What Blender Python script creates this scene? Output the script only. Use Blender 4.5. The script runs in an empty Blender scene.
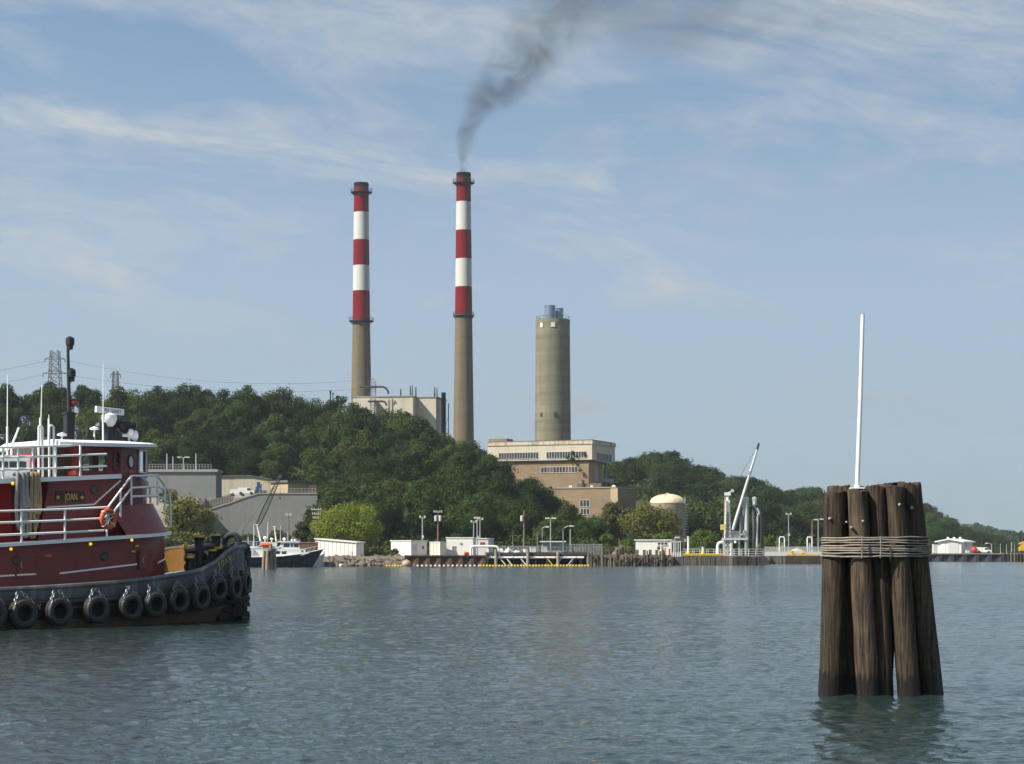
import bpy, bmesh, math, random
import numpy as np
from mathutils import Vector, Matrix

S = bpy.context.scene
COL = S.collection
R = math.radians
random.seed(7)
rng = np.random.default_rng(7)
F, CX, HY, CH = 2000.0, 512.0, 551.0, 2.35      # focal length in pixels, principal column, horizon row, eye height


def W(px, py, d):
    """point at distance d that shows at pixel px, py"""
    return Vector(((px - CX) / F * d, d, CH + (HY - py) / F * d))


def XW(px, d):
    return (px - CX) / F * d


def ZW(py, d):
    return CH + (HY - py) / F * d


# ------------------------------------------------------------------ tagging
def tag(o, label=None, cat=None, group=None, kind=None):
    if label: o['label'] = label
    if cat: o['category'] = cat
    if group: o['group'] = group
    if kind: o['kind'] = kind
    return o


def thing(name, label, cat, loc=(0, 0, 0), rotz=0.0, group=None):
    o = bpy.data.objects.new(name, None)
    o.empty_display_size = 0.3
    COL.objects.link(o)
    o.location = loc
    o.rotation_euler = (0, 0, rotz)
    return tag(o, label, cat, group)


def copy_tree(o, parent=None):
    c = o.copy()
    COL.objects.link(c)
    c.parent = parent
    for ch in list(o.children):
        copy_tree(ch, c)
    return c


# ------------------------------------------------------------------ mesh builder
class MB:
    def __init__(s, smooth=None):
        s.v, s.f, s.mi, s.mats, s.cur = [], [], [], [], 0
        s.smooth = smooth

    def m(s, mat):
        if mat not in s.mats: s.mats.append(mat)
        s.cur = s.mats.index(mat)
        return s

    def add(s, vs, fs):
        b = len(s.v)
        s.v.extend([tuple(v) for v in vs])
        for f in fs:
            s.f.append(tuple(b + i for i in f))
            s.mi.append(s.cur)
        return s

    def box(s, c, size, rz=0.0, M=None):
        x, y, z = size[0] / 2, size[1] / 2, size[2] / 2
        vs = [Vector((a * x, b * y, d * z)) for d in (-1, 1) for b in (-1, 1) for a in (-1, 1)]
        if M is None:
            M = Matrix.Rotation(rz, 3, 'Z')
        c = Vector(c)
        vs = [M @ v + c for v in vs]
        return s.add(vs, [(0, 2, 3, 1), (4, 5, 7, 6), (0, 1, 5, 4), (2, 6, 7, 3), (0, 4, 6, 2), (1, 3, 7, 5)])

    def bar(s, a, b, w, h=None):
        """square bar from a to b"""
        a, b = Vector(a), Vector(b)
        d = b - a
        L = d.length
        if L < 1e-6: return s
        q = d.to_track_quat('Z', 'Y').to_matrix()
        return s.box((a + b) / 2, (w, h or w, L), M=q)

    def prism(s, poly, z0, z1, fn=None):
        """vertical prism over a 2D polygon (ccw); z0/z1 numbers or per-vertex lists"""
        n = len(poly)
        za = z0 if isinstance(z0, (list, tuple)) else [z0] * n
        zb = z1 if isinstance(z1, (list, tuple)) else [z1] * n
        vs = [Vector((p[0], p[1], za[i])) for i, p in enumerate(poly)] + [Vector((p[0], p[1], zb[i])) for i, p in enumerate(poly)]
        fs = [tuple(range(n - 1, -1, -1)), tuple(range(n, 2 * n))]
        for i in range(n):
            j = (i + 1) % n
            fs.append((i, j, n + j, n + i))
        return s.add(vs, fs)

    def slab(s, pts, t):
        """polygon of 3D points given thickness vector t"""
        n = len(pts)
        t = Vector(t)
        pts = [Vector(p) for p in pts]
        vs = pts + [p + t for p in pts]
        fs = [tuple(range(n - 1, -1, -1)), tuple(range(n, 2 * n))]
        for i in range(n):
            j = (i + 1) % n
            fs.append((i, j, n + j, n + i))
        return s.add(vs, fs)

    def tube(s, pts, r, n=8, caps=True, closed=False):
        pts = [Vector(p) for p in pts]
        k = len(pts)
        rs = r if isinstance(r, (list, tuple)) else [r] * k
        vs, up = [], None
        for i, p in enumerate(pts):
            if closed:
                d = pts[(i + 1) % k] - pts[i - 1]
            else:
                d = pts[min(i + 1, k - 1)] - pts[max(i - 1, 0)]
            if d.length < 1e-9: d = Vector((0, 0, 1))
            d.normalize()
            if up is None:
                up = Vector((0, 0, 1)) if abs(d.z) < 0.9 else Vector((1, 0, 0))
            x = up.cross(d)
            if x.length < 1e-4: x = Vector((0, 1, 0)).cross(d)
            x.normalize()
            y = d.cross(x)
            up = y
            for j in range(n):
                a = 2 * math.pi * j / n
                vs.append(p + (x * math.cos(a) + y * math.sin(a)) * rs[i])
        fs = []
        for i in range(k if closed else k - 1):
            i2 = (i + 1) % k
            for j in range(n):
                j2 = (j + 1) % n
                fs.append((i * n + j, i * n + j2, i2 * n + j2, i2 * n + j))
        if caps and not closed:
            fs.append(tuple(range(n - 1, -1, -1)))
            fs.append(tuple((k - 1) * n + j for j in range(n)))
        return s.add(vs, fs)

    def cyl(s, a, b, r, r2=None, n=16):
        return s.tube([a, b], [r, r if r2 is None else r2], n)

    def lathe(s, prof, c=(0, 0, 0), n=24, sx=1.0, sy=1.0, M=None):
        c = Vector(c)
        vs, fs = [], []
        for r, z in prof:
            for j in range(n):
                a = 2 * math.pi * j / n
                p = Vector((r * math.cos(a) * sx, r * math.sin(a) * sy, z))
                vs.append((M @ p if M else p) + c)
        for i in range(len(prof) - 1):
            for j in range(n):
                j2 = (j + 1) % n
                fs.append((i * n + j, i * n + j2, (i + 1) * n + j2, (i + 1) * n + j))
        if prof[0][0] > 1e-6: fs.append(tuple(range(n - 1, -1, -1)))
        if prof[-1][0] > 1e-6: fs.append(tuple((len(prof) - 1) * n + j for j in range(n)))
        return s.add(vs, fs)

    def torus(s, c, axis, R0, r, n=28, k=12):
        q = Vector(axis).to_track_quat('Z', 'Y').to_matrix()
        c = Vector(c)
        pts = [c + q @ Vector((math.cos(2 * math.pi * i / n) * R0, math.sin(2 * math.pi * i / n) * R0, 0)) for i in range(n)]
        return s.tube(pts, r, k, closed=True)

    def ball(s, c, r, n=12, k=8, sz=1.0):
        prof = [(r * math.sin(math.pi * i / k), -r * sz * math.cos(math.pi * i / k)) for i in range(k + 1)]
        prof[0] = (1e-7, prof[0][1]); prof[-1] = (1e-7, prof[-1][1])
        return s.lathe(prof, c, n)

    def grid(s, rows):
        """rows of equally many points"""
        nr, nc = len(rows), len(rows[0])
        vs = [p for r in rows for p in r]
        fs = [(i * nc + j, i * nc + j + 1, (i + 1) * nc + j + 1, (i + 1) * nc + j) for i in range(nr - 1) for j in range(nc - 1)]
        return s.add(vs, fs)

    def build(s, name, mat=None, parent=None, sharp=35, offset=None):
        me = bpy.data.meshes.new(name)
        v = s.v
        if offset is not None:
            v = [(a[0] - offset[0], a[1] - offset[1], a[2] - offset[2]) for a in v]
        me.from_pydata(v, [], s.f)
        mats = s.mats if s.mats else [mat]
        for mm in mats:
            me.materials.append(mm)
        if len(mats) > 1:
            me.polygons.foreach_set('material_index', s.mi)
        me.polygons.foreach_set('use_smooth', [True] * len(s.f))
        bm = bmesh.new(); bm.from_mesh(me)
        bmesh.ops.recalc_face_normals(bm, faces=bm.faces)
        bm.to_mesh(me); bm.free()
        me.set_sharp_from_angle(angle=R(sharp))
        me.update()
        o = bpy.data.objects.new(name, me)
        COL.objects.link(o)
        if parent is not None: o.parent = parent
        return o


def fast_mesh(name, V, Q, mat, smooth=False):
    """numpy vertices (n,3) and faces (m,k) of equal size"""
    me = bpy.data.meshes.new(name)
    n, (m, k) = len(V), Q.shape
    me.vertices.add(n)
    me.vertices.foreach_set('co', np.ascontiguousarray(V, dtype=np.float32).ravel())
    me.loops.add(m * k)
    me.loops.foreach_set('vertex_index', np.ascontiguousarray(Q, dtype=np.int32).ravel())
    me.polygons.add(m)
    me.polygons.foreach_set('loop_start', np.arange(0, m * k, k, dtype=np.int32))
    me.polygons.foreach_set('loop_total', np.full(m, k, dtype=np.int32))
    me.polygons.foreach_set('use_smooth', np.full(m, smooth))
    me.materials.append(mat)
    me.update(calc_edges=True)
    me.validate()
    return me


def link(name, me, parent=None):
    o = bpy.data.objects.new(name, me)
    COL.objects.link(o)
    if parent is not None: o.parent = parent
    return o


# ------------------------------------------------------------------ node helpers
class NT:
    def __init__(s, nt):
        s.nt = nt

    def n(s, t, ins=None, **props):
        nd = s.nt.nodes.new('ShaderNode' + t)
        for k, v in props.items(): setattr(nd, k, v)
        for k, v in (ins or {}).items():
            s.set(nd.inputs[k], v)
        return nd

    def set(s, sock, v):
        if isinstance(v, bpy.types.NodeSocket):
            s.nt.links.new(v, sock)
        elif isinstance(v, bpy.types.Node):
            s.nt.links.new(v.outputs[0], sock)
        else:
            if hasattr(sock.default_value, '__len__') and not hasattr(v, '__len__'):
                v = [v] * len(sock.default_value)
            if hasattr(v, '__len__') and hasattr(sock.default_value, '__len__') and len(sock.default_value) == 4 and len(v) == 3:
                v = tuple(v) + (1,)
            sock.default_value = v

    def math(s, op, a, b=0.0, c=None, clamp=False):
        ins = {0: a, 1: b}
        if c is not None: ins[2] = c
        return s.n('Math', ins, operation=op, use_clamp=clamp).outputs[0]

    def vmath(s, op, a, b=(0, 0, 0), sc=None):
        ins = {0: a, 1: b}
        nd = s.n('VectorMath', ins, operation=op)
        if sc is not None: s.set(nd.inputs['Scale'], sc)
        return nd.outputs[1] if op in ('LENGTH', 'DOT_PRODUCT', 'DISTANCE') else nd.outputs[0]

    def noise(s, vec, scale, detail=3, rough=0.55, dist=0.0, dim='3D'):
        return s.n('TexNoise', {'Vector': vec, 'Scale': scale, 'Detail': detail, 'Roughness': rough, 'Distortion': dist}, noise_dimensions=dim).outputs[0]

    def mapr(s, v, a, b, c=0.0, d=1.0, smooth=False):
        return s.n('MapRange', {0: v, 1: a, 2: b, 3: c, 4: d}, interpolation_type='SMOOTHSTEP' if smooth else 'LINEAR').outputs[0]

    def mix(s, f, a, b, mode='MIX'):
        nd = s.nt.nodes.new('ShaderNodeMix')
        nd.data_type = 'RGBA'; nd.blend_type = mode
        s.set(nd.inputs[0], f); s.set(nd.inputs[6], a); s.set(nd.inputs[7], b)
        return nd.outputs[2]

    def scalevec(s, v, sc):
        return s.vmath('MULTIPLY', v, sc)


def newmat(name):
    m = bpy.data.materials.new(name)
    m.use_nodes = True
    m.node_tree.nodes.clear()
    t = NT(m.node_tree)
    out = m.node_tree.nodes.new('ShaderNodeOutputMaterial')
    return m, t, out


_mc = {}


def mat(name, col, rough=0.6, var=0.12, scale=1.5, streak=0.0, dirt=(0.05, 0.045, 0.035), metal=0.0, bump=0.0, sscale=3.0, patch=0.0, spec=0.5, emit=None):
    """paint, steel, concrete: base colour broken up by noise, blotches and run-off streaks"""
    if name in _mc: return _mc[name]
    m, t, out = newmat(name)
    tc = t.n('TexCoord').outputs['Object']
    n1 = t.noise(tc, scale, 4, 0.6)
    n2 = t.noise(tc, scale * 7.3, 3, 0.6)
    f = t.math('ADD', t.math('MULTIPLY', n1, 0.65), t.math('MULTIPLY', n2, 0.35))
    k = t.mapr(f, 0.3, 0.7, 1 - var, 1 + var)
    c = t.vmath('SCALE', tuple(col), sc=k)
    if patch:
        pn = t.mapr(t.noise(tc, scale * 0.6, 5, 0.65), 0.52, 0.68, 0, patch)
        c = t.mix(pn, c, tuple(dirt))
    if streak:
        sv = t.scalevec(tc, (sscale, sscale, sscale * 0.07))
        sn = t.mapr(t.noise(sv, 1.0, 4, 0.6), 0.5, 0.75, 0, streak)
        c = t.mix(sn, c, tuple(dirt))
    b = t.n('BsdfPrincipled', {'Base Color': c, 'Roughness': t.mapr(n2, 0.3, 0.7, max(rough - .08, .02), min(rough + .08, 1)), 'Metallic': metal, 'Specular IOR Level': spec})
    if bump:
        bn = t.n('Bump', {'Height': f, 'Strength': bump, 'Distance': 0.05})
        t.set(b.inputs['Normal'], bn.outputs[0])
    if emit:
        t.set(b.inputs['Emission Color'], emit[:3]); t.set(b.inputs['Emission Strength'], emit[3])
    t.set(out.inputs[0], b.outputs[0])
    _mc[name] = m
    return m


# ------------------------------------------------------------------ render, camera, light
S.render.engine = 'CYCLES'
S.cycles.use_denoising = True
try:
    S.cycles.denoiser = 'OPENIMAGEDENOISE'
except Exception:
    pass
S.cycles.max_bounces = 6
S.cycles.diffuse_bounces = 2
S.cycles.glossy_bounces = 3
S.cycles.transmission_bounces = 4
S.cycles.transparent_max_bounces = 8
S.cycles.volume_bounces = 0
S.cycles.caustics_reflective = False
S.cycles.caustics_refractive = False
S.cycles.use_adaptive_sampling = False
S.view_settings.view_transform = 'Standard'
S.view_settings.look = 'None'
S.view_settings.gamma = 1.0
S.view_settings.exposure = 0.6

cam = bpy.data.cameras.new('camera')
cam.sensor_width = 36.0
cam.lens = F / 1024 * 36
cam.shift_y = (HY - 382.0) / 1024
cam.clip_start = 0.1
cam.clip_end = 20000
co = bpy.data.objects.new('camera', cam)
COL.objects.link(co)
co.location = (0, 0, CH)
co.rotation_euler = (R(90), 0, 0)
S.camera = co

SUN_EL = R(43)
SUN_D = Vector((-math.sin(R(63)) * math.cos(SUN_EL), -math.cos(R(63)) * math.cos(SUN_EL), math.sin(SUN_EL)))
sl = bpy.data.lights.new('sun', 'SUN')
sl.energy = 5.0
sl.angle = R(0.5)
sl.color = (1.0, 0.93, 0.82)
so = bpy.data.objects.new('sun', sl)
COL.objects.link(so)
so.rotation_euler = SUN_D.to_track_quat('Z', 'Y').to_euler()
so.location = (-50, -20, 80)

wd = bpy.data.worlds.new('World')
S.world = wd
wd.use_nodes = True
wd.node_tree.nodes.clear()
t = NT(wd.node_tree)
wo = wd.node_tree.nodes.new('ShaderNodeOutputWorld')
d = t.vmath('NORMALIZE', t.n('TexCoord').outputs['Generated'])
sp = t.n('SeparateXYZ', {0: d})
x, y, z = sp.outputs
zl = t.math('MAXIMUM', z, 0.0)
az = t.math('ARCTAN2', x, y)
# the clear sky, looked up somewhat higher than the eye looks: the deep dry-day blue comes down low
zz = t.math('MULTIPLY_ADD', zl, 2.0, 0.07)
sv = t.vmath('NORMALIZE', t.n('CombineXYZ', {0: x, 1: y, 2: zz}))
sky = t.n('TexSky', {'Vector': sv}, sky_type='NISHITA', sun_disc=False, sun_elevation=SUN_EL,
          sun_rotation=math.atan2(SUN_D.x, SUN_D.y), air_density=1.0, dust_density=0.6, ozone_density=2.2).outputs[0]
# cirrus veil: long streaks, fibrous detail, thicker low down
u = t.math('MULTIPLY', az, 1.0)
v = t.math('ADD', z, t.math('MULTIPLY', az, 0.10))
wv = t.n('CombineXYZ', {0: t.math('MULTIPLY', u, 5.0), 1: t.math('MULTIPLY', v, 22.0), 2: 0.0}).outputs[0]
warp = t.n('TexNoise', {'Vector': wv, 'Scale': 0.7, 'Detail': 3.0}).outputs[1]
wv2 = t.vmath('ADD', wv, t.vmath('SCALE', t.vmath('SUBTRACT', warp, (0.5, 0.5, 0.5)), sc=1.6))
veil = t.noise(wv2, 0.9, 6, 0.55)
fib = t.n('CombineXYZ', {0: t.math('MULTIPLY', t.math('ADD', az, t.math('MULTIPLY', z, -0.7)), 14.0), 1: t.math('MULTIPLY', t.math('ADD', z, t.math('MULTIPLY', az, 0.25)), 26.0), 2: 3.7}).outputs[0]
fib2 = t.vmath('ADD', fib, t.vmath('SCALE', t.vmath('SUBTRACT', warp, (0.5, 0.5, 0.5)), sc=2.4))
wisp = t.noise(fib2, 0.8, 8, 0.62)
fine = t.noise(t.scalevec(fib2, (1.0, 2.2, 1.0)), 2.6, 8, 0.66, 0.3)
fm = t.mapr(fine, 0.3, 0.7, 0.72, 1.28)
c1 = t.math('MULTIPLY', t.mapr(veil, 0.32, 0.66, 0.12, 0.70, True), fm)
c2 = t.math('MULTIPLY', t.math('MULTIPLY', t.mapr(wisp, 0.50, 0.76, 0.0, 0.75, True), t.mapr(veil, 0.36, 0.56, 0.15, 1.0, True)), fm)
low = t.math('MULTIPLY', t.mapr(z, 0.0, 0.27, 0.86, 0.12), t.mapr(fine, 0.3, 0.7, 0.93, 1.07))
cl = t.math('ADD', t.math('MAXIMUM', c1, low), t.math('MULTIPLY', c2, 0.6), clamp=True)
cloudc = t.mix(t.mapr(z, 0.0, 0.16, 0, 1, True), (2.2, 2.48, 2.68), (3.7, 4.02, 4.28))
skyc = t.mix(cl, t.vmath('MULTIPLY', sky, (0.95, 1.18, 1.17)), cloudc)
bg = t.n('Background', {'Color': skyc, 'Strength': 0.096})
t.set(wo.inputs[0], bg.outputs[0])

# haze: one closed box of pale air round everything
m, t, out = newmat('haze_air')
pv = t.n('VolumePrincipled', {'Color': (0.84, 0.92, 0.98), 'Density': 0.00011, 'Anisotropy': 0.25})
t.set(out.inputs['Volume'], pv.outputs[0])
hb = MB().box((0, 0, 0), (9000, 9000, 266))
ho = hb.build('haze', m)
ho.location = (0, 0, 127)
tag(ho, 'thin pale blue summer haze over the harbour', 'haze', kind='stuff')
# ================================================================== water
def build_water():
    ang_f = np.linspace(R(-18), R(18), 640)
    ang_c = np.linspace(R(18), R(342), 40)[1:-1]
    ang = np.concatenate([ang_f, ang_c])
    rad = np.concatenate([np.geomspace(2.0, 15.0, 14), np.geomspace(15.0, 260.0, 1350)[1:], np.geomspace(260.0, 4300.0, 40)[1:]])
    nr, na = len(rad), len(ang)
    A, Rr = np.meshgrid(ang, rad)
    X = np.sin(A) * Rr
    Y = np.cos(A) * Rr
    sp = np.gradient(rad)[:, None] * np.ones((1, na))
    lat = np.where(np.arange(na)[None, :] < 640, Rr * (R(36) / 640), Rr * 0.15)
    sp = np.maximum(sp, lat)
    Z = np.zeros_like(X)
    g = np.random.default_rng(11)
    lam = np.geomspace(0.14, 1.35, 80)
    wind = R(200)
    for L in lam:
        th = wind + g.normal(0, R(38))
        k = 2 * math.pi / L
        a = 0.0245 * L / (2 * math.pi) * float(np.interp(L, [0.15, 0.22, 0.6, 1.0, 1.7], [0.9, 1.0, 0.95, 0.5, 0.3]))
        fade = np.clip((L / sp - 2.2) / 2.0, 0, 1)
        ph = g.uniform(0, 6.28)
        arg = k * (X * math.cos(th) + Y * math.sin(th)) + ph
        arg = arg + 0.9 * np.sin(k * 0.13 * (X * math.sin(th + 1) + Y * math.cos(th * 2)) + ph * 3)
        Z += a * fade * np.sin(arg)
    # gusts: calmer and rougher lanes
    gust = 0.85 + 0.3 * np.sin(X * 0.11 + 1.3 * np.sin(Y * 0.05)) * np.sin(Y * 0.083 + np.sin(X * 0.06))
    Z *= gust
    V = np.stack([X, Y, Z], -1).reshape(-1, 3)
    idx = np.arange(nr * na).reshape(nr, na)
    nx = np.roll(idx, -1, axis=1)
    Q = np.stack([idx[:-1], nx[:-1], nx[1:], idx[1:]], -1).reshape(-1, 4)[:, ::-1]
    m, t, out = newmat('harbour_water')
    tc = t.n('TexCoord').outputs['Object']
    cd = t.n('CameraData').outputs['View Distance'] if False else None
    w1 = t.scalevec(tc, (0.55, 1.0, 1.0))
    n1 = t.noise(w1, 7.0, 4, 0.6, 0.3)
    n2 = t.noise(t.scalevec(tc, (0.5, 1.0, 1.0)), 1.6, 4, 0.6, 0.4)
    n3 = t.noise(t.scalevec(tc, (0.4, 1.0, 1.0)), 0.06, 3, 0.5, 0.2)
    h = t.math('ADD', t.math('MULTIPLY', n1, 0.035), t.math('MULTIPLY', n2, 0.11))
    bstr = t.mapr(n3, 0.35, 0.65, 0.55, 1.0)
    bp = t.n('Bump', {'Height': h, 'Strength': bstr, 'Distance': 1.0})
    # where the ripples are finer than the mesh can carry, their slopes are scattered point by point
    dist = t.vmath('LENGTH', tc)
    far = t.mapr(dist, 25.0, 150.0, 0.0, 1.0, True)
    jit = t.n('TexNoise', {'Vector': t.scalevec(tc, (0.45, 1.0, 1.0)), 'Scale': 2.3, 'Detail': 4.0, 'Roughness': 0.7}).outputs[1]
    jv = t.vmath('MULTIPLY', t.vmath('SUBTRACT', jit, (0.5, 0.5, 0.5)), (1.0, 1.0, 0.0))
    jv = t.vmath('SCALE', jv, sc=t.math('MULTIPLY', far, t.math('MULTIPLY', t.mapr(n3, 0.35, 0.65, 0.8, 1.2), 0.85)))
    nrm = t.vmath('NORMALIZE', t.vmath('ADD', bp.outputs[0], jv))
    murk = t.mix(t.noise(tc, 0.15, 3), (0.014, 0.028, 0.027), (0.022, 0.039, 0.035))
    b = t.n('BsdfPrincipled', {'Base Color': murk, 'Roughness': t.mapr(far, 0, 1, 0.05, 0.12), 'IOR': 1.333, 'Normal': nrm})
    t.set(out.inputs[0], b.outputs[0])
    me = fast_mesh('water', V, Q, m, True)
    bm = bmesh.new(); bm.from_mesh(me); bm.verts.ensure_lookup_table()
    bm.faces.new([bm.verts[i] for i in range(na)])
    bm.to_mesh(me); bm.free()
    o = link('water', me)
    tag(o, 'dark rippled harbour water', 'water', kind='structure')


build_water()

# ================================================================== terrain
def itp(tab, x):
    return np.interp(x, [a for a, _ in tab], [b for _, b in tab])


SHORE = [(-300, 300), (250, 304), (330, 309), (400, 314), (404, 313), (485, 313), (487, 334), (587, 334), (590, 316), (668, 316),
         (672, 336), (764, 338), (768, 363), (826, 365), (840, 420), (925, 447), (1024, 450), (1060, 462), (1085, 800), (1120, 1150), (1300, 1400)]
L_TOP = [(-300, 394), (-100, 392), (0, 390), (40, 388), (60, 391), (100, 390), (130, 388), (160, 388), (200, 387), (250, 386), (275, 388), (290, 393), (320, 399), (340, 407), (380, 411),
         (420, 421), (450, 432), (480, 443), (500, 455), (520, 466), (540, 478), (560, 494), (580, 510), (600, 526), (625, 548)]
L_D = [(-300, 490), (300, 480), (340, 470), (400, 450), (450, 430), (500, 415), (540, 400), (580, 390), (620, 380)]
L_FOOT = [(-300, 400), (120, 405), (150, 440), (318, 440), (326, 385), (345, 356), (620, 352)]
R_TOP = [(540, 478), (600, 464), (615, 458), (630, 456), (645, 452), (660, 451), (690, 454), (720, 463), (750, 474), (780, 482), (800, 485), (830, 488), (850, 490), (880, 491), (925, 498), (940, 507),
         (955, 514), (965, 523), (980, 531), (995, 540), (1010, 547), (1040, 552)]
R_D = [(540, 640), (700, 640), (780, 700), (850, 780), (925, 880), (980, 950), (1040, 1000)]
R_FOOT = [(540, 420), (620, 420), (750, 440), (850, 520), (925, 600), (980, 700), (1040, 800)]
F_TOP = [(860, 534), (940, 531), (955, 528), (975, 526.5), (985, 529), (1005, 532), (1024, 535), (1060, 539), (1120, 543), (1260, 548)]


def tree_h(px):
    return np.interp(px, [-300, 90, 150, 400, 540, 620], [15.0, 14.5, 12.3, 12.0, 10.0, 6.0])


def sstep(t):
    t = np.clip(t, 0, 1)
    return t * t * (3 - 2 * t)


def ground_z(px, D):
    base = np.full_like(D, 1.45)
    # left hill
    Dc = itp(L_D, px); Df = itp(L_FOOT, px)
    zc = np.maximum((HY - itp(L_TOP, px)) / F * Dc + CH - tree_h(px), 1.45)
    zc = np.where((px > 625), 1.45, zc)
    plat = np.where(px < 120, sstep((px + 60) / 180) * 8, 13.0) * (px < 318.5)
    front = sstep((D - 350) / 47) * np.where(px < 205, 1.0, 0.0) + np.where((px >= 205) & (D > 399), 1.0, 0.0)
    pb = np.maximum(1.45, plat * np.clip(front, 0, 1))
    up = pb + (np.maximum(zc, pb) - pb) * sstep((D - Df) / (Dc - Df))
    back = zc + (9.0 - zc) * sstep((D - Dc - 15) / 110)
    zl = np.where(D < Dc, up, np.maximum(back, 1.45))
    zl = np.where(px > 625, 1.45, zl)
    # ridge behind the dock
    Dc = itp(R_D, px); Df = itp(R_FOOT, px)
    zc = np.maximum((HY - itp(R_TOP, px)) / F * Dc + CH - 12.5, 1.45)
    zc = np.where((px < 540) | (px > 1040), 1.45, zc)
    up = 1.45 + (zc - 1.45) * sstep((D - Df) / (Dc - Df))
    zr = np.where(D < Dc, up, np.maximum(1.45, zc + (4.0 - zc) * sstep((D - Dc - 20) / 200)))
    # far shore
    zc = np.where(px > 850, (HY - itp(F_TOP, px)) / F * 1750 + CH - 9.0, 1.45)
    zf = 1.45 + (np.maximum(zc, 1.45) - 1.45) * sstep((D - 1350) / 400) * (1 - 0.5 * sstep((D - 1800) / 400))
    return np.maximum(np.maximum(zl, zr), np.maximum(zf, base))


def build_ground():
    px = np.concatenate([np.arange(-300, 1300, 5.0)])
    dd = np.concatenate([[0.0, 0.02], np.arange(6, 330, 9.0), np.arange(340, 800, 22.0), np.arange(850, 1900, 60.0)])
    PX, T = np.meshgrid(px, dd)
    D = itp(SHORE, PX) + T
    Z = ground_z(PX, D)
    bump = 0.5 * np.sin(PX * 0.31 + D * 0.13) + 0.4 * np.sin(PX * 0.17 - D * 0.21)
    Z = Z + np.where((Z > 3.5) & (D > 445), bump, 0)
    Z[0] = -2.0
    X = (PX - CX) / F * D
    V = np.stack([X, D, Z], -1).reshape(-1, 3)
    nr, nc = PX.shape
    idx = np.arange(nr * nc).reshape(nr, nc)
    Q = np.stack([idx[:-1, :-1], idx[:-1, 1:], idx[1:, 1:], idx[1:, :-1]], -1).reshape(-1, 4)
    m, t, out = newmat('hillside_ground')
    tc = t.n('TexCoord').outputs['Object']
    z = t.n('SeparateXYZ', {0: tc}).outputs[2]
    n = t.noise(tc, 0.12, 5, 0.6)
    n2 = t.noise(tc, 0.9, 4, 0.6)
    grass = t.mix(t.mapr(n2, 0.35, 0.65), (0.028, 0.042, 0.014), (0.07, 0.075, 0.03))
    yard = t.mix(t.mapr(n, 0.35, 0.65), (0.17, 0.155, 0.13), (0.25, 0.225, 0.185))
    yy = t.n('SeparateXYZ', {0: tc}).outputs[1]
    f = t.math('MULTIPLY', t.mapr(z, 2.0, 4.5), t.mapr(yy, 398.0, 404.0))
    c = t.mix(f, yard, grass)
    b = t.n('BsdfPrincipled', {'Base Color': c, 'Roughness': 0.95, 'Specular IOR Level': 0.1})
    t.set(out.inputs[0], b.outputs[0])
    o = link('ground', fast_mesh('ground', V, Q, m, True))
    tag(o, 'earth of the shore and the wooded hills', 'ground', kind='structure')


build_ground()


# ================================================================== trees
def leaf_mat(name, dark, light, rnd=0.42, lobe=0.45, yellow=(0.095, 0.09, 0.025), yel=0.42):
    m, t, out = newmat(name)
    tc = t.n('TexCoord').outputs['Object']
    oi = t.n('ObjectInfo').outputs['Random']
    n1 = t.noise(tc, lobe, 2, 0.5)
    n2 = t.noise(tc, 3.0, 2, 0.5)
    f = t.mapr(t.math('ADD', t.math('MULTIPLY', n1, 0.6), t.math('MULTIPLY', n2, 0.4)), 0.35, 0.65)
    c = t.mix(f, dark, light)
    hv = t.math('FRACT', t.math('MULTIPLY', oi, 7.31))
    c = t.mix(t.mapr(hv, 0.55, 1.0, 0.0, yel), c, yellow)
    c = t.vmath('SCALE', c, sc=t.mapr(oi, 0, 1, 1 - rnd, 1 + rnd))
    df = t.n('BsdfPrincipled', {'Base Color': c, 'Roughness': 0.9, 'Specular IOR Level': 0.04})
    tr = t.n('BsdfTranslucent', {'Color': t.vmath('SCALE', c, sc=1.1)})
    ms = t.n('MixShader', {0: 0.18, 1: df.outputs[0], 2: tr.outputs[0]})
    t.set(out.inputs[0], ms.outputs[0])
    return m


BARK = mat('tree_bark', (0.085, 0.07, 0.055), 0.9, 0.25, 2.0, bump=0.4)
LEAF_HILL = leaf_mat('hill_leaves', (0.020, 0.043, 0.011), (0.052, 0.082, 0.021))
LEAF_FAR = leaf_mat('ridge_leaves', (0.018, 0.040, 0.012), (0.040, 0.068, 0.021))
LEAF_YEL = leaf_mat('yellow_green_leaves', (0.115, 0.152, 0.018), (0.225, 0.258, 0.032), 0.05, yel=0.0)
LEAF_OLIVE = leaf_mat('olive_leaves', (0.082, 0.095, 0.022), (0.15, 0.152, 0.04), 0.12, yel=0.3)
LEAF_BUSH = leaf_mat('bush_leaves', (0.055, 0.10, 0.018), (0.115, 0.16, 0.03), 0.15, yel=0.2)
LEAF_SHRUB = leaf_mat('shrub_leaves', (0.028, 0.052, 0.018), (0.06, 0.09, 0.03), 0.2)


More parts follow.
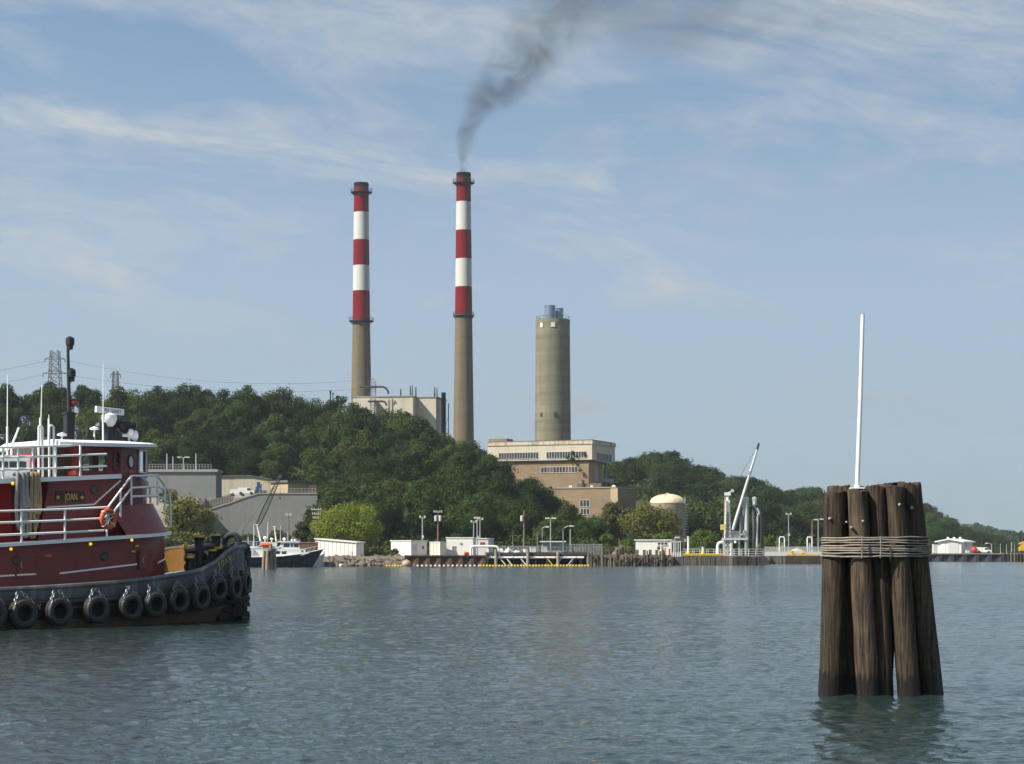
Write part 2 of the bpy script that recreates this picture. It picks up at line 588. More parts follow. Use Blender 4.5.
def crown_mesh(name, g, lobes, cards, size, mat_, squash=0.75):
    """lobes: list of (centre, radius). leaf cards on and in each lobe"""
    V, Q = [], []
    tot = sum(r * r for _, r in lobes)
    for c, r in lobes:
        n = max(12, int(cards * r * r / tot))
        d = g.normal(size=(n, 3)); d /= np.linalg.norm(d, axis=1)[:, None]
        rr = r * np.clip(g.normal(0.9, 0.17, size=(n, 1)), 0.25, 1.3)
        rr *= 1 + 0.16 * np.sin(d[:, :1] * 5 + c[0] * 3) * np.sin(d[:, 1:2] * 5 + c[1] * 2)
        p = np.array(c) + d * rr * np.array([1, 1, squash])
        nrm = d * 1.0 + g.normal(size=(n, 3)) * 0.42 + np.array([0, 0, 0.25])
        nrm /= np.linalg.norm(nrm, axis=1)[:, None]
        a = np.cross(nrm, g.normal(size=(n, 3))); a /= np.linalg.norm(a, axis=1)[:, None]
        b = np.cross(nrm, a)
        s = size * g.uniform(0.55, 1.25, size=(n, 1))
        q = np.stack([p - a * s, p - b * s * 0.55, p + a * s, p + b * s * 0.6], 1)
        q += g.normal(size=q.shape) * s[:, None] * 0.12
        V.append(q.reshape(-1, 3))
    V = np.concatenate(V)
    Q = np.arange(len(V)).reshape(-1, 4)
    return fast_mesh(name, V, Q, mat_, False)


def make_tree_meshes(k, H, Rc, mat_, cards=5200, size=0.42, seed=0, bare=0.3, nl=20):
    """one species: trunk-with-limbs mesh and crown mesh, total height H, crown radius Rc"""
    g = np.random.default_rng(100 + seed)
    r = random.Random(seed)
    zc0 = H * bare
    lobes, limbs = [], []
    hz = (H - zc0) / 2
    for i in range(nl):
        for _ in range(30):
            d = g.normal(size=3); d /= np.linalg.norm(d)
            rad = g.uniform(0.35, 0.8)
            c = np.array([d[0] * Rc * rad, d[1] * Rc * rad, zc0 + hz + d[2] * hz * rad * 0.92])
            if c[2] > zc0 + 0.4: break
        lr = g.uniform(0.26, 0.42) * Rc * (1.1 - 0.35 * abs(c[2] - zc0 - hz) / hz)
        lobes.append((c, lr))
    lobes.append((np.array([0, 0, zc0 + hz]), Rc * 0.55))
    mb = MB()
    lean = Vector((r.uniform(-.3, .3), r.uniform(-.3, .3), 0))
    top = Vector((lean.x, lean.y, H * 0.72))
    pts = [Vector((0, 0, -1.2)), Vector((0, 0, 0.3)), lean * 0.3 + Vector((0, 0, H * 0.25)), lean * 0.7 + Vector((0, 0, H * 0.5)), top]
    r0 = H * 0.020
    mb.tube(pts, [r0 * 1.5, r0, r0 * 0.8, r0 * 0.55, r0 * 0.2], 7)
    for c, lr in lobes[:11]:
        z0 = min(max(zc0 * 0.9, c[2] - Rc * 0.7), H * 0.62)
        a = Vector((lean.x * z0 / H, lean.y * z0 / H, z0))
        b = Vector(c)
        mid = (a + b) / 2 + Vector((0, 0, -0.25))
        mb.tube([a, mid, b], [r0 * 0.45, r0 * 0.3, r0 * 0.1], 5)
    me = crown_mesh(k + '_crown', g, lobes, cards, size, mat_)
    tr = mb.build('trunk', BARK)
    tm = tr.data
    bpy.data.objects.remove(tr)
    return tm, me


HILL_KINDS = [make_tree_meshes('hill%d' % i, H, Rc, LEAF_HILL, 11000, 0.25, i, bare, nl) for i, (H, Rc, bare, nl) in enumerate(
    [(13, 4.6, .10, 24), (12, 5.2, .07, 28), (14.5, 4.4, .12, 24), (11, 4.3, .07, 22), (13, 5.6, .1, 30)])]
TALL_KINDS = [make_tree_meshes('tall%d' % i, H, Rc, LEAF_HILL, 9000, 0.25, 20 + i, bare, nl) for i, (H, Rc, bare, nl) in enumerate(
    [(17.5, 4.4, .33, 20), (16.5, 5.0, .30, 22), (18, 4.0, .38, 17)])]
RIDGE_KINDS = [make_tree_meshes('ridge%d' % i, H, Rc, LEAF_FAR, 8500, 0.33, 40 + i, .15, nl) for i, (H, Rc, nl) in enumerate(
    [(13, 6.2, 24), (12, 5.4, 20), (14, 6.0, 22), (13, 7.0, 28)])]


def plant_tree(kinds, x, y, z, sc, label, group, rnd, cat='tree', name='broadleaf_tree'):
    tm, cm = rnd.choice(kinds)
    e = thing(name, label, cat, (x, y, z), rnd.uniform(0, 6.28), group)
    s = sc * rnd.uniform(0.88, 1.15)
    e.scale = (s, s, s * rnd.uniform(0.94, 1.08))
    a = link('trunk', tm, e); b = link('crown', cm, e)
    return e


rnd = random.Random(5)


def scatter(n_try, pxr, dfun, mind, reject, place):
    pts = []
    for _ in range(n_try):
        px = rnd.uniform(*pxr)
        d = dfun(px)
        if d is None: continue
        X = XW(px, d)
        md = mind(px, d)
        if any((X - a) ** 2 + (d - b) ** 2 < md * md for a, b in pts): continue
        if reject(px, d): continue
        pts.append((X, d))
        place(px, d, X)
    return pts


def gz(px, d):
    return float(ground_z(np.array([float(px)]), np.array([float(d)]))[0])


def build_woods():
    n = 0

    def place_l(px, d, X):
        kinds = TALL_KINDS if px < 95 else HILL_KINDS
        sc = 1.0 if px < 95 else float(np.interp(px, [95, 400, 530, 585], [1.06, 1.0, 0.82, 0.55]))
        plant_tree(kinds, X, d, gz(px, d) - 0.2, sc, 'dark green broadleaf tree in the dense wood on the hill below the striped chimneys', 'trees of the wood on the near hill', rnd)

    # the crest first, evenly spaced, then the slope towards the water
    px = -18.0
    while px < 588:
        d = float(itp(L_D, px)) + rnd.uniform(-5, 5)
        place_l(px, d, XW(px, d))
        px += rnd.uniform(20, 30) if px > 95 else rnd.uniform(21, 30)

    def d_l(px):
        a, b = float(itp(L_FOOT, px)) - 2, float(itp(L_D, px)) - 5
        return rnd.uniform(a, b) if b > a else None

    scatter(5200, (-18, 586), d_l, lambda px, d: 7.4 if px > 95 else 9.5, lambda px, d: (px > 548 and d > 384) or (125 < px < 318 and d < 446), place_l)

    def place_r(px, d, X):
        plant_tree(RIDGE_KINDS, X, d, gz(px, d) - 0.3, float(np.interp(px, [600, 850, 930, 985, 1010], [0.93, .9, .8, .7, .4])), 'deep green broadleaf tree in the wood on the ridge behind the loading dock', 'trees of the wood on the far ridge', rnd)

    px = 608.0
    while px < 1012:
        d = float(itp(R_D, px)) + rnd.uniform(-8, 8)
        place_r(px, d, XW(px, d))
        px += rnd.uniform(22, 32) * 640 / d

    def d_r(px):
        a, b = float(itp(R_FOOT, px)), float(itp(R_D, px)) - 8
        return a + (b - a) * rnd.random() ** 0.8 if b > a else None

    scatter(2600, (604, 1008), d_r, lambda px, d: 10.2 + (d - 450) / 130, lambda px, d: 575 < px < 672 and d < 575, place_r)


build_woods()

# far wooded shore: reads as one mass
def build_far_woods():
    g = np.random.default_rng(5)
    V = []
    for _ in range(520):
        px = g.uniform(905, 1270)
        d = g.uniform(1360, 1790)
        z = gz(px, d)
        X = XW(px, d)
        r = g.uniform(5.0, 8.5)
        n = 90
        dd = g.normal(size=(n, 3)); dd /= np.linalg.norm(dd, axis=1)[:, None]
        p = np.array([X, d, z + 5]) + dd * r * g.uniform(0.8, 1.1, size=(n, 1)) * np.array([1, 1, 0.8])
        nr = dd + g.normal(size=(n, 3)) * 0.4
        nr /= np.linalg.norm(nr, axis=1)[:, None]
        a = np.cross(nr, g.normal(size=(n, 3))); a /= np.linalg.norm(a, axis=1)[:, None]
        b = np.cross(nr, a)
        s = g.uniform(1.0, 1.9, size=(n, 1))
        V.append(np.stack([p - a * s, p - b * s * .7, p + a * s, p + b * s * .7], 1).reshape(-1, 3))
    V = np.concatenate(V)
    o = link('distant_woods', fast_mesh('distant_woods', V, np.arange(len(V)).reshape(-1, 4), LEAF_FAR))
    tag(o, 'wooded shore far off fading to blue in the haze', 'woods', kind='stuff')


build_far_woods()


# understory: low growth that closes the wood between and below the crowns
def build_understory():
    g = np.random.default_rng(9)
    V = []

    def clump(X, d, z, r, n, s0):
        dd = g.normal(size=(n, 3)); dd /= np.linalg.norm(dd, axis=1)[:, None]
        p = np.array([X, d, z + r * .45]) + dd * r * g.uniform(0.75, 1.12, size=(n, 1)) * np.array([1, 1, 0.85])
        nr = dd + g.normal(size=(n, 3)) * 0.5 + np.array([0, 0, .2])
        nr /= np.linalg.norm(nr, axis=1)[:, None]
        a = np.cross(nr, g.normal(size=(n, 3))); a /= np.linalg.norm(a, axis=1)[:, None]
        b = np.cross(nr, a)
        s = s0 * g.uniform(0.6, 1.2, size=(n, 1))
        V.append(np.stack([p - a * s, p - b * s * .6, p + a * s, p + b * s * .6], 1).reshape(-1, 3))

    for _ in range(900):
        px = g.uniform(-40, 586)
        a, b = float(itp(L_FOOT, px)) - 4, float(itp(L_D, px)) + 12
        d = a + (b - a) * g.random()
        if (px > 555 and d > 384) or (125 < px < 318 and d < 446): continue
        clump(XW(px, d), d, gz(px, d), g.uniform(1.6, 3.6), 110, .42)
    for px in np.arange(322, 600, 5.0):
        d = float(itp(L_FOOT, px)) - g.uniform(2, 6)
        clump(XW(px, d), d, gz(px, d), g.uniform(1.4, 3.0), 130, .36)
    for _ in range(900):
        px = g.uniform(604, 1012)
        a, b = float(itp(R_FOOT, px)) - 10, float(itp(R_D, px)) + 10
        d = a + (b - a) * g.random()
        if 575 < px < 665 and d < 570: continue
        clump(XW(px, d), d, gz(px, d), g.uniform(2.2, 4.6), 90, .6)
    V = np.concatenate(V)
    o = link('undergrowth', fast_mesh('undergrowth', V, np.arange(len(V)).reshape(-1, 4), LEAF_FAR))
    tag(o, 'dark undergrowth closing the woods between the trees', 'undergrowth', kind='stuff')


build_understory()
# ================================================================== power plant and buildings
CONC = mat('concrete', (0.27, 0.26, 0.235), 0.85, 0.12, 0.25, streak=0.35, dirt=(0.12, 0.105, 0.08), sscale=0.6, bump=0.1)
CONC_W = mat('retaining_concrete', (0.185, 0.19, 0.185), 0.9, 0.1, 0.3, streak=0.4, dirt=(0.13, 0.125, 0.11), sscale=0.5)
CREAM = mat('cream_panel', (0.50, 0.45, 0.35), 0.8, 0.08, 0.25, streak=0.6, dirt=(0.30, 0.23, 0.15), sscale=0.5)
WHITE = mat('white_paint', (0.64, 0.63, 0.59), 0.5, 0.06, 0.8, streak=0.18, dirt=(0.4, 0.36, 0.3), sscale=1.5)
WHITE_CLEAN = mat('white_gloss_paint', (0.78, 0.78, 0.75), 0.4, 0.04, 2.0)
GREY_ROOF = mat('grey_roofing', (0.12, 0.115, 0.11), 0.9, 0.2, 0.4)
DARK = mat('dark_steel', (0.035, 0.035, 0.038), 0.6, 0.2, 2.0)
STEEL = mat('grey_steel', (0.30, 0.31, 0.31), 0.45, 0.12, 1.0, metal=0.4)
GALV = mat('galvanised_steel', (0.42, 0.43, 0.43), 0.45, 0.1, 1.0, metal=0.5)
SILVER = mat('silver_paint', (0.60, 0.61, 0.60), 0.42, 0.08, 0.8, metal=0.3)
PANE = mat('window_pane', (0.035, 0.045, 0.055), 0.12, 0.3, 0.5)
FRAME_W = mat('window_frame_paint', (0.55, 0.53, 0.48), 0.6, 0.08, 1.0)
YELLOW = mat('yellow_paint', (0.62, 0.40, 0.02), 0.5, 0.12, 1.5)
RED_STK = mat('chimney_red', (0.165, 0.003, 0.008), 0.8, 0.12, 0.2, streak=0.15, dirt=(0.085, 0.004, 0.008), sscale=0.8, spec=.15)
WHT_STK = mat('chimney_white', (0.52, 0.515, 0.48), 0.6, 0.05, 0.3, streak=0.22, dirt=(0.42, 0.40, 0.36), sscale=0.8)
SOOT_SHADE = mat('soot_shade_black', (0.009, 0.008, 0.008), 0.95, 0.2, 0.6, spec=.1)  # soot on the stacks; also the painted shade behind pier and quay
POLE_WOOD = mat('pole_wood', (0.16, 0.12, 0.085), 0.9, 0.2, 2.0)
TIMBER = mat('weathered_timber', (0.16, 0.125, 0.09), 0.9, 0.35, 0.9, streak=0.5, dirt=(0.045, 0.035, 0.028), sscale=2.5)


def brick_mat(name, col, mortar, sc=1.0):
    m, t, out = newmat(name)
    tc = t.n('TexCoord').outputs['Object']
    x, y, z = t.n('SeparateXYZ', {0: tc}).outputs
    v = t.n('CombineXYZ', {0: t.math('ADD', x, y), 1: z, 2: 0.0}).outputs[0]
    br = t.n('TexBrick', {'Vector': v, 'Color1': col, 'Color2': tuple(c * 0.86 for c in col), 'Mortar': mortar, 'Scale': sc,
                          'Mortar Size': 0.03, 'Brick Width': 1.6, 'Row Height': 0.45})
    n = t.mapr(t.noise(tc, 0.15, 4), 0.3, 0.7, 0.85, 1.12)
    c = t.vmath('SCALE', br.outputs[0], sc=n)
    b = t.n('BsdfPrincipled', {'Base Color': c, 'Roughness': 0.9, 'Specular IOR Level': 0.2})
    t.set(out.inputs[0], b.outputs[0])
    return m


BRICK = brick_mat('tan_brick', (0.27, 0.20, 0.125), (0.21, 0.16, 0.11))


def ringed_concrete(name, col, band, amt, extra=None):
    """slip-formed concrete: horizontal pour bands"""
    m, t, out = newmat(name)
    tc = t.n('TexCoord').outputs['Object']
    z = t.n('SeparateXYZ', {0: tc}).outputs[2]
    zb = t.n('CombineXYZ', {0: 0.0, 1: 0.0, 2: z}).outputs[0]
    n1 = t.noise(zb, band, 4, 0.75)
    n2 = t.noise(t.scalevec(tc, (0.7, 0.7, 0.04)), 1.0, 4, 0.6)
    n3 = t.noise(tc, 0.5, 4, 0.6)
    k = t.math('MULTIPLY', t.mapr(n1, 0.3, 0.7, 1 - amt, 1 + amt), t.mapr(n2, 0.3, 0.7, 0.85, 1.12))
    k = t.math('MULTIPLY', k, t.mapr(n3, 0.3, 0.7, 0.93, 1.07))
    c = t.vmath('SCALE', col, sc=k)
    if extra: c = t.mix(t.mapr(n2, 0.5, 0.7, 0, 0.6), c, extra)
    b = t.n('BsdfPrincipled', {'Base Color': c, 'Roughness': 0.9, 'Specular IOR Level': 0.2})
    t.set(out.inputs[0], b.outputs[0])
    return m


STK_CONC = ringed_concrete('chimney_concrete', (0.15, 0.125, 0.082), 0.15, 0.12, (0.18, 0.12, 0.05))
SILO_CONC = ringed_concrete('silo_concrete', (0.185, 0.172, 0.118), 0.20, 0.34)


def chimney(px, d, tops, widths, z_base, label, n=40, plat_w=24, sooty=False):
    """tops: rows [cap, band joints ..., ring]; widths in px at top and at ring and at base"""
    X = XW(px, d)
    e = thing('chimney', label, 'chimney', (X, d, z_base))
    zt = [ZW(y, d) - z_base for y in tops]
    k = d / F
    zb = 0.0
    r_top, r_ring, r_base = [w * k / 2 for w in widths]

    def rad(z):
        if z >= zt[-1]: return r_ring + (r_top - r_ring) * (z - zt[-1]) / (zt[0] - zt[-1])
        zr = (zt[-1] - z) / (ZW(tops[-1], d) - ZW(437, d))
        return r_ring + (r_base - r_ring) * zr

    cols = [RED_STK, WHT_STK, RED_STK, WHT_STK, RED_STK]
    for i in range(5):
        z1, z0 = zt[i], zt[i + 1]
        mb = MB()
        mb.lathe([(rad(z0), z0), (rad(z1), z1)], n=n)
        mt = cols[i]
        if i == 0:
            m, t, out = newmat('sooted_red_%d' % px)
            tc = t.n('TexCoord').outputs['Object']
            z = t.n('SeparateXYZ', {0: tc}).outputs[2]
            ns = t.noise(t.scalevec(tc, (1, 1, .15)), 0.7, 4)
            hh = (z1 - z0) * (0.75 if sooty else 0.3)
            f = t.math('ADD', t.math('DIVIDE', t.math('SUBTRACT', z, z1 - hh), hh), t.mapr(ns, 0.3, 0.7, -0.45, 0.45), clamp=True)
            c = t.mix(f, (0.165, 0.003, 0.008), (0.014, 0.010, 0.010))
            b = t.n('BsdfPrincipled', {'Base Color': c, 'Roughness': 0.85, 'Specular IOR Level': .15})
            t.set(out.inputs[0], b.outputs[0])
            mt = m
        mb.build('painted_band', mt, e)
    mb = MB()
    mb.lathe([(rad(zb), zb), (rad(zt[-1] * .5), zt[-1] * .5), (rad(zt[-1]), zt[-1])], n=n)
    mb.build('shaft', STK_CONC, e)
    mb = MB()
    mb.lathe([(r_top * 1.03, zt[0] - 1.1), (r_top * 1.03, zt[0] - .35), (r_top * 0.97, zt[0]), (r_top * 0.85, zt[0]), (r_top * 0.8, zt[0] - 1.5)], n=n)
    mb.build('rim_cap', SOOT_SHADE, e)
    for zp, ro in ((zt[0] - 3.2, r_top + 1.25), (zt[-1] - 0.2, r_ring + plat_w * k / 2 - r_ring)):
        mb = MB()
        ri = rad(zp) - 0.05
        mb.lathe([(ri, zp - 0.5), (ro - 0.2, zp - 0.18), (ro, zp - 0.15), (ro, zp), (ri, zp)], n=n)
        for j in range(16):
            a = 2 * math.pi * j / 16
            p = Vector((math.cos(a) * (ro - .08), math.sin(a) * (ro - .08), zp))
            mb.bar(p, p + Vector((0, 0, 1.15)), 0.09)
            q = Vector((math.cos(a) * ri, math.sin(a) * ri, zp - 1.2))
            mb.bar(q, p, 0.10)
        for hz in (0.6, 1.15):
            mb.torus((0, 0, zp + hz), (0, 0, 1), ro - .08, 0.05, 32, 4)
        mb.build('service_platform', DARK, e)
    lb = MB()
    a = R(-50)
    for s in (-.25, .25):
        rr = rad(20) + .25
        p0 = Vector((math.cos(a) * (rad(5) + .3) - s * math.sin(a), math.sin(a) * (rad(5) + .3) + s * math.cos(a), 5))
        zz = zt[0] - 3.2
        p1 = Vector((math.cos(a) * (rad(zz) + .3) - s * math.sin(a), math.sin(a) * (rad(zz) + .3) + s * math.cos(a), zz))
        lb.bar(p0, p1, 0.07)
    lb.build('ladder', DARK, e)
    return e


chimney(361.3, 690, [183, 212.5, 240, 265.7, 291, 320.5], (14.5, 17.4, 21.5), 4, 'red and white striped chimney behind the cream power house, without smoke', plat_w=25)
chimney(463.6, 650, [173, 202, 230.4, 259, 287, 315], (14.2, 17.2, 20.6), 4, 'red and white striped chimney with dark smoke rising from it', plat_w=21.5, sooty=True)

# the plain concrete stack with steel flues
d = 620
k = d / F
e = thing('concrete_stack', 'broad plain concrete stack with two steel flues on top', 'chimney', (XW(552.8, d), d, 4))
zt, zb = ZW(320, d) - 4, 0
r1, r0 = 17.0 * k, 18.1 * k
mb = MB(); mb.lathe([(r0 * 1.06, zb), (r0, ZW(443, d) - 4), (r1, zt - 1.4), (r1 * 1.012, zt - 1.4), (r1 * 1.012, zt), (r1 * .88, zt), (r1 * .85, zt - 1)], n=48)
mb.build('shaft', SILO_CONC, e)
for px, rr, top in ((549.2, 5.4, 306), (558.5, 4.4, 307.5)):
    mb = MB()
    x0 = XW(px, d) - XW(552.2, d)
    y0 = -1.0 if rr > 5 else 2.2
    zt2 = ZW(top, d) - 4
    mb.lathe([(rr * k, zt - 1.2), (rr * k, zt2), (rr * k * .93, zt2), (rr * k * .9, zt2 - 2)], (x0, y0, 0), 24)
    mb.torus((x0, y0, zt2 - .15), (0, 0, 1), rr * k, .12, 24, 5)
    mb.build('flue', mat('flue_steel', (0.22, 0.27, 0.34), 0.35, 0.1, 0.5, metal=0.5), e)
for px, py, w, h in ((541, 326.5, 3.2, 4.5), (552, 326.5, 4.2, 4.5), (540.5, 415.5, 2, 3.6), (554.3, 415.5, 3, 4.2)):
    xx = (px - 552.2) * k
    rr = r1 if py < 400 else r0 * .995
    th = math.asin(max(-1, min(1, xx / rr)))
    pale = py < 400
    mb = MB(); mb.box((rr * math.sin(th), -rr * math.cos(th), ZW(py, d) - 4), (w * k, 0.35, h * k), rz=th)
    mb.build('hatch', WHITE if pale else DARK, e)
mb = MB()
for j in range(9):
    a = R(200 + j * 17)
    mb.bar((math.cos(a) * r1, math.sin(a) * r1, zt), (math.cos(a) * r1, math.sin(a) * r1, zt + 1.0), 0.12)
mb.torus((0, 0, zt + .9), (0, 0, 1), r1 * .99, .05, 36, 4)
mb.build('top_railing', DARK, e)


# ---------------------------------------------------------------- facades
class Facade:
    """local frame of a rotated block: x along the front, y into the depth, z up"""
    def __init__(s, origin, rz):
        s.o, s.M = Vector(origin), Matrix.Rotation(rz, 3, 'Z')

    def px2x(s, px, y=0.0):
        """local x on the plane local-y = y that shows at column px"""
        ex, ey = s.M @ Vector((1, 0, 0)), s.M @ Vector((0, 1, 0))
        k = (px - CX) / F
        P0 = s.o + ey * y
        return (k * P0.y - P0.x) / (ex.x - k * ex.y)

    def px2y(s, px, x):
        ex, ey = s.M @ Vector((1, 0, 0)), s.M @ Vector((0, 1, 0))
        k = (px - CX) / F
        P0 = s.o + ex * x
        return (k * P0.y - P0.x) / (ey.x - k * ey.y)

    def z(s, py, x=0.0, y=0.0):
        P = s.o + s.M @ Vector((x, y, 0))
        return ZW(py, P.y) - s.o.z


def window_strip(parent, x0, x1, z0, z1, n, y=0.0, side=None, frame=FRAME_W, pane=PANE, name='window', panels=None, panel_mat=None, depth=0.25, mull=0.10):
    """a strip window in the front plane (side=None) or in the right end plane at x=side"""
    def P(a, dpt, z):
        return Vector((a, y + dpt, z)) if side is None else Vector((side - dpt, a, z))
    fr, pn = MB(), MB()
    fw = mull
    def bx(mb, a0, a1, za, zb, d0, d1):
        p, q = P(a0, d0, za), P(a1, d1, zb)
        mb.box((p + q) / 2, [abs(q[i] - p[i]) for i in range(3)])
    bx(fr, x0, x1, z0 - fw * .6, z0 + fw * .4, -0.14, depth)
    bx(fr, x0, x1, z1 - fw * .4, z1 + fw * .6, -0.10, depth)
    for i in range(n + 1):
        a = x0 + (x1 - x0) * i / n
        bx(fr, a - fw / 2, a + fw / 2, z0 + fw * .4, z1 - fw * .4, -0.06, depth)
    for i in range(n):
        a = x0 + (x1 - x0) * i / n; b = x0 + (x1 - x0) * (i + 1) / n
        if panels and i in panels:
            pn.m(panel_mat)
        else:
            pn.m(pane)
        bx(pn, a + fw / 2, b - fw / 2, z0 + fw * .4, z1 - fw * .4, -0.01, 0.10)
    w = fr.build(name, frame, parent)
    pn.build('pane', pane, w)
    return w


# power house (cream), two fronts, the left one standing forward
d = 655
f = Facade((XW(353, d), d, 8), R(-10))
e = thing('power_house', 'cream power house block with a window strip, between the two striped chimneys', 'power house', f.o, R(-10))
xa, xb = 0.0, f.px2x(413)
z1 = f.z(396.7, xb * .7)
mb = MB(); mb.m(CREAM)
mb.box(((xa + xb) / 2, 9, z1 / 2), (xb - xa, 18, z1))
mb.m(CONC); mb.box(((xa + xb) / 2, 9, z1 + .12), (xb - xa + .5, 18.5, .3))
mb.build('front_block', CREAM, e)
y2 = 5.0
xc = f.px2x(436, y2)
mb = MB(); mb.m(CREAM); mb.box(((xb + xc) / 2, y2 + 8, z1 / 2), (xc - xb, 16, z1))
mb.m(CONC); mb.box(((xb + xc) / 2 + .2, y2 + 8, z1 + .12), (xc - xb + .4, 16.5, .3))
mb.build('rear_block', CREAM, e)
window_strip(e, f.px2x(390.7), f.px2x(410), f.z(421), f.z(413.4), 8)
mb = MB()
for px, py, w in ((400.7, 389, .55), (410.5, 386, .5), (412.5, 385.5, .4), (415.8, 387, .5), (434.6, 387, .5), (437, 387.5, .4)):
    x = f.px2x(px, 6)
    mb.cyl((x, 6, z1), (x, 6, f.z(py, x, 6)), w * .6, w * .35, 8)
mb.build('roof_vent', DARK, e)
st = MB(); x = f.px2x(443.6, 8)
st.cyl((x, 8, 0), (x, 8, f.z(392.5, x, 8)), .75, .75, 12)
st.build('exhaust_pipe', SOOT_SHADE, e)
sf = MB(); x0, x1 = f.px2x(445, 9), f.px2x(448.5, 9)
for x in (x0, x1): sf.bar((x, 9, 0), (x, 9, f.z(403, x, 9)), .28)
for j in range(8): sf.bar((x0, 9, 3 + j * 4.5), (x1, 9, 3 + j * 4.5), .2); sf.bar((x0, 9, 3 + j * 4.5), (x1, 9, 7.5 + j * 4.5), .12)
sf.build('pipe_frame', mat('blue_steel', (0.06, 0.10, 0.17), 0.5), e)
lo = MB(); x0, x1 = f.px2x(353, -4), f.px2x(374, -4)
lo.box(((x0 + x1) / 2, -2, f.z(400.5) / 2), (x1 - x0, 3.9, f.z(400.5)))
lo.build('low_annex', CREAM, e)

# gantry of lattice steel with bent pipes beside it
e = thing('gantry', 'lattice steel gantry with bent pipes in front of the cream power house', 'gantry', (XW(375, 648), 648, 8))
d = 648
mb = MB()
for px in (369.5, 376.5):
    mb.bar((XW(px, d) - e.location.x, 0, 0), (XW(px + (1.2 if px < 372 else -1.2), d) - e.location.x, 0, ZW(381, d) - 8), .26)
    mb.bar((XW(px, d) - e.location.x, 2, 0), (XW(px + (1.2 if px < 372 else -1.2), d) - e.location.x, 2, ZW(381, d) - 8), .26)
a, b = XW(370.5, d) - e.location.x, XW(375.5, d) - e.location.x
for j in range(9):
    z = ZW(410, d) - 8 + j * 1.05
    mb.bar((a, 0, z), (b, 0, z + 1.05), .13); mb.bar((b, 0, z), (a, 0, z + 1.05), .13)
mb.bar((XW(371, d) - e.location.x, 1, ZW(381, d) - 8), (XW(373, d) - e.location.x, 1, ZW(377.5, d) - 8), .25)
mb.bar((XW(375, d) - e.location.x, 1, ZW(381, d) - 8), (XW(373, d) - e.location.x, 1, ZW(377.5, d) - 8), .25)
mb.build('lattice_frame', STEEL, e)
for y0, xs in ((387, (360, 383, 388.5)), (401.5, (368, 383, 387))):
    mb = MB()
    P = lambda px, py: Vector((XW(px, d) - e.location.x, -.6, ZW(py, d) - 8))
    mb.tube([P(xs[0], y0), P(xs[1], y0), P(xs[1] + 2.6, y0 + 1), P(xs[2] - .4, y0 + 4), P(xs[2], y0 + 7 if y0 < 400 else y0 + 4)], .32, 8)
    mb.build('pipe', DARK, e)

for px, py, dd, rr in ((337.7, 396, 560, .45), (330.5, 391, 560, .22), (333, 393, 560, .16)):
    e = thing('vent_pipe', {337.7: 'thickest black vent pipe above the treetops beside the smokeless chimney', 330.5: 'thin tall black vent rod above the treetops, farthest from the chimneys', 333: 'short thin black vent rod between two others above the treetops'}[px], 'vent pipe', (XW(px, dd), dd, 8), group='vent pipes above the treetops')
    mb = MB(); mb.cyl((0, 0, 0), (0, 0, ZW(py, dd) - 8), rr, rr * .8, 10); mb.lathe([(rr * 1.25, ZW(py, dd) - 8.5), (rr * 1.25, ZW(py, dd) - 8), (rr * .6, ZW(py, dd) - 7.9)], n=10)
    mb.build('pipe', SOOT_SHADE, e)

# old administration building: cream top floor over tan brick
RUSTY = mat('rust_stained_cream', (0.50, 0.44, 0.33), 0.85, 0.1, 0.4, streak=0.95, dirt=(0.17, 0.075, 0.032), sscale=1.4, patch=0.8)
d = 515
rz = R(-22)
f = Facade((XW(592, d), d, 3), rz)
e = thing('office_building', 'stepped tan brick building with a rust stained cream top floor under the plain stack', 'building', f.o, rz)
xl = f.px2x(488)
yr = f.px2y(615, 0)
zt, zm = f.z(442.5), f.z(459.5)
mb = MB(); mb.m(CREAM)
mb.box((xl / 2, yr / 2, (zt + zm) / 2), (-xl, yr, zt - zm))
mb.build('top_floor', CREAM, e)
mb = MB(); mb.m(RUSTY); mb.box((xl / 2, yr / 2, zt + .1), (-xl + .4, yr + .4, .9))
mb.m(GREY_ROOF); mb.box((xl / 2, yr / 2, zt + .7), (-xl, yr, .2))
mb.build('cornice', RUSTY, e)
zw0, zw1 = f.z(457.6), f.z(451.2)
window_strip(e, f.px2x(498.7), f.px2x(538.6), zw0 - .0, zw1, 15)
window_strip(e, f.px2x(546.4), f.px2x(586.6), zw0, zw1, 15)
window_strip(e, f.px2y(596.5, 0), f.px2y(611.5, 0), zw0 - .7, zw1 - .2, 5, side=0, pane=mat('boarded_grey', (0.13, 0.14, 0.15), .7))
mb = MB(); x0, x1 = f.px2x(489, 2), f.px2x(507, 2); mb.box(((x0 + x1) / 2, 4, zt + .9), (x1 - x0, 4.5, 1.5)); mb.build('penthouse', BRICK, e)
xm0, xm1 = f.px2x(498, .8), f.px2x(588.6, .8)
ym = f.px2y(602.7, xm1)
zl = f.z(487.5)
mb = MB(); mb.box(((xm0 + xm1) / 2, .8 + (ym - .8) / 2, (zm - 0.02) / 2), (xm1 - xm0, ym - .8, zm - .04)); mb.build('brick_block', BRICK, e)
x0, x1 = f.px2x(541, .8), f.px2x(577.7, .8)
window_strip(e, x0, x1, f.z(472), f.z(466.2), 12, y=.8, panels=(2, 3, 8, 9), panel_mat=mat('purple_panel', (0.10, 0.045, 0.055), .6))
mb = MB(); mb.box((xm1, f.px2y(596, xm1), f.z(469.5)), (.12, 2.8, 5.5)); mb.build('pale_panel', CONC, e)
# rear link in shade under the top floor
mb = MB(); mb.box((xm1 - 3, ym + 5, f.z(478)), (5.5, 9, 1.0)); mb.box((xm1 - 1, yr - 1, zm / 2), (.6, .6, zm - .1)); mb.build('walkway', CONC, e)
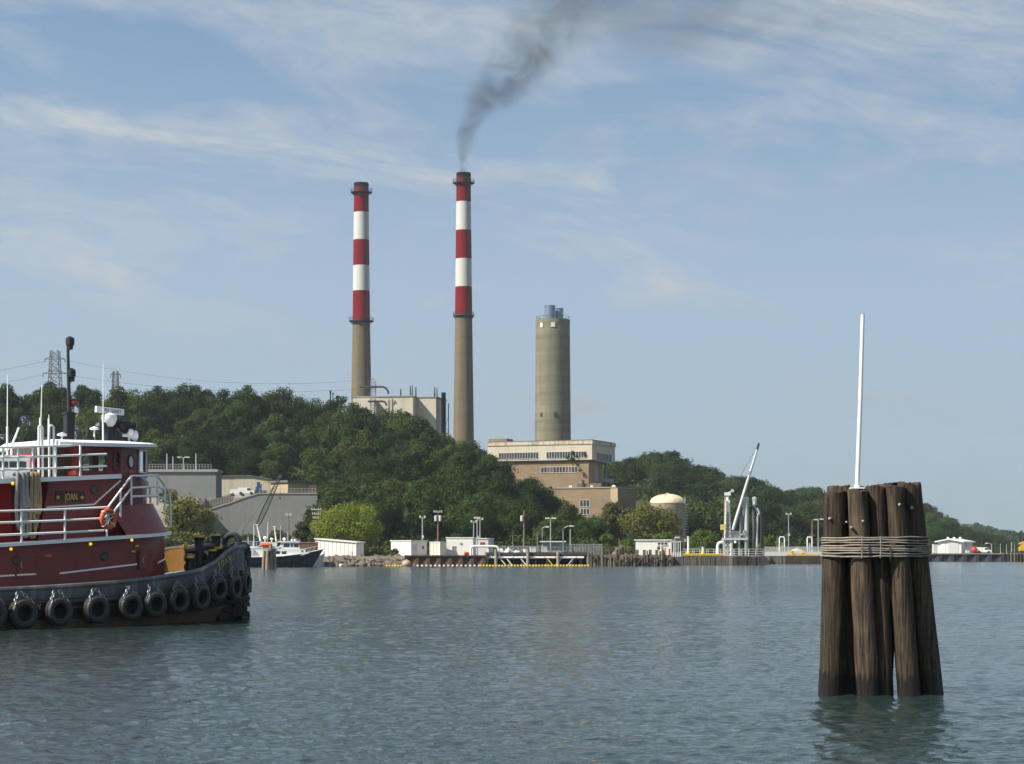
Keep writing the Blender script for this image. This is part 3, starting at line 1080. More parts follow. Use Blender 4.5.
# low block
fl = -7.0
x0, x1 = f.px2x(555, fl), f.px2x(616, fl)
yl = f.px2y(636, x1)
zl = f.z(488, x1, fl)
mb = MB(); mb.m(BRICK); mb.box(((x0 + x1) / 2, (fl + yl) / 2, zl / 2), (x1 - x0, yl - fl, zl))
mb.build('low_block', BRICK, e)
mb = MB(); mb.box((x1 - .45, fl - .06, zl / 2), (1.9, .14, zl - .1)); mb.build('pale_pier', mat('pale_brick', (0.45, 0.35, 0.22), .9), e)
mb = MB(); mb.box(((x0 + x1) / 2, (fl + yl) / 2, zl + .16), (x1 - x0 + .4, yl - fl + .4, .3)); mb.build('coping', mat('coping_stone', (0.30, 0.25, 0.19), .9), e)
window_strip(e, f.px2x(580, fl), f.px2x(589.5, fl), f.z(507, x0, fl), f.z(500.3, x0, fl), 3, y=fl)
window_strip(e, f.px2x(580.5, fl), f.px2x(589.5, fl), f.z(514.5, x0, fl), f.z(509, x0, fl), 3, y=fl)
for px, w in ((571, 3.4), (592, 2.2), (614, 3.2)):
    mb = MB(); mb.box((f.px2x(px, fl + 1.2), fl + 1.2, zl + .55), (w * .26, .8, .5)); mb.build('roof_unit', WHITE, e)
x0b, x1b = f.px2x(578, -1.5), f.px2x(602, -1.5)
mb = MB(); mb.box(((x0b + x1b) / 2, -1.5, zl + .85), (x1b - x0b, 1.5, 1.2)); mb.build('roof_screen', mat('brown_screen', (0.11, 0.085, 0.07), .8), e)
mb = MB(); xx = f.px2x(583, -2.5); mb.cyl((xx, -2.5, zl), (xx, -2.5, zl + 2.3), .35, .35, 8); mb.build('roof_vent', DARK, e)
# creeper on the top floor
g = np.random.default_rng(3)
lob = [(np.array([f.px2x(574) + g.normal() * .9, -.25, f.z(455) + g.normal() * 1.5]), g.uniform(.35, .6)) for _ in range(7)]
o = link('wall_creeper', crown_mesh('wall_creeper', g, lob, 420, .2, LEAF_SHRUB)); o.location = f.o; o.rotation_euler = (0, 0, rz)
tag(o, 'green plant growing out of the cream top floor beside its windows', 'plant')

# domed brick tank
d = 398
TANK_T = brick_mat('tank_brick', (0.32, 0.265, 0.19), (0.26, 0.22, 0.16), 1.2)
e = thing('domed_tank', 'round brown tank tower with a cream dome roof and two windows', 'tank', (XW(667.5, d), d, 1.4))
k = d / F
r = 17.3 * k
zt = ZW(503, d) - 1.4
mb = MB(); mb.lathe([(r, -1), (r, zt)], n=40); mb.build('wall', TANK_T, e)
mb = MB(); prof = [(r * 1.02, zt - .1), (r * 1.02, zt + .12)] + [(r * math.cos(a) * 1.0, zt + .12 + math.sin(a) * 8.2 * k) for a in np.linspace(0.1, math.pi / 2, 9)]
prof[-1] = (.02, prof[-1][1]); mb.lathe(prof, n=40)
for j in range(10):
    a = 2 * math.pi * j / 10
    mb.tube([(math.cos(a) * r * math.cos(b), math.sin(a) * r * math.cos(b), zt + .16 + math.sin(b) * 8.2 * k) for b in np.linspace(0.1, 1.5, 8)], .05, 4)
mb.cyl((0, 0, zt + 8 * k), (0, 0, zt + 10 * k), .35, .3, 10)
mb.build('dome', mat('cream_dome', (0.60, 0.52, 0.34), .6, .05), e)
for yy in (521, 532):
    for px in (676, 680):
        xx = (px - 667.5) * k
        th = math.asin(xx / r)
        mb = MB(); mb.box((r * math.sin(th), -r * math.cos(th), ZW(yy, d) - 1.4), (.55, .25, 1.05), rz=th); mb.build('window', PANE, e)
mb = MB(); a = R(-25)
for s in (-.2, .2): mb.tube([((r + .25) * math.cos(a + s / r), (r + .25) * math.sin(a + s / r), 2), ((r + .25) * math.cos(a + s / r), (r + .25) * math.sin(a + s / r), zt + 1.2)], .05, 5)
for j in range(14): mb.torus(((r + .55) * math.cos(a), (r + .55) * math.sin(a), 3 + j * .55), (0, 0, 1), .38, .025, 10, 4)
mb.build('caged_ladder', GALV, e)

# ---------------------------------------------------------------- left bank: tank, walls, sheds
d = 400
e = thing('concrete_reservoir', 'long grey concrete reservoir with a railing on its flat top, behind the tug', 'reservoir', (XW(150, d), d, 8))
x0, x1 = XW(20, d) - e.location.x, XW(216, d) - e.location.x
z1 = ZW(472, d) - 8
mb = MB()
poly = [(x0, 0), (x1, 0), (x1, 8), (x0, 8)]
mb.prism(poly, -4, z1); mb.build('wall', CONC_W, e)
mb = MB(); mb.prism([(p[0] + (.35 if p[0] > 0 else -.35), p[1] - .35 if p[1] < 20 else p[1] + .35) for p in poly], z1, z1 + .55); mb.build('top_slab', CONC, e)
mb = MB()
zr = z1 + .55
for j in range(66):
    x = x0 + (x1 - x0 - 1) * j / 65
    mb.bar((x, 0.1, zr), (x, 0.1, zr + 1.0), .07)
for hz in (.5, 1.0): mb.bar((x0, 0.1, zr + hz), (x1 - 1, 0.1, zr + hz), .06)
mb.build('railing', GALV, e)


def lamp_post(px, py_top, d, zb, label, arms=((1, 0),), r=.09, m=None, head=None, arm=1.1, group='lamp posts', name='lamp_post', drop=0.0):
    m = m or GALV
    e = thing(name, label, 'lamp post', (XW(px, d), d, zb), group=group)
    h = ZW(py_top, d) - zb
    mb = MB(); mb.cyl((0, 0, -.05), (0, 0, h), r * 1.25, r * .8, 8); mb.box((0, 0, .15), (r * 4, r * 4, .3)); mb.build('pole', m, e)
    if arms is not None:
        for a, up in arms:
            mb = MB(); p = Vector((a * arm, 0, h + up))
            mb.tube([(0, 0, h - .15), (a * arm * .5, 0, h + up * .7), p], r * .6, 6)
            mb.build('arm', m, e)
            hd = MB(); hd.prism([(-.32, -.16), (.32, -.16), (.4, .0), (.32, .16), (-.32, .16)], -.14, .07)
            o = hd.build('lamp_head', head or WHITE, e); o.location = p + Vector((a * .2, 0, -drop))
    return e


for i, (px, py, nm) in enumerate(((167, 453.5, 'tallest'), (173, 456.5, 'short plain'), (196, 453.5, 'lone far'))):
    e = thing('mast_pole', ['pale slim pole on the concrete reservoir, nearest the tug wheelhouse', 'shorter pale slim pole on the concrete reservoir, next to the lamp post', 'pale slim pole standing alone near the end of the concrete reservoir'][i], 'pole', (XW(px, 404), 404, 8 + z1 + .55), group='poles on the reservoir')
    mb = MB(); mb.cyl((0, 0, 0), (0, 0, ZW(py, 404) - e.location.z), .16, .12, 8); mb.lathe([(.2, 0), (.2, .3), (.12, .32)], n=8); mb.build('pole', GALV, e)
lamp_post(183.5, 457.5, 404, 8 + z1 + .55, 'lamp post with two short arms on the concrete reservoir', ((1, .1), (-1, .1)), .11, arm=.7)

d = 432
e = thing('warehouse', 'long cream flat roofed warehouse at the foot of the wooded hill', 'warehouse', (XW(217, d), d, 12.5))
zb = 12.5
x1 = XW(271, d) - e.location.x
mb = MB(); mb.m(CREAM); mb.slab([(0, 0, -1), (x1, 0, -1), (x1, 0, ZW(480, d) - zb), (x1 * .62, 0, ZW(476.3, d) - zb), (0, 0, ZW(477, d) - zb)], (0, 14, 0)); mb.build('wall', mat('pale_warehouse', (0.66, 0.62, 0.52), .7, .05, .3, streak=.3, dirt=(.45, .38, .28)), e)
mb = MB(); mb.slab([(-.3, -.3, ZW(477, d) - zb + .02), (x1 * .62, -.3, ZW(476.3, d) - zb + .02), (x1 + .3, -.3, ZW(480, d) - zb + .02), (x1 + .3, -.3, ZW(480, d) - zb + .22), (x1 * .62, -.3, ZW(476.3, d) - zb + .25), (-.3, -.3, ZW(477, d) - zb + .25)], (0, 14.6, 0)); mb.build('roof', GREY_ROOF, e)
d = 424
rz = R(-48)
f = Facade((XW(288, d), d, 12.5), rz)
e = thing('tan_shed', 'low tan shed with a dark flat roof on top of the grey retaining wall', 'shed', f.o, rz)
xl = f.px2x(271); yr = f.px2y(309.5, 0)
zh = f.z(482.5)
mb = MB(); mb.box((xl / 2, yr / 2, zh / 2 - .5), (-xl, yr, zh + 1)); mb.build('wall', mat('pale_tan_wall', (0.42, 0.33, 0.20), .8), e)
mb = MB(); mb.box((xl / 2, yr / 2, zh + .25), (-xl + .8, yr + .8, .5)); mb.build('roof', GREY_ROOF, e)
for px in (275, 281):
    mb = MB(); x = f.px2x(px); mb.box((x, -.03, 1.1), (.9, .12, 2.2)); mb.build('door', mat('brown_door', (0.25, 0.17, 0.09), .7), e)
o = MB().box((XW(313.2, 400), 400, 14.0), (1.5, .4, 3.2)).build('rust_screen', mat('rust_steel', (0.10, 0.055, 0.038), .85))
tag(o, 'rusty steel screen at the end of the tan shed', 'screen')

# retaining wall, its top falling away to the left
d = 391
RW = MB()
pts = [(203, 512), (214, 508.5), (230, 503.5), (245, 498), (259, 494), (317.3, 494), (317.3, 551), (203, 551)]
P3 = [Vector((XW(a, d), d, ZW(b, d) if b < 550 else 0.6)) for a, b in pts]
RW.slab(P3, (0, 1.6, 0))
o = RW.build('retaining_wall', CONC_W); tag(o, 'tall grey concrete retaining wall behind the white boat', 'retaining wall')
cp = MB()
for a, b in zip(P3[:5], P3[1:6]):
    cp.bar(a + Vector((0, .8, .12)), b + Vector((0, .8, .12)), 1.9, .24)
cp.build('coping', CONC, o)
rb = MB()
for j in range(14):
    px = 207 + j * 8.1
    y = np.interp(px, [p[0] for p in pts[:6]], [p[1] for p in pts[:6]])
    rb.box((XW(px, d), d + .02, (ZW(y, d) + .4) / 2), (.06, .06, ZW(y, d) - .6))
rb.build('wall_rib', mat('joint_concrete', (0.215, 0.215, 0.205), .9), o)

fe = thing('fence', 'dark chain link fence on the sloping end of the retaining wall', 'fence', (XW(205, d + 1), d + 1, 8))
mb = MB()
for j in range(12):
    px = 203.5 + j * 2.7
    y = np.interp(px, [p[0] for p in pts[:6]], [p[1] for p in pts[:6]])
    q = Vector((XW(px, d + 1), d + 1, ZW(y, d))) - fe.location
    mb.bar(q, q + Vector((0, 0, 1.9)), .08)
    if j:
        for hz in (.5, 1.0, 1.45, 1.85): mb.bar(pq + Vector((0, 0, hz)), q + Vector((0, 0, hz)), .05)
        for s in range(5):
            aa = pq.lerp(q, s / 5); bb = pq.lerp(q, (s + 1) / 5)
            mb.bar(aa + Vector((0, 0, .1)), bb + Vector((0, 0, 1.85)), .025); mb.bar(bb + Vector((0, 0, .1)), aa + Vector((0, 0, 1.85)), .025)
    pq = q
mb.build('mesh_panel', DARK, fe)
fe = thing('fence', 'pale pipe railing along the level top of the retaining wall', 'fence', (XW(260, d + 1), d + 1, ZW(494, d)))
mb = MB()
for j in range(17):
    x = XW(259.5 + j * 3.5, d + 1) - fe.location.x
    mb.bar((x, 0, 0), (x, 0, 1.15), .06)
x0, x1 = XW(259.5, d + 1) - fe.location.x, XW(315.5, d + 1) - fe.location.x
for hz in (.6, 1.12): mb.bar((x0, 0, hz), (x1, 0, hz), .05)
mb.build('rail', GALV, fe)

# parked vans and the blue machine up there
def van(px, py, d, L, label, colr=WHITE_CLEAN, grp='vehicles parked above the retaining wall', rz=0.0):
    """a panel van or car seen side on, nose to the right"""
    e = thing('parked_van', label, 'van', (XW(px, d), d, ZW(py, d)), rz, grp)
    w = L * .38
    h = L * .40
    prof = [(-.5, .10), (.5, .10), (.5, .42), (.47, .5), (.36, .56), (.24, .95), (.18, 1.0), (-.47, 1.0), (-.5, .9)]
    mb = MB(); mb.slab([(a * L, -w / 2, .18 + b * h) for a, b in prof], (0, w, 0)); mb.build('body', colr, e)
    for s in (-1, 1):
        wb = MB(); wb.slab([(.33 * L, s * (w / 2 + .005), .18 + .56 * h), (.23 * L, s * (w / 2 + .005), .18 + .9 * h), (.06 * L, s * (w / 2 + .005), .18 + .9 * h), (.06 * L, s * (w / 2 + .005), .18 + .56 * h)], (0, s * .01, 0)); wb.build('side_window', PANE, e)
        for a in (-.32, .32):
            tb = MB(); tb.cyl((a * L, s * (w / 2 - .2), .33), (a * L, s * (w / 2 + .02), .33), .33, .33, 14); tb.build('wheel', DARK, e)
    return e


van(238, 496.3, 416, 3.2, 'white van parked above the retaining wall, farthest from the tan shed')
van(246.5, 495, 416, 3.4, 'white van parked above the retaining wall, between the other van and the blue digger')
e = thing('excavator', 'small blue and yellow digger parked before the cream warehouse', 'excavator', (XW(261, 418), 418, ZW(494, 418)))
mb = MB(); mb.box((0, 0, .4), (2.4, 1.8, .7)); mb.build('track', DARK, e)
mb = MB(); mb.m(mat('blue_paint', (0.02, 0.07, 0.22), .5)); mb.box((-.5, 0, 1.15), (1.1, 1.2, .8)); mb.prism([(-.8, -.5), (-.2, -.5), (-.2, .5), (-.8, .5)], 1.55, 2.5); mb.build('cab', None, e)
mb = MB(); mb.tube([(-.1, 0, 1.5), (.5, 0, 2.6), (1.5, 0, 2.5), (1.7, 0, 1.6)], [.14, .13, .11, .08], 6); mb.build('boom', YELLOW, e)

# pylons and wires
PYL = mat('pylon_steel', (0.10, 0.10, 0.105), .6, .1, 1.0)
def pylon(px, d, py_top, py_base, wpx, arms, label):
    e = thing('pylon', label, 'pylon', (XW(px, d), d, ZW(py_base, d)), group='lattice pylons on the wooded hill')
    k = d / F
    H = (py_base - py_top) * k
    mb = MB()
    wb, wt = wpx * k / 2, wpx * k * .55 / 2
    cor = lambda f, a, b: Vector((a * (wb + (wt - wb) * f), b * (wb + (wt - wb) * f), H * f))
    for a in (-1, 1):
        for b in (-1, 1):
            mb.bar(cor(0, a, b), cor(1, a, b), .22)
    n = 9
    for i in range(n):
        f0, f1 = i / n, (i + 1) / n
        for b in (-1, 1):
            mb.bar(cor(f0, -1, b), cor(f1, 1, b), .13); mb.bar(cor(f0, 1, b), cor(f1, -1, b), .13)
            mb.bar(cor(f0, b, -1), cor(f1, b, 1), .13); mb.bar(cor(f0, -1, b), cor(f0, 1, b), .12)
    mb.build('lattice_mast', PYL, e)
    for py, half in arms:
        z = (py_base - py) * k
        ab = MB()
        ab.bar((-half * k, 0, z), (half * k, 0, z), .22)
        ab.bar((-half * k, 0, z), (0, 0, z + 1.3), .14); ab.bar((half * k, 0, z), (0, 0, z + 1.3), .14)
        for s in (-1, 1): ab.cyl((s * half * k, 0, z), (s * half * k, 0, z - 1.2), .14, .14, 6)
        ab.build('crossarm', PYL, e)
    return e


pylon(55, 640, 350.5, 412, 14, ((359, 10), (373.5, 12)), 'tall lattice pylon with two crossarms behind the tug mast')
pylon(115.5, 700, 371.5, 412, 8, ((374.5, 5),), 'lattice pylon of which only the tip shows over the trees')


def wire(a, b, sag, label):
    mb = MB()
    a, b = Vector(a), Vector(b)
    pts = [a.lerp(b, i / 24) - Vector((0, 0, sag * 4 * (i / 24) * (1 - i / 24))) for i in range(25)]
    mb.tube(pts, .035, 4)
    tag(mb.build('power_line', DARK), label, 'power line', 'power lines over the hill')


wire(W(65, 360, 640), W(372, 379, 655), 4.0, 'upper power line from the tall pylon to the power house gantry')
wire(W(67, 375, 640), W(372, 388, 655), 3.0, 'lower power line from the tall pylon to the power house gantry')
wire(W(45, 361, 640), W(-260, 390, 560), 3.0, 'upper power line running from the tall pylon away from the chimneys')
wire(W(43, 375, 640), W(-260, 398, 560), 3.0, 'lower power line running from the tall pylon away from the chimneys')
# ================================================================== tugboat
TA = R(40)                                       # the tug heads to the right and away
TE = Vector((math.cos(TA), math.sin(TA), 0))
TS = Vector((math.sin(TA), -math.cos(TA), 0))    # starboard
TO = Vector((XW(233, 69.3), 69.3, 0))              # stem at the waterline
TUGM = Matrix(((TE.x, -TS.x, 0), (TE.y, -TS.y, 0), (0, 0, 1)))


def tp(px, py, v):
    """tug coordinates (forward, port, up) of the point on the fore-and-aft plane `v` to starboard that shows at px, py"""
    d = Vector(((px - CX) / F, 1.0, (HY - py) / F))
    t_ = (v + TO.dot(TS)) / d.dot(TS)
    P = d * t_
    return Vector(((P - TO).dot(TE), -v, P.z + CH))


def sb(*args):
    """starboard-positive helper: (u, v, z) -> tug local (x, y, z)"""
    u, v, z = args
    return Vector((u, -v, z))


TUG_RED = mat('tug_red', (0.19, 0.026, 0.024), 0.42, 0.16, 0.9, streak=0.5, dirt=(0.055, 0.016, 0.013), sscale=2.6, patch=0.3, bump=.06)
TUG_LIT_RED = mat('tug_lit_red', (0.42, 0.018, 0.022), 0.4, 0.08, 1.0, streak=0.15, dirt=(0.12, 0.02, 0.015))  # base red raised so the casing looks sunlit where no sun reaches
TUG_WHITE = mat('tug_white', (0.82, 0.82, 0.80), 0.4, 0.04, 2.0, streak=0.12, dirt=(0.5, 0.42, 0.33), sscale=4)
HULL_GREY = mat('hull_grey', (0.082, 0.085, 0.087), 0.55, 0.25, 0.9, streak=0.9, dirt=(0.24, 0.25, 0.255), sscale=3.4, patch=0.3, bump=.15)
HULL_BLACK = mat('hull_black', (0.022, 0.02, 0.019), 0.55, 0.25, 1.0, streak=0.3, dirt=(0.07, 0.05, 0.035), sscale=2.0)
BOOT = mat('boot_brown', (0.17, 0.125, 0.085), 0.6, 0.25, 1.2, streak=0.4, dirt=(0.04, 0.03, 0.025))
BUFF = mat('buff_paint', (0.33, 0.165, 0.035), 0.55, 0.12, 1.0, streak=0.3, dirt=(0.14, 0.07, 0.03))
DECK = mat('deck_grey', (0.16, 0.165, 0.17), 0.7, 0.15, 1.0)
RUBBER = mat('tyre_rubber', (0.024, 0.022, 0.020), 0.6, 0.25, 3.0, patch=0.3, dirt=(0.075, 0.068, 0.055), bump=0.2)
CHAIN = mat('galvanised_chain', (0.20, 0.21, 0.23), 0.5, 0.2, 6.0, metal=0.7)
TBLACK = mat('tug_black', (0.018, 0.018, 0.02), 0.5, 0.15, 2.0)
CASING = mat('stack_casing', (0.055, 0.045, 0.038), 0.6, 0.25, 1.2, streak=0.3, dirt=(0.025, 0.02, 0.018))
ORANGE = mat('ring_orange', (0.58, 0.10, 0.025), 0.6, 0.08, 3.0)
YELLOWT = mat('tug_yellow', (0.70, 0.42, 0.02), 0.5, 0.08, 3.0)
LAMPY = mat('amber_lamp', (0.9, 0.62, 0.05), 0.3, 0.03, 3.0, emit=(1.0, 0.62, 0.05, 0.6))
ROPE_TAN = mat('rope_tan', (0.36, 0.28, 0.16), 0.95, 0.3, 6.0, bump=0.6)
ROPE_GREY = mat('rope_grey', (0.27, 0.27, 0.26), 0.95, 0.3, 6.0, bump=0.6)

m, t, out = newmat('wheelhouse_glass')
gl = t.n('BsdfGlossy', {'Roughness': 0.02, 'Color': (0.9, 0.95, 1.0)})
tr = t.n('BsdfTransparent', {'Color': (0.93, 0.96, 0.95)})
fr = t.n('LayerWeight', {'Blend': 0.25}).outputs['Fresnel']
t.set(out.inputs[0], t.n('MixShader', {0: t.math('MULTIPLY', fr, 0.8), 1: tr.outputs[0], 2: gl.outputs[0]}).outputs[0])
GLASS = m

tug = thing('tugboat', 'dark red harbour tugboat with white railings, a black mast and a grey hull', 'tugboat', TO, TA)

# plan of the hull at the rail: half-beam by distance aft of the stem
BEAM = [(0.0, 0.8), (-0.5, 1.42), (-1.2, 2.08), (-2.2, 2.68), (-3.5, 3.12), (-5.0, 3.42), (-7.0, 3.62), (-9.5, 3.75), (-17.0, 3.75), (-21.0, 3.3), (-24.0, 2.4), (-25.5, 1.0)]
BEAM_WL = [(-0.1, 0.15), (-0.9, 0.75), (-1.8, 1.35), (-2.8, 1.95), (-4.0, 2.5), (-5.5, 3.0), (-7.5, 3.4), (-10, 3.6), (-17.0, 3.6), (-20.5, 2.9), (-23, 1.9), (-24.3, .6)]


def beam(u): return float(np.interp(u, [a for a, _ in BEAM][::-1], [b for _, b in BEAM][::-1]))


def rail_at(px, py):
    """(u, z) on the curved rail line where it shows at px, py"""
    u = -5.0
    for _ in range(60):
        p = tp(px, py, beam(u))
        u = 0.5 * u + 0.5 * min(p.x, 0)
    return u, tp(px, py, beam(u)).z


sheer = sorted([rail_at(px, py) for px, py in ((2, 588), (60, 585), (110, 581.5), (150, 577.5), (172, 574), (190, 571.5), (203, 568), (219, 559.5), (228, 550.5), (236, 546))])
SH_U = [-26.0, -20.0, -16.0] + [a for a, _ in sheer] + [0.2]
SH_Z = [sheer[0][1] + .25, sheer[0][1] + .02, sheer[0][1]] + [b for _, b in sheer] + [sheer[-1][1] + .05]


def sheer_z(u): return float(np.interp(u, SH_U, SH_Z))


us = [b for b, _ in BEAM]
us = sorted(set(list(np.linspace(-25.5, -6, 22)) + list(np.linspace(-6, 0, 19))))
# hull shell, in strakes from below the water to the deck edge
lev = [(-1.2, 0.80, 'wl'), (0.0, 1.0, 'wl'), (0.28, 1.0, 'mix'), (0.55, 1.0, 'mix2'), ]


def half(u, f):
    """half-beam between waterline plan (f=0) and rail plan (f=1)"""
    uw = np.interp(u, [-25.5, -24.3, -10, -2.8, -0.9, 0.0], [-24.3, -23.4, -10, -2.95, -1.0, -0.12])
    bw = float(np.interp(uw, [a for a, _ in BEAM_WL][::-1], [b for _, b in BEAM_WL][::-1]))
    return bw * (1 - f) + beam(u) * f, u * f + float(uw) * (1 - f)


def strake(za, fa, zb, fb, off=0.0, both=True, rel=True):
    """grid rows between two heights; rel: heights measured as a fraction of the sheer line"""
    mb = MB()
    for sgn in (1, -1):
        rows = []
        for zf, f in ((za, fa), (zb, fb)):
            row = []
            for u in us:
                h, uu = half(u, f)
                z = zf * sheer_z(u) if rel else zf
                row.append(sb(uu, sgn * (h + off), z))
            rows.append(row)
        mb.grid(rows)
    return mb


hm = MB()
for sgn in (1, -1):
    rows = []
    for zf, f in ((None, -0.25), (0.0, 0.0), (0.25, 0.45), (0.45, 0.8), (0.62, 0.95), (1.0, 1.0)):
        row = []
        for u in us:
            h, uu = half(u, f)
            row.append(sb(uu, sgn * max(h, .05), -1.0 if zf is None else zf * sheer_z(u)))
        rows.append(row)
    b = len(hm.v)
    hm.m(BOOT); hm.grid(rows[0:2])
    hm.m(BOOT); hm.grid([rows[1], [a.lerp(b_, .8) for a, b_ in zip(rows[1], rows[2])]])
    hm.m(HULL_BLACK); hm.grid([[a.lerp(b_, .8) for a, b_ in zip(rows[1], rows[2])], rows[2]])
    hm.grid(rows[2:4])
    hm.m(HULL_GREY); hm.grid(rows[3:6])
# close the stem and the stern
for u in (us[0], us[-1]):
    rows = [[], []]
    for zf, f in ((None, -0.25), (0.0, 0.0), (0.25, 0.45), (0.45, 0.8), (0.62, 0.95), (1.0, 1.0)):
        h, uu = half(u, f)
        for i, sgn in enumerate((1, -1)):
            rows[i].append(sb(uu, sgn * max(h, .05), -1.0 if zf is None else zf * sheer_z(u)))
    hm.m(HULL_BLACK); hm.grid(rows)
hull = hm.build('hull', None, tug)
# deck, bulwark lining and cap rail
DK = 0.62


def deck_z(u): return max(sheer_z(u) - 0.85 if u > -8 else sheer_z(u) - 0.55, 0.62)


mb = MB()
mb.grid([[sb(u, (beam(u) - .08), deck_z(u)) for u in us], [sb(u, -(beam(u) - .08), deck_z(u)) for u in us]])
mb.build('deck', DECK, tug)
mb = MB()
for sgn in (1, -1):
    mb.grid([[sb(u - .06, sgn * (beam(u) - .10), deck_z(u)) for u in us], [sb(u - .06, sgn * (beam(u) - .10), sheer_z(u) - .005) for u in us]])
mb.build('bulwark_lining', BUFF, tug)
mb = MB()
for sgn in (1, -1):
    mb.tube([sb(u, sgn * (beam(u) - .05), sheer_z(u) - .06) for u in us], .085, 8)
mb.build('cap_rail', HULL_GREY, tug)
mb = MB()
for sgn in (1, -1):
    mb.tube([sb(half(u, .9)[1], sgn * (half(u, .9)[0] + .03), .60 * sheer_z(u)) for u in us], .12, 8)
mb.build('rubbing_strake', HULL_BLACK, tug)
# stanchions inside the far bulwark
for u in np.arange(-8, -.8, .9):
    MB().bar(sb(u, -(beam(u) - .22), deck_z(u)), sb(u, -(beam(u) - .14), sheer_z(u) - .03), .07, .16).build('bulwark_stay', BUFF, tug)

# bow fender: stacked rubber and old rope round the stem
mb = MB()
g = random.Random(4)
zt = sheer_z(0) - .12
nl = 9
for i in range(nl):
    z = 0.10 + (zt - 0.05 - 0.10) * i / (nl - 1)
    dx, hw = g.uniform(-.07, .07), 1.25 + g.uniform(-.15, .15)
    pts, rr_ = [], []
    for a in np.linspace(-1, 1, 19):
        uu = .16 - abs(a) ** 2.6 * 1.35 + dx - (.12 if i < 2 else 0)
        pts.append(sb(uu + g.uniform(-.05, .05), a * hw, z + g.uniform(-.05, .05)))
        rr_.append((.13 + .12 * (1 - abs(a) ** 3)) * g.uniform(.85, 1.15))
    mb.tube(pts, rr_, 9)
for i in range(46):
    a = g.uniform(-.95, .95)
    uu = .26 - abs(a) ** 2.6 * 1.35
    z = g.uniform(.12, zt - .12)
    mb.box(sb(uu, a * 1.3, z), (g.uniform(.2, .4), g.uniform(.25, .6), g.uniform(.12, .42)), rz=g.uniform(-.6, .6) - a)
mb.build('bow_fender', mat('bow_rubber', (0.022, 0.021, 0.02), .8, .4, 2.5, bump=.8, patch=.3, dirt=(0.07, 0.065, 0.06)), tug)
mb = MB(); mb.slab([sb(.23, .42, zt - .95), sb(.38, .0, zt - .95), sb(.38, .0, zt - .62), sb(.23, .44, zt - .62)], (.03, 0, 0))
mb.slab([sb(.20, .62, zt - 1.1), sb(.36, .36, zt - 1.15), sb(.36, .36, zt - .7), sb(.20, .62, zt - .66)], (.03, 0, 0))
mb.build('chafing_plate', mat('worn_plate', (0.33, 0.34, 0.35), .5, .25, 2.5, patch=.5, dirt=(0.09, .085, .08)), tug)

# ---------------------------------------------------------------- superstructure
def rounded_plan(v, uf, ua, rnd_=1.6, n=12, front=None):
    """house plan seen from above: straight sides, elliptical front end"""
    fr_ = []
    for i in range(n + 1):
        a = math.pi / 2 * (1 - i / n)
        fr_.append((uf - rnd_ + rnd_ * math.cos(a), v * math.sin(a)))      # starboard shoulder to the nose
    pts = [(ua, v)] + fr_ + [(p[0], -p[1]) for p in fr_[::-1][1:]] + [(ua, -v)]
    return pts


def house(name, plan, z0f, z1f, m_, top=True, inset=0.0, parent=None):
    mb = MB()
    lo = [sb(u, v, z0f(u)) for u, v in plan]
    cu = sum(p[0] for p in plan) / len(plan)
    hi = [sb(u - (inset if u > cu else 0) * (1 if u > cu else 0), v * (1 - inset * .12), z1f(u)) for u, v in plan]
    n = len(plan)
    mb.add(lo + hi, [(i, (i + 1) % n, n + (i + 1) % n, n + i) for i in range(n)])
    if top: mb.add(hi, [tuple(range(n))])
    return mb.build(name, m_, parent or tug)


V1 = 2.95
a1 = tp(172, 570, 2.0)
UF1 = tp(166, 570, 2.2).x + .72
# heights of the two edge lines, straight in u
def line_z(p, q, v):
    P, Q = tp(*p, v), tp(*q, v)
    return lambda u: P.z + (Q.z - P.z) * (u - P.x) / (Q.x - P.x)


Z_UP = line_z((0, 543.8), (128, 535.5), 3.1)       # upper deck edge
Z_BR = line_z((0, 479.0), (120, 474.0), 2.35)      # bridge deck edge
plan1 = rounded_plan(V1, UF1, -22.0, 2.6)
house('deckhouse', plan1, lambda u: deck_z(u) - .1, lambda u: Z_UP(u) - .03, TUG_RED)
# upper deck slab with its white edge
def slab_deck(name, plan, zf, th, m_, parent=None):
    mb = MB()
    lo = [sb(u, v, zf(u) - th) for u, v in plan]; hi = [sb(u, v, zf(u)) for u, v in plan]
    n = len(plan)
    mb.add(lo + hi, [tuple(range(n - 1, -1, -1)), tuple(range(n, 2 * n))] + [(i, (i + 1) % n, n + (i + 1) % n, n + i) for i in range(n)])
    return mb.build(name, m_, parent or tug)


plan_up = rounded_plan(3.12, UF1 + .22, -22.2, 2.7)
slab_deck('upper_deck', plan_up, Z_UP, .10, TUG_WHITE)

# sloping breakwater in front of the wheelhouse base
us1 = tp(119, 530, 2.9).x
ks = []
for (u, v) in plan_up:
    if u > us1 - .02: ks.append((u, v))
lo = [sb(us1, 2.98, Z_UP(us1))] + [sb(u - .12, v * .96, Z_UP(u)) for u, v in ks] + [sb(us1, -2.98, Z_UP(us1))]
HB = 0.92
hi = []
for i, p in enumerate(lo):
    hi.append(Vector((p.x - (0.42 if 0 < i < len(lo) - 1 else -0.28), p.y * .86, p.z + HB)))
mb = MB(); n = len(lo)
mb.add(lo + hi, [(i, i + 1, n + i + 1, n + i) for i in range(n - 1)] + [tuple(range(n, 2 * n))])
mb.build('breakwater', TUG_RED, tug)

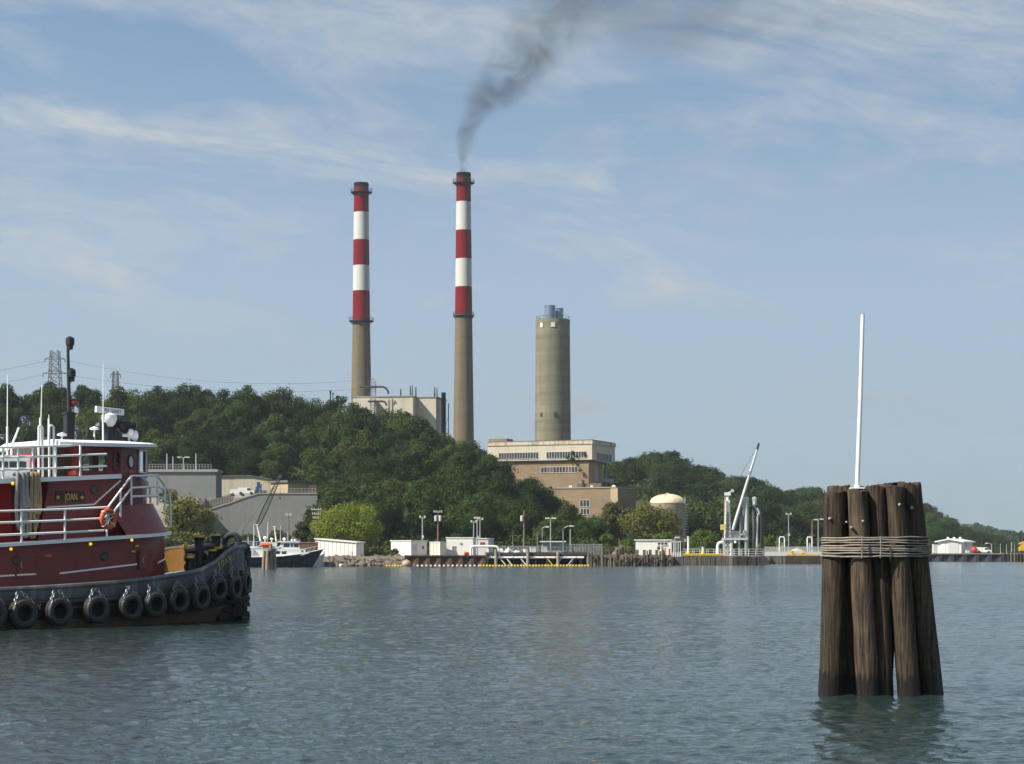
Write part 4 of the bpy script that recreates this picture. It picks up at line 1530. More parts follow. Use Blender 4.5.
# cabin level with the name board
V2 = 2.25
uJ0 = tp(38, 541, V2).x
uJ1 = tp(48.5, 480, V2).x
UF2 = tp(148, 490, 1.2).x + .25
plan2 = rounded_plan(V2, UF2, uJ1, 1.9)
z2t = lambda u: Z_BR(u) - .06
house('cabin', plan2, lambda u: Z_UP(u) - .01, z2t, TUG_RED)
mb = MB()
mb.slab([sb(uJ0, V2, Z_UP(uJ0)), sb(uJ1 + .05, V2, Z_UP(uJ1)), sb(uJ1 + .05, V2, z2t(uJ1))], (0, .12, 0))
mb.slab([sb(uJ0, -V2, Z_UP(uJ0)), sb(uJ1 + .05, -V2, Z_UP(uJ1)), sb(uJ1 + .05, -V2, z2t(uJ1))], (0, -.12, 0))
mb.build('wing_plate', TUG_RED, tug)
# engine casing recessed behind the ropes, its sunlit look put into the red
ue = uJ1 - .0
mb = MB()
mb.slab([sb(-21, 1.45, Z_UP(-21)), sb(ue, 1.45, Z_UP(ue)), sb(ue, 1.45, z2t(ue)), sb(-21, 1.45, z2t(-21))], (0, 2.9, 0))
for px in (6, 20):
    p = tp(px, 530, 1.45); mb.box((p.x, -1.47, Z_UP(p.x) + .95), (.62, .06, 1.75))
mb.build('engine_casing', TUG_LIT_RED, tug)
# bridge deck
ub1 = tp(121, 474, 2.35).x
plan_br = [(-21, 2.38), (ub1, 2.38), (ub1 + .02, -2.38), (-21, -2.38)]
slab_deck('bridge_deck', plan_br, Z_BR, .14, TUG_WHITE)

# pilothouse: walls with real openings, five-sided front
V3 = 1.72
pA0, pA1 = tp(78, 476, V3), tp(121.5, 476, V3)
uA0, uA1 = pA0.x, pA1.x
# where the canted front bay ends
vB = 0.95
uB = tp(147.3, 470, vB).x
ph_plan = [(uA0, V3), (uA1, V3), (uB, vB), (uB, -vB), (uA1, -V3), (uA0, -V3)]
zb3 = Z_BR(uA1) - .06
zt3 = tp(121.5, 447.5, V3).z


def wall_open(mb, p, q, z0, z1, ops, th=.07):
    """wall from plan point p to q with rectangular openings (s0, s1, za, zb) in metres along it"""
    P, Q = Vector((p[0], -p[1], 0)), Vector((q[0], -q[1], 0))
    L = (Q - P).length
    e_ = (Q - P).normalized()
    nn = Vector((0, 0, 1)).cross(e_) * th

    def quad(s0, s1, za, zb):
        if s1 - s0 < 1e-3 or zb - za < 1e-3: return
        a, b = P + e_ * s0, P + e_ * s1
        mb.slab([a + Vector((0, 0, za)), b + Vector((0, 0, za)), b + Vector((0, 0, zb)), a + Vector((0, 0, zb))], nn)
    s = 0
    for s0, s1, za, zb in sorted(ops):
        quad(s, s0, z0, z1); quad(s0, s1, z0, za); quad(s0, s1, zb, z1)
        s = s1
    quad(s, L, z0, z1)


def along(px, py, v, p):
    return tp(px, py, v).x - p


def bay_s(px):
    """metres along the canted bay from its aft corner to the point showing at px"""
    P, Q = Vector((uA1, -V3, 0)), Vector((uB, -vB, 0))
    best = min((abs(proj_px(P.lerp(Q, i / 400)) - px), i) for i in range(401))[1]
    return (Q - P).length * best / 400


def proj_px(pl):
    w = TO + TE * pl.x - TS * pl.y
    return CX + F * w.x / w.y


winA = []
for a, b, yt, yb in ((81.6, 106, 451.5, 471), (113.7, 120, 452, 469.5)):
    winA.append((along(a, 460, V3, uA0), along(b, 460, V3, uA0), tp(a, yb, V3).z, tp(a, yt, V3).z))
LA = uA1 - uA0
winP = [(.12, LA * .5 - .06, winA[0][2] - .05, winA[0][3] + .03), (LA * .5 + .06, LA - .06, winA[0][2] - .05, winA[0][3] + .03)]
bayL = (Vector((uA1, V3)) - Vector((uB, vB))).length
sd0, sd1 = bay_s(124.5), bay_s(137)
sw0, sw1 = bay_s(138.8), bay_s(145.8)
zdo, zdc = tp(131, 478, 1.3).z, tp(131, 450, 1.3).z
zw0, zw1 = tp(142, 472.5, 1.1).z, tp(142, 450.5, 1.1).z
mb = MB()
for sg in (1, -1):
    pl = [(u, v * sg) for u, v in ph_plan[:3]]
    wall_open(mb, pl[0], pl[1], zb3, zt3, winA if sg > 0 else winP)
    wall_open(mb, pl[1], pl[2], zb3, zt3, [(sd0, sd1, zb3 + .08, zdc), (sw0, sw1, zw0, zw1)] if sg > 0 else [(.08, bayL - .08, zw0, zw1)])
wall_open(mb, (uB, vB), (uB, -vB), zb3, zt3, [(.06, .92, zw0, zw1), (.98, 1.84, zw0, zw1)])
wall_open(mb, (uA0, V3), (uA0, -V3), zb3, zt3, [(.3, 1.3, winA[0][2], winA[0][3]), (2.1, 3.1, winA[0][2], winA[0][3])])
ph = mb.build('pilothouse', TUG_RED, tug)


def pane_in(p, q, s0, s1, z0, z1, name='window', parent=ph, fm=None):
    P, Q = Vector((p[0], -p[1], 0)), Vector((q[0], -q[1], 0))
    e_ = (Q - P).normalized()
    nn = Vector((0, 0, 1)).cross(e_)
    mb = MB(); a, b = P + e_ * s0 + nn * .035, P + e_ * s1 + nn * .035
    mb.m(GLASS).add([a + Vector((0, 0, z0)), b + Vector((0, 0, z0)), b + Vector((0, 0, z1)), a + Vector((0, 0, z1))], [(0, 1, 2, 3)])
    mb.m(fm or TUG_RED)
    for sgn in (-1,):
        c = [a + Vector((0, 0, z0)), b + Vector((0, 0, z0)), b + Vector((0, 0, z1)), a + Vector((0, 0, z1))]
        for i in range(4): mb.bar(c[i] - nn * .05, c[(i + 1) % 4] - nn * .05, .05)
    return mb.build(name, None, parent)


for sg in (1, -1):
    pl = [(u, v * sg) for u, v in ph_plan[:3]]
    for s0, s1, za, zb in (winA if sg > 0 else winP): pane_in(pl[0], pl[1], s0, s1, za, zb)
    if sg > 0: pane_in(pl[1], pl[2], sw0, sw1, zw0, zw1, fm=TUG_WHITE)
    else: pane_in(pl[1], pl[2], .08, bayL - .08, zw0, zw1)
pane_in((uB, vB), (uB, -vB), .06, .92, zw0, zw1); pane_in((uB, vB), (uB, -vB), .98, 1.84, zw0, zw1)
# the starboard door with its oval light
for sg in (1,):
    P, Q = Vector((uA1, -V3 * sg, 0)), Vector((uB, -vB * sg, 0))
    e_ = (Q - P).normalized(); nn = Vector((0, 0, 1)).cross(e_) * (1 if sg > 0 else -1) * -1
    a, b = P + e_ * (sd0 + .015), P + e_ * (sd1 - .015)
    out_n = Vector((e_.y, -e_.x, 0)) if sg > 0 else Vector((-e_.y, e_.x, 0))
    mb = MB(); mb.slab([a + Vector((0, 0, zb3 + .1)), b + Vector((0, 0, zb3 + .1)), b + Vector((0, 0, zdc - .02)), a + Vector((0, 0, zdc - .02))], -out_n * .05)
    dr = mb.build('door', TUG_RED, ph)
    c = (a + b) / 2; c.z = tp(131.6, 462, 1.3).z
    ring = []
    for i in range(18):
        w = 2 * math.pi * i / 18
        ring.append(c + e_ * math.cos(w) * .17 + Vector((0, 0, math.sin(w) * .21)) + out_n * .012)
    mb = MB(); mb.m(mat('pale_glass', (0.55, 0.60, 0.58), .15)).add(ring, [tuple(range(18))]); mb.m(TUG_WHITE if False else TBLACK).tube(ring, .028, 6, closed=True)
    mb.build('oval_window', None, dr)
    c2 = (a + b) / 2; c2.z = tp(131.6, 471.8, 1.3).z
    mb = MB(); mb.slab([c2 - e_ * .14 + Vector((0, 0, -.05)), c2 + e_ * .14 + Vector((0, 0, -.05)), c2 + e_ * .14 + Vector((0, 0, .05)), c2 - e_ * .14 + Vector((0, 0, .05))], out_n * .02)
    mb.build('placard', ORANGE, dr)
    mb = MB(); hh = b - e_ * .08; mb.bar(hh + Vector((0, 0, zb3 + 1.0)) + out_n * .04, hh + Vector((0, 0, zb3 + 1.0)) + out_n * .04 - e_ * .13, .03); mb.build('handle', STEEL, dr)
# what stands inside: console and chair
mb = MB(); mb.box((uB - .5, 0, zb3 + .25), (.5, 1.4, .5)); mb.box((uB - .6, .1, zb3 + .6), (.12, .4, .2)); mb.build('console', TBLACK, ph)
mb = MB(); mb.bar(sb(tp(94, 460, 0).x, 0, zb3), sb(tp(94, 460, 0).x, 0, zt3), .22); mb.build('inner_post', TUG_LIT_RED, ph)
# roof with its visor
rv = 2.15
r0 = tp(60, 449, rv).x
ru1 = tp(132, 447, rv).x
rn = tp(158.5, 446, .95).x
z_r = lambda u: zt3 + .0 + (u - uA1) * .012
plan_r = [(r0, rv), (ru1, rv), (rn - .25, 1.25), (rn, .6), (rn, -.6), (rn - .25, -1.25), (ru1, -rv), (r0, -rv)]
mb = MB()
n = len(plan_r)
lo = [sb(u, v, z_r(u) + (0 if u < ru1 + .1 else .07)) for u, v in plan_r]
mi_ = [sb(u, v, z_r(u) + .11 + (0 if u < ru1 + .1 else .05)) for u, v in plan_r]
hi = [sb(u * .97 + .03 * r0, v * .80, z_r(u) + .21) for u, v in plan_r]
mb.add(lo + mi_ + hi, [tuple(range(n - 1, -1, -1)), tuple(range(2 * n, 3 * n))] + [(i, (i + 1) % n, n + (i + 1) % n, n + i) for i in range(n)] + [(n + i, n + (i + 1) % n, 2 * n + (i + 1) % n, 2 * n + i) for i in range(n)])
mb.build('roof', TUG_WHITE, ph)
zroof = z_r(uA1) + .21

# exhaust casing abaft the wheelhouse, and small lockers
vF = 1.0
pa, pb = tp(35, 470, vF), tp(73, 470, vF)
zc0, zc1 = Z_BR(pa.x), tp(50, 446.5, vF).z
mb = MB(); mb.slab([(pa.x, -vF, zc0), (pb.x, -vF, zc0), (pb.x, -vF, zc1), (pa.x + .08, -vF, zc1)], (0, 2 * vF, 0)); mb.build('exhaust_casing', CASING, tug)
mb = MB(); p = tp(57, 437, .3); mb.box((p.x, -.0, (zc1 + p.z) / 2 + .0), (.62, .9, p.z - zc1)); p2 = tp(66, 440, .3); mb.box((p2.x, 0, (zc1 + p2.z) / 2), (.3, .7, p2.z - zc1)); mb.build('exhaust_pipe', TBLACK, tug)
pl_, pr_ = tp(-6, 471, 1.2), tp(30, 471, 1.2)
mb = MB(); zl0, zl1 = Z_BR(pl_.x), tp(10, 455, 1.2).z
mb.slab([(pl_.x - 2, -1.2, zl0), (pr_.x - .05, -1.2, zl0), (pr_.x + .1, -1.2, zl1), (pl_.x - 2, -1.2, zl1)], (0, 2.4, 0)); lk = mb.build('deck_cabin', TUG_WHITE, tug)
for a, b in ((-2, 8), (9.5, 17), (19.5, 26)):
    q0, q1 = tp(a, 467, 1.2), tp(b, 462, 1.2)
    mb = MB(); mb.box(((q0.x + q1.x) / 2, -1.205, (q0.z + q1.z) / 2), (q1.x - q0.x, .03, .19)); mb.build('window', PANE, lk)
q0, q1 = tp(31.2, 470, 1.25), tp(35, 454, 1.25)
mb = MB(); mb.box(((q0.x + q1.x) / 2, -.6, (q0.z + q1.z) / 2), (.14, 1.3, q1.z - q0.z)); mb.build('casing_end', TUG_LIT_RED, tug)

# mast with its lights
um = tp(69, 445, 0)
mb = MB(); zm = [tp(69, y, 0).z for y in (447, 413.5, 404, 338.5)]
mb.box((um.x, 0, (zc1 + zm[1]) / 2), (.28, .26, zm[1] - zc1)); mb.box((um.x, 0, zm[1]), (.36, .32, .06))
ml = tp(67.7, 338.5, 0).x
mb.tube([(um.x, 0, zm[1]), (um.x, 0, zm[2]), (ml, 0, zm[3])], [.075, .068, .045], 8)
ms = mb.build('mast', TBLACK, tug)
for px, py, cl, s in ((70, 341.3, TBLACK, 1.0), (70, 346.5, TBLACK, .7), (71.3, 373, TBLACK, 1.0), (71.6, 378.5, TBLACK, .7), (73.4, 402.5, TUG_LIT_RED, .8)):
    p = tp(px, py, 0)
    mb = MB(); mb.m(TBLACK); mb.lathe([(.11 * s, -.14 * s), (.14 * s, -.12 * s), (.14 * s, .10 * s), (.05, .16 * s)], p, 12)
    mb.m(cl); mb.lathe([(.118 * s, -.08 * s), (.145 * s, -.05 * s), (.145 * s, .06 * s), (.118 * s, .08 * s)], p, 12)
    mb.m(TBLACK); mb.bar(p + Vector((0, 0, -.14 * s)), Vector((tp(68.6, py, 0).x, 0, p.z - .16 * s)), .05)
    mb.build('mast_light', None, ms)

# radar, searchlights, horn, whip aerials on the wheelhouse roof
def ub(px, py, v=0.3): return tp(px, py, v)


mb = MB(); a, b = ub(95.7, 409.0), ub(123.2, 412.4)
mb.bar(a, b, .13, .20); rd = mb.build('radar_scanner', TUG_WHITE, tug)
p = ub(109, 417.5)
mb = MB(); mb.lathe([(.12, -.30), (.2, -.22), (.27, -.05), (.25, .08), (.10, .16), (.07, .3)], p, 16); mb.build('radar_pedestal', TUG_WHITE, tug)
mb = MB(); q = ub(109, 424); mb.bar(p + Vector((0, 0, -.28)), sb(p.x, -p.y, zroof), .16); mb.bar(p + Vector((-.1, 0, -.28)), sb(p.x - .35, -p.y, zroof), .06); mb.bar(p + Vector((.1, 0, -.28)), sb(p.x + .35, -p.y, zroof), .06); mb.build('radar_bracket', TBLACK, tug)
# lettering on the scanner bar


def text_mesh(txt, size, mat_, name, parent, M, ext=.004):
    cu = bpy.data.curves.new('lettering', 'FONT')
    cu.body = txt; cu.size = size; cu.align_x = 'CENTER'; cu.align_y = 'CENTER'; cu.extrude = ext
    ob = bpy.data.objects.new('lettering', cu); COL.objects.link(ob)
    dg = bpy.context.evaluated_depsgraph_get(); dg.update()
    me = bpy.data.meshes.new_from_object(ob.evaluated_get(dg))
    bpy.data.objects.remove(ob)
    me.transform(M)
    me.materials.clear(); me.materials.append(mat_)
    o = bpy.data.objects.new(name, me); COL.objects.link(o); o.parent = parent
    return o


def side_frame(c, slope=0.0, outward=.01):
    """text frame lying on a starboard-facing plane: x forward, y up"""
    M = Matrix(((math.cos(slope), -math.sin(slope), 0, c.x), (0, 0, -1, c.y - outward), (math.sin(slope), math.cos(slope), 0, c.z), (0, 0, 0, 1)))
    return M


sl_ = math.atan2(b.z - a.z, b.x - a.x)
text_mesh('FURUNO', .15, mat('navy_ink', (0.01, 0.015, 0.06), .5), 'lettering', rd, side_frame(a.lerp(b, .58), sl_, .068))

for px, py, r_, v in ((101, 427.5, .19, .55), (113.5, 423.5, .16, .2), (124.5, 426, .21, .3), (130.5, 426, .17, -.2)):
    p = ub(px, py, v)
    mb = MB(); M_ = Vector((1, 0.2, .05)).to_track_quat('Z', 'Y').to_matrix()
    mb.m(TBLACK); mb.lathe([(r_ * .3, -r_ * 1.2), (r_ * .85, -r_ * .8), (r_, r_ * .6), (r_ * .93, r_ * .62)], p, 16, M=M_)
    mb.m(GALV); mb.lathe([(r_ * .93, r_ * .60), (r_ * .90, r_ * .63)], p, 16, M=M_)
    mb.m(TBLACK); mb.bar(p + Vector((0, 0, -r_)), Vector((p.x, p.y, zroof)), .07); mb.bar(p + Vector((0, -r_ * 1.1, 0)), p + Vector((0, -r_ * 1.1, -r_)), .03); mb.bar(p + Vector((0, r_ * 1.1, 0)), p + Vector((0, r_ * 1.1, -r_)), .03); mb.bar(p + Vector((0, -r_ * 1.1, -r_)), p + Vector((0, r_ * 1.1, -r_)), .04)
    mb.build('searchlight', None, tug)
a, b = ub(107, 442, .2), ub(125, 434.7, .2)
mb = MB(); mb.box(((a.x + b.x) / 2, -.2, (zroof + b.z) / 2), (b.x - a.x, .35, b.z - zroof)); mb.build('electronics_box', TBLACK, tug)
p = ub(129, 435.5, .4); mb = MB(); M_ = Vector((1, 0, 0)).to_track_quat('Z', 'Y').to_matrix(); mb.lathe([(.05, -.25), (.06, .0), (.17, .22), (.18, .25), (.15, .22)], p, 14, M=M_); mb.bar(p, Vector((p.x, p.y, zroof)), .06); mb.ball(p + Vector((0, -.1, .1)), .12); mb.build('horn', TUG_WHITE, tug)
p0, p1 = ub(88.3, 443, .5), ub(88.3, 426, .5); mb = MB(); mb.cyl((p0.x, p0.y, zroof), (p0.x, p0.y, p1.z), .07, .06, 8); mb.box((p0.x, p0.y, zroof + .08), (.3, .3, .16)); mb.build('vent_post', TBLACK, tug)
for px, yt, yb, v, r_ in ((94, 429.5, 443, .6, .03), (61.7, 435.5, 446, .9, .03), (103, 363.5, 443, .8, .016), (40.3, 385, 446, 1.1, .018), (48.7, 414.5, 446, .9, .016), (7.2, 375, 446, 1.0, .018)):
    p0, p1 = tp(px, yb, v), tp(px + (1.6 if px == 40.3 else .3), yt, v)
    z0 = zroof - .02 if px > 60 else (zc1 if px > 36 else zl1)
    mb = MB(); mb.cyl((p0.x, p0.y, z0), p1, r_ * 1.2, r_ * .7, 6)
    if r_ > .02: mb.lathe([(.02, -.03), (.16, .0), (.15, .05), (.02, .10)], p1, 12)
    else: mb.cyl((p0.x, p0.y, z0), (p0.x, p0.y, z0 + .9), r_ * 1.9, r_ * 1.7, 6)
    mb.build('aerial', TUG_WHITE, tug)
p0, p1 = tp(11.5, 446, .9), tp(19, 427.5, .9); mb = MB(); mb.cyl(p0, p1, .035, .03, 6); mb.cyl(p0, (p0.x, p0.y, zl1), .03, .03, 6); mb.build('davit_rod', TUG_WHITE, tug)
# ladder hoops standing over the casing
for xa, xb in ((38.7, 42.6), (49.3, 53.8)):
    a0, a1, b1, b0 = tp(xa, 476, 1.9), tp(xa, 428, 1.9), tp(xb, 428, 1.9), tp(xb, 476, 1.9)
    mid = (a1 + b1) / 2; rr = abs(b1.x - a1.x) / 2
    arch = [mid + Vector((-rr * math.cos(w), 0, rr * math.sin(w) * 1.1)) for w in np.linspace(0, math.pi, 9)]
    mb = MB(); mb.tube([Vector((a0.x, a0.y, Z_BR(a0.x)))] + arch + [Vector((b0.x, b0.y, Z_BR(b0.x)))], .034, 7)
    zz = Z_BR(a0.x) + .3
    while zz < a1.z - .1:
        mb.bar((a0.x, a0.y, zz), (b0.x, b0.y, zz), .028) if xa > 45 and False else None
        zz += .3
    mb.build('ladder_hoop', TUG_WHITE, tug)

# ---------------------------------------------------------------- railings
def railing(name, pts_rows, posts, r=.034, foot=None, pr=.034):
    mb = MB()
    for row in pts_rows: mb.tube(row, r, 7)
    for a, b in posts: mb.tube([a, b], pr, 7)
    return mb.build(name, TUG_WHITE, tug)


v = 2.3
uend = tp(106.5, 457, v).x
ust = tp(-60, 447, v).x
zr = [tp(0, y, v).z - Z_BR(tp(0, 470, v).x) for y in (447.6, 457.8, 470.2)]
upost = [tp(px, 460, v).x for px in (-45, -29, -13, 3.2, 18.2, 33, 55.8, 80.3)]
for sgn in (1, -1):
    rows = []
    for i, h in enumerate(zr):
        ue = tp(71.5, 447, v).x if i == 0 else uend
        rows.append([sb(u, sgn * v, Z_BR(u) + h) for u in np.linspace(ust, ue, 6)])
    railing('bridge_railing', rows, [(sb(u, sgn * v, Z_BR(u)), sb(u, sgn * v, Z_BR(u) + zr[0])) for u in upost])
# upper deck rail, running up the stair to the wheelhouse wing
v = 3.0
top = [tp(-60, 514, v), tp(0, 511.2, v), tp(60, 509.5, v), tp(108, 507.2, v)]
for sgn in (1, -1):
    fl = lambda p: Vector((p.x, p.y * sgn, p.z))
    vst = 2.35
    up = [tp(108, 507.2, v), tp(131.3, 476, vst)]
    plat = [tp(131.3, 475.8, vst), tp(157.6, 475.4, 1.9)]
    nose = [tp(157.6, 475.4, 1.9), tp(165, 486, 1.7), tp(169.5, 494, 1.5), tp(170.6, 505, 1.5), tp(170.8, 527, 1.5)]
    rows = [[fl(p) for p in top + up[1:] + plat[1:] + nose[1:]],
            [fl(p) for p in (tp(-60, 525, v), tp(0, 522.7, v), tp(60, 520.6, v), tp(103, 518.4, v), tp(113, 513, v), tp(131.3, 488.0, vst), tp(157.6, 486.2, 1.9), tp(163, 489, 1.75))],
            [fl(p) for p in (tp(-60, 537, v), tp(0, 535, v), tp(60, 532.6, v), tp(104, 530.5, v))],
            [fl(p) for p in (tp(131.3, 496.5, vst), tp(157.6, 496, 1.9), tp(168, 502, 1.6))],
            [fl(p) for p in (tp(139, 475.6, 2.1), tp(147, 481, 2.0), tp(150, 490, 1.9), tp(150.5, 503, 1.85))]]
    posts = []
    for px in (-45, -10, 21.6, 65, 106.8):
        p = tp(px, 510, v); zt_ = float(np.interp(px, [-60, 0, 60, 108], [q.z for q in top])); posts.append((fl(Vector((p.x, -v, Z_UP(p.x)))), fl(Vector((p.x, -v, zt_)))))
    for px, yt, yb, vv in ((120.5, 491, 522, 2.7), (131.3, 475.8, 505, vst), (157.6, 475.4, 505, 1.9), (164.8, 486, 512, 1.7)):
        a, b = tp(px, yt, vv), tp(px, yb, vv); posts.append((fl(b), fl(a)))
    railing('deck_railing', rows, posts, r=.036)
# white mouldings on the cabin side
mb = MB()
mb.tube([tp(46.5, 507.4, V2 + .02), tp(94, 504.4, V2 + .02), tp(120.5, 480.5, V2 + .02)], .028, 6)
mb.build('moulding', TUG_WHITE, tug)
mb = MB()
for a, b in (((-30, 578), (14.4, 575.2)), ((17, 575), (36.6, 574)), ((59.7, 573.4), (137, 564.2))):
    mb.bar(tp(*a, V1 + .015), tp(*b, V1 + .015), .03, .05)
mb.build('hull_moulding', TUG_WHITE, tug)

# portholes, lamps, placards, doors of the deckhouse
for px, py, v in ((16.5, 560, V1), (104.5, 556, V1), (94.5, 489.5, V2), (-25, 562, V1)):
    c = tp(px, py, v)
    mb = MB(); mb.m(mat('porthole_rim', (0.06, 0.03, 0.03), .5)); mb.torus(c + Vector((0, -.01, 0)), (0, 1, 0), .125, .03, 20, 7)
    mb.m(PANE); mb.cyl(c + Vector((0, .02, 0)), c + Vector((0, -.012, 0)), .115, .115, 18)
    mb.build('porthole', None, tug)
for px, py, v in ((11, 549, V1), (90.5, 544, V1), (131.8, 540, V1 - .0), (12.7, 483.5, V2 + .1)):
    c = tp(px, py, v + .05)
    mb = MB(); mb.m(LAMPY); mb.ball(c, .05); mb.m(TBLACK); mb.cyl(c + Vector((0, .02, 0)), c + Vector((0, .08, 0)), .05, .05, 8)
    mb.build('deck_lamp', None, tug)
for px, py, w, h, m_ in ((48.4, 555.7, .22, .10, ORANGE), (137, 546, .12, .06, YELLOWT), (133.5, 551.5, .12, .05, YELLOWT)):
    c = tp(px, py, V1 + .01); mb = MB(); mb.box(c, (w, .02, h)); mb.build('placard', m_, tug)
for px0, px1 in ((17, 39.5), (139, 152)):
    q0, q1 = tp(px0, 580, V1), tp(px1, 547, V1)
    q0 = tp(px0, 584 if px0 < 50 else 574, V1 + .0)
    mb = MB(); zlo, zhi = q0.z + .15, q1.z - .12
    mb.box(((q0.x + q1.x) / 2, -V1 - .012, (zlo + zhi) / 2), (q1.x - q0.x, .035, zhi - zlo))
    dr = mb.build('door', TUG_RED, tug)
    for fz in (.2, .5, .8):
        hb_ = MB(); hb_.box((q1.x - .06, -V1 - .04, zlo + (zhi - zlo) * fz), (.16, .03, .05)); hb_.build('hinge', TUG_RED, dr)
    hb_ = MB(); hb_.bar((q0.x + .12, -V1 - .05, (zlo + zhi) / 2 - .1), (q0.x + .12, -V1 - .05, (zlo + zhi) / 2 + .1), .03); hb_.build('handle', STEEL, dr)
# grab rails on the curved front
for a, b in (((158, 563), (165, 559)),):
    mb = MB(); p, q = tp(*a, 2.75), tp(*b, 2.4); mb.tube([p, p.lerp(q, .5) + Vector((0, -.06, .02)), q], .025, 6); mb.build('grab_rail', TUG_WHITE, tug)

# name board
mb = MB(); a, b = tp(55.5, 502.5, V2 + .015), tp(84.5, 491.5, V2 + .015)
mb.box(((a.x + b.x) / 2, a.y, (a.z + b.z) / 2 + .02), (b.x - a.x, .03, .34)); nb = mb.build('name_board', mat('board_brown', (0.05, 0.014, 0.014), .5), tug)
GOLD = mat('gold_leaf', (0.62, 0.42, 0.06), .45, .08, 5.0)
slope = math.atan2(Z_BR(1) - Z_BR(0), 1)
text_mesh('JOAN', .31, GOLD, 'lettering', nb, side_frame(tp(71.2, 497.2, V2 + .03), slope, .004) @ Matrix.Diagonal((.56, 1, 1, 1)))
for px in (58.2, 82.2):
    c = tp(px, 497.4, V2 + .036)
    st_ = [c + Vector((math.cos(w) * (.075 if k % 2 == 0 else .03), 0, math.sin(w) * (.075 if k % 2 == 0 else .03))) for k, w in enumerate([math.pi / 2 + 2 * math.pi * i / 10 for i in range(10)])]
    mb = MB(); mb.slab(st_, (0, .006, 0)); mb.build('star', GOLD, nb)
# name on the bow bulwark and the draught marks low on the hull
def on_bow(px, py, size, txt, m_):
    u, z = rail_at(px, py)
    # walk down from the rail plan: the shell is close to it up here
    du = .05
    t_ = Vector((du * 2, -(beam(u + du) - beam(u - du)), sheer_z(u + du) - sheer_z(u - du))).normalized()
    nrm = Vector((t_.y, -t_.x, 0)).normalized()
    if nrm.y > 0: nrm = -nrm
    up_ = Vector((0, 0, 1))
    c = sb(u, beam(u), z) + nrm * .03
    tx = Vector((t_.x, t_.y, t_.z)).normalized()
    upv = nrm.cross(tx).normalized()
    if upv.z < 0: upv = -upv
    M = Matrix(((tx.x, upv.x, nrm.x, c.x), (tx.y, upv.y, nrm.y, c.y), (tx.z, upv.z, nrm.z, c.z), (0, 0, 0, 1)))
    return text_mesh(txt, size, m_, 'lettering', hull, M)


for i, ch in enumerate('JOAN'):
    on_bow(218.5 + i * 3.5, 565.3 - i * 2.1, .30, ch, GOLD)
on_bow(231.5, 569, .26, 'NY', YELLOWT)
for px, py, tx in ((1, 609.5, '11'), (36.5, 607.5, 'WT'), (69.5, 604.5, '•')):
    c = tp(px, py, 3.86)
    text_mesh(tx, .20 if tx != '•' else .35, YELLOWT, 'lettering', hull, side_frame(c, 0, .0))

# bitts, chock and bollard on the fore deck
def bitt(px, py_top, v, r_, name='bitt', yb=None):
    c = tp(px, py_top, v)
    mb = MB(); z0 = deck_z(min(c.x, -.2))
    mb.m(TBLACK); mb.cyl((c.x, c.y, z0), (c.x, c.y, c.z - .05), r_, r_, 16); mb.lathe([(r_, c.z - .16), (r_ * 1.18, c.z - .12), (r_ * 1.18, c.z - .04)], (c.x, c.y, 0), 16)
    mb.m(YELLOWT); mb.cyl((c.x, c.y, c.z - .04), (c.x, c.y, c.z + .025), r_ * 1.2, r_ * 1.14, 16)
    o = mb.build(name, None, tug)
    return c


c1 = bitt(199.3, 536, 1.35, .15)
c2 = bitt(215.8, 534.6, -.2, .15)
mb = MB(); za = c1.z - .36; mb.cyl((c1.x - .1, c1.y - .15, za), (c2.x + .1, c2.y + .15, za), .12, .12, 12); mb.build('bitt_crossbar', TBLACK, tug)
bitt(189.8, 556.8, 2.2, .11); bitt(212.8, 549.8, 1.6, .11); bitt(218, 547.6, 1.2, .11)
c = tp(186.8, 545.5, 1.3)
mb = MB(); mb.m(mat('bright_yellow', (.85, .6, .03), .5)); mb.cyl(c, c + Vector((-.03, .04, 0)), .12, .12, 14); mb.m(TBLACK); mb.bar(c + Vector((0, .03, -.1)), Vector((c.x, c.y + .03, deck_z(c.x))), .05); mb.build('vent_cap', None, tug)
c = tp(232.2, 543, .1)
mb = MB(); mb.tube([c + Vector((math.cos(w) * .27 * .6, -math.cos(w) * .27 * .8, math.sin(w) * .30)) for w in np.linspace(-.3, math.pi + .3, 12)], .10, 9); mb.build('towing_chock', TBLACK, tug)

# ---------------------------------------------------------------- things hung on the tug
def tug_w(p): return TO + TE * p.x - TS * p.y + Vector((0, 0, p.z))


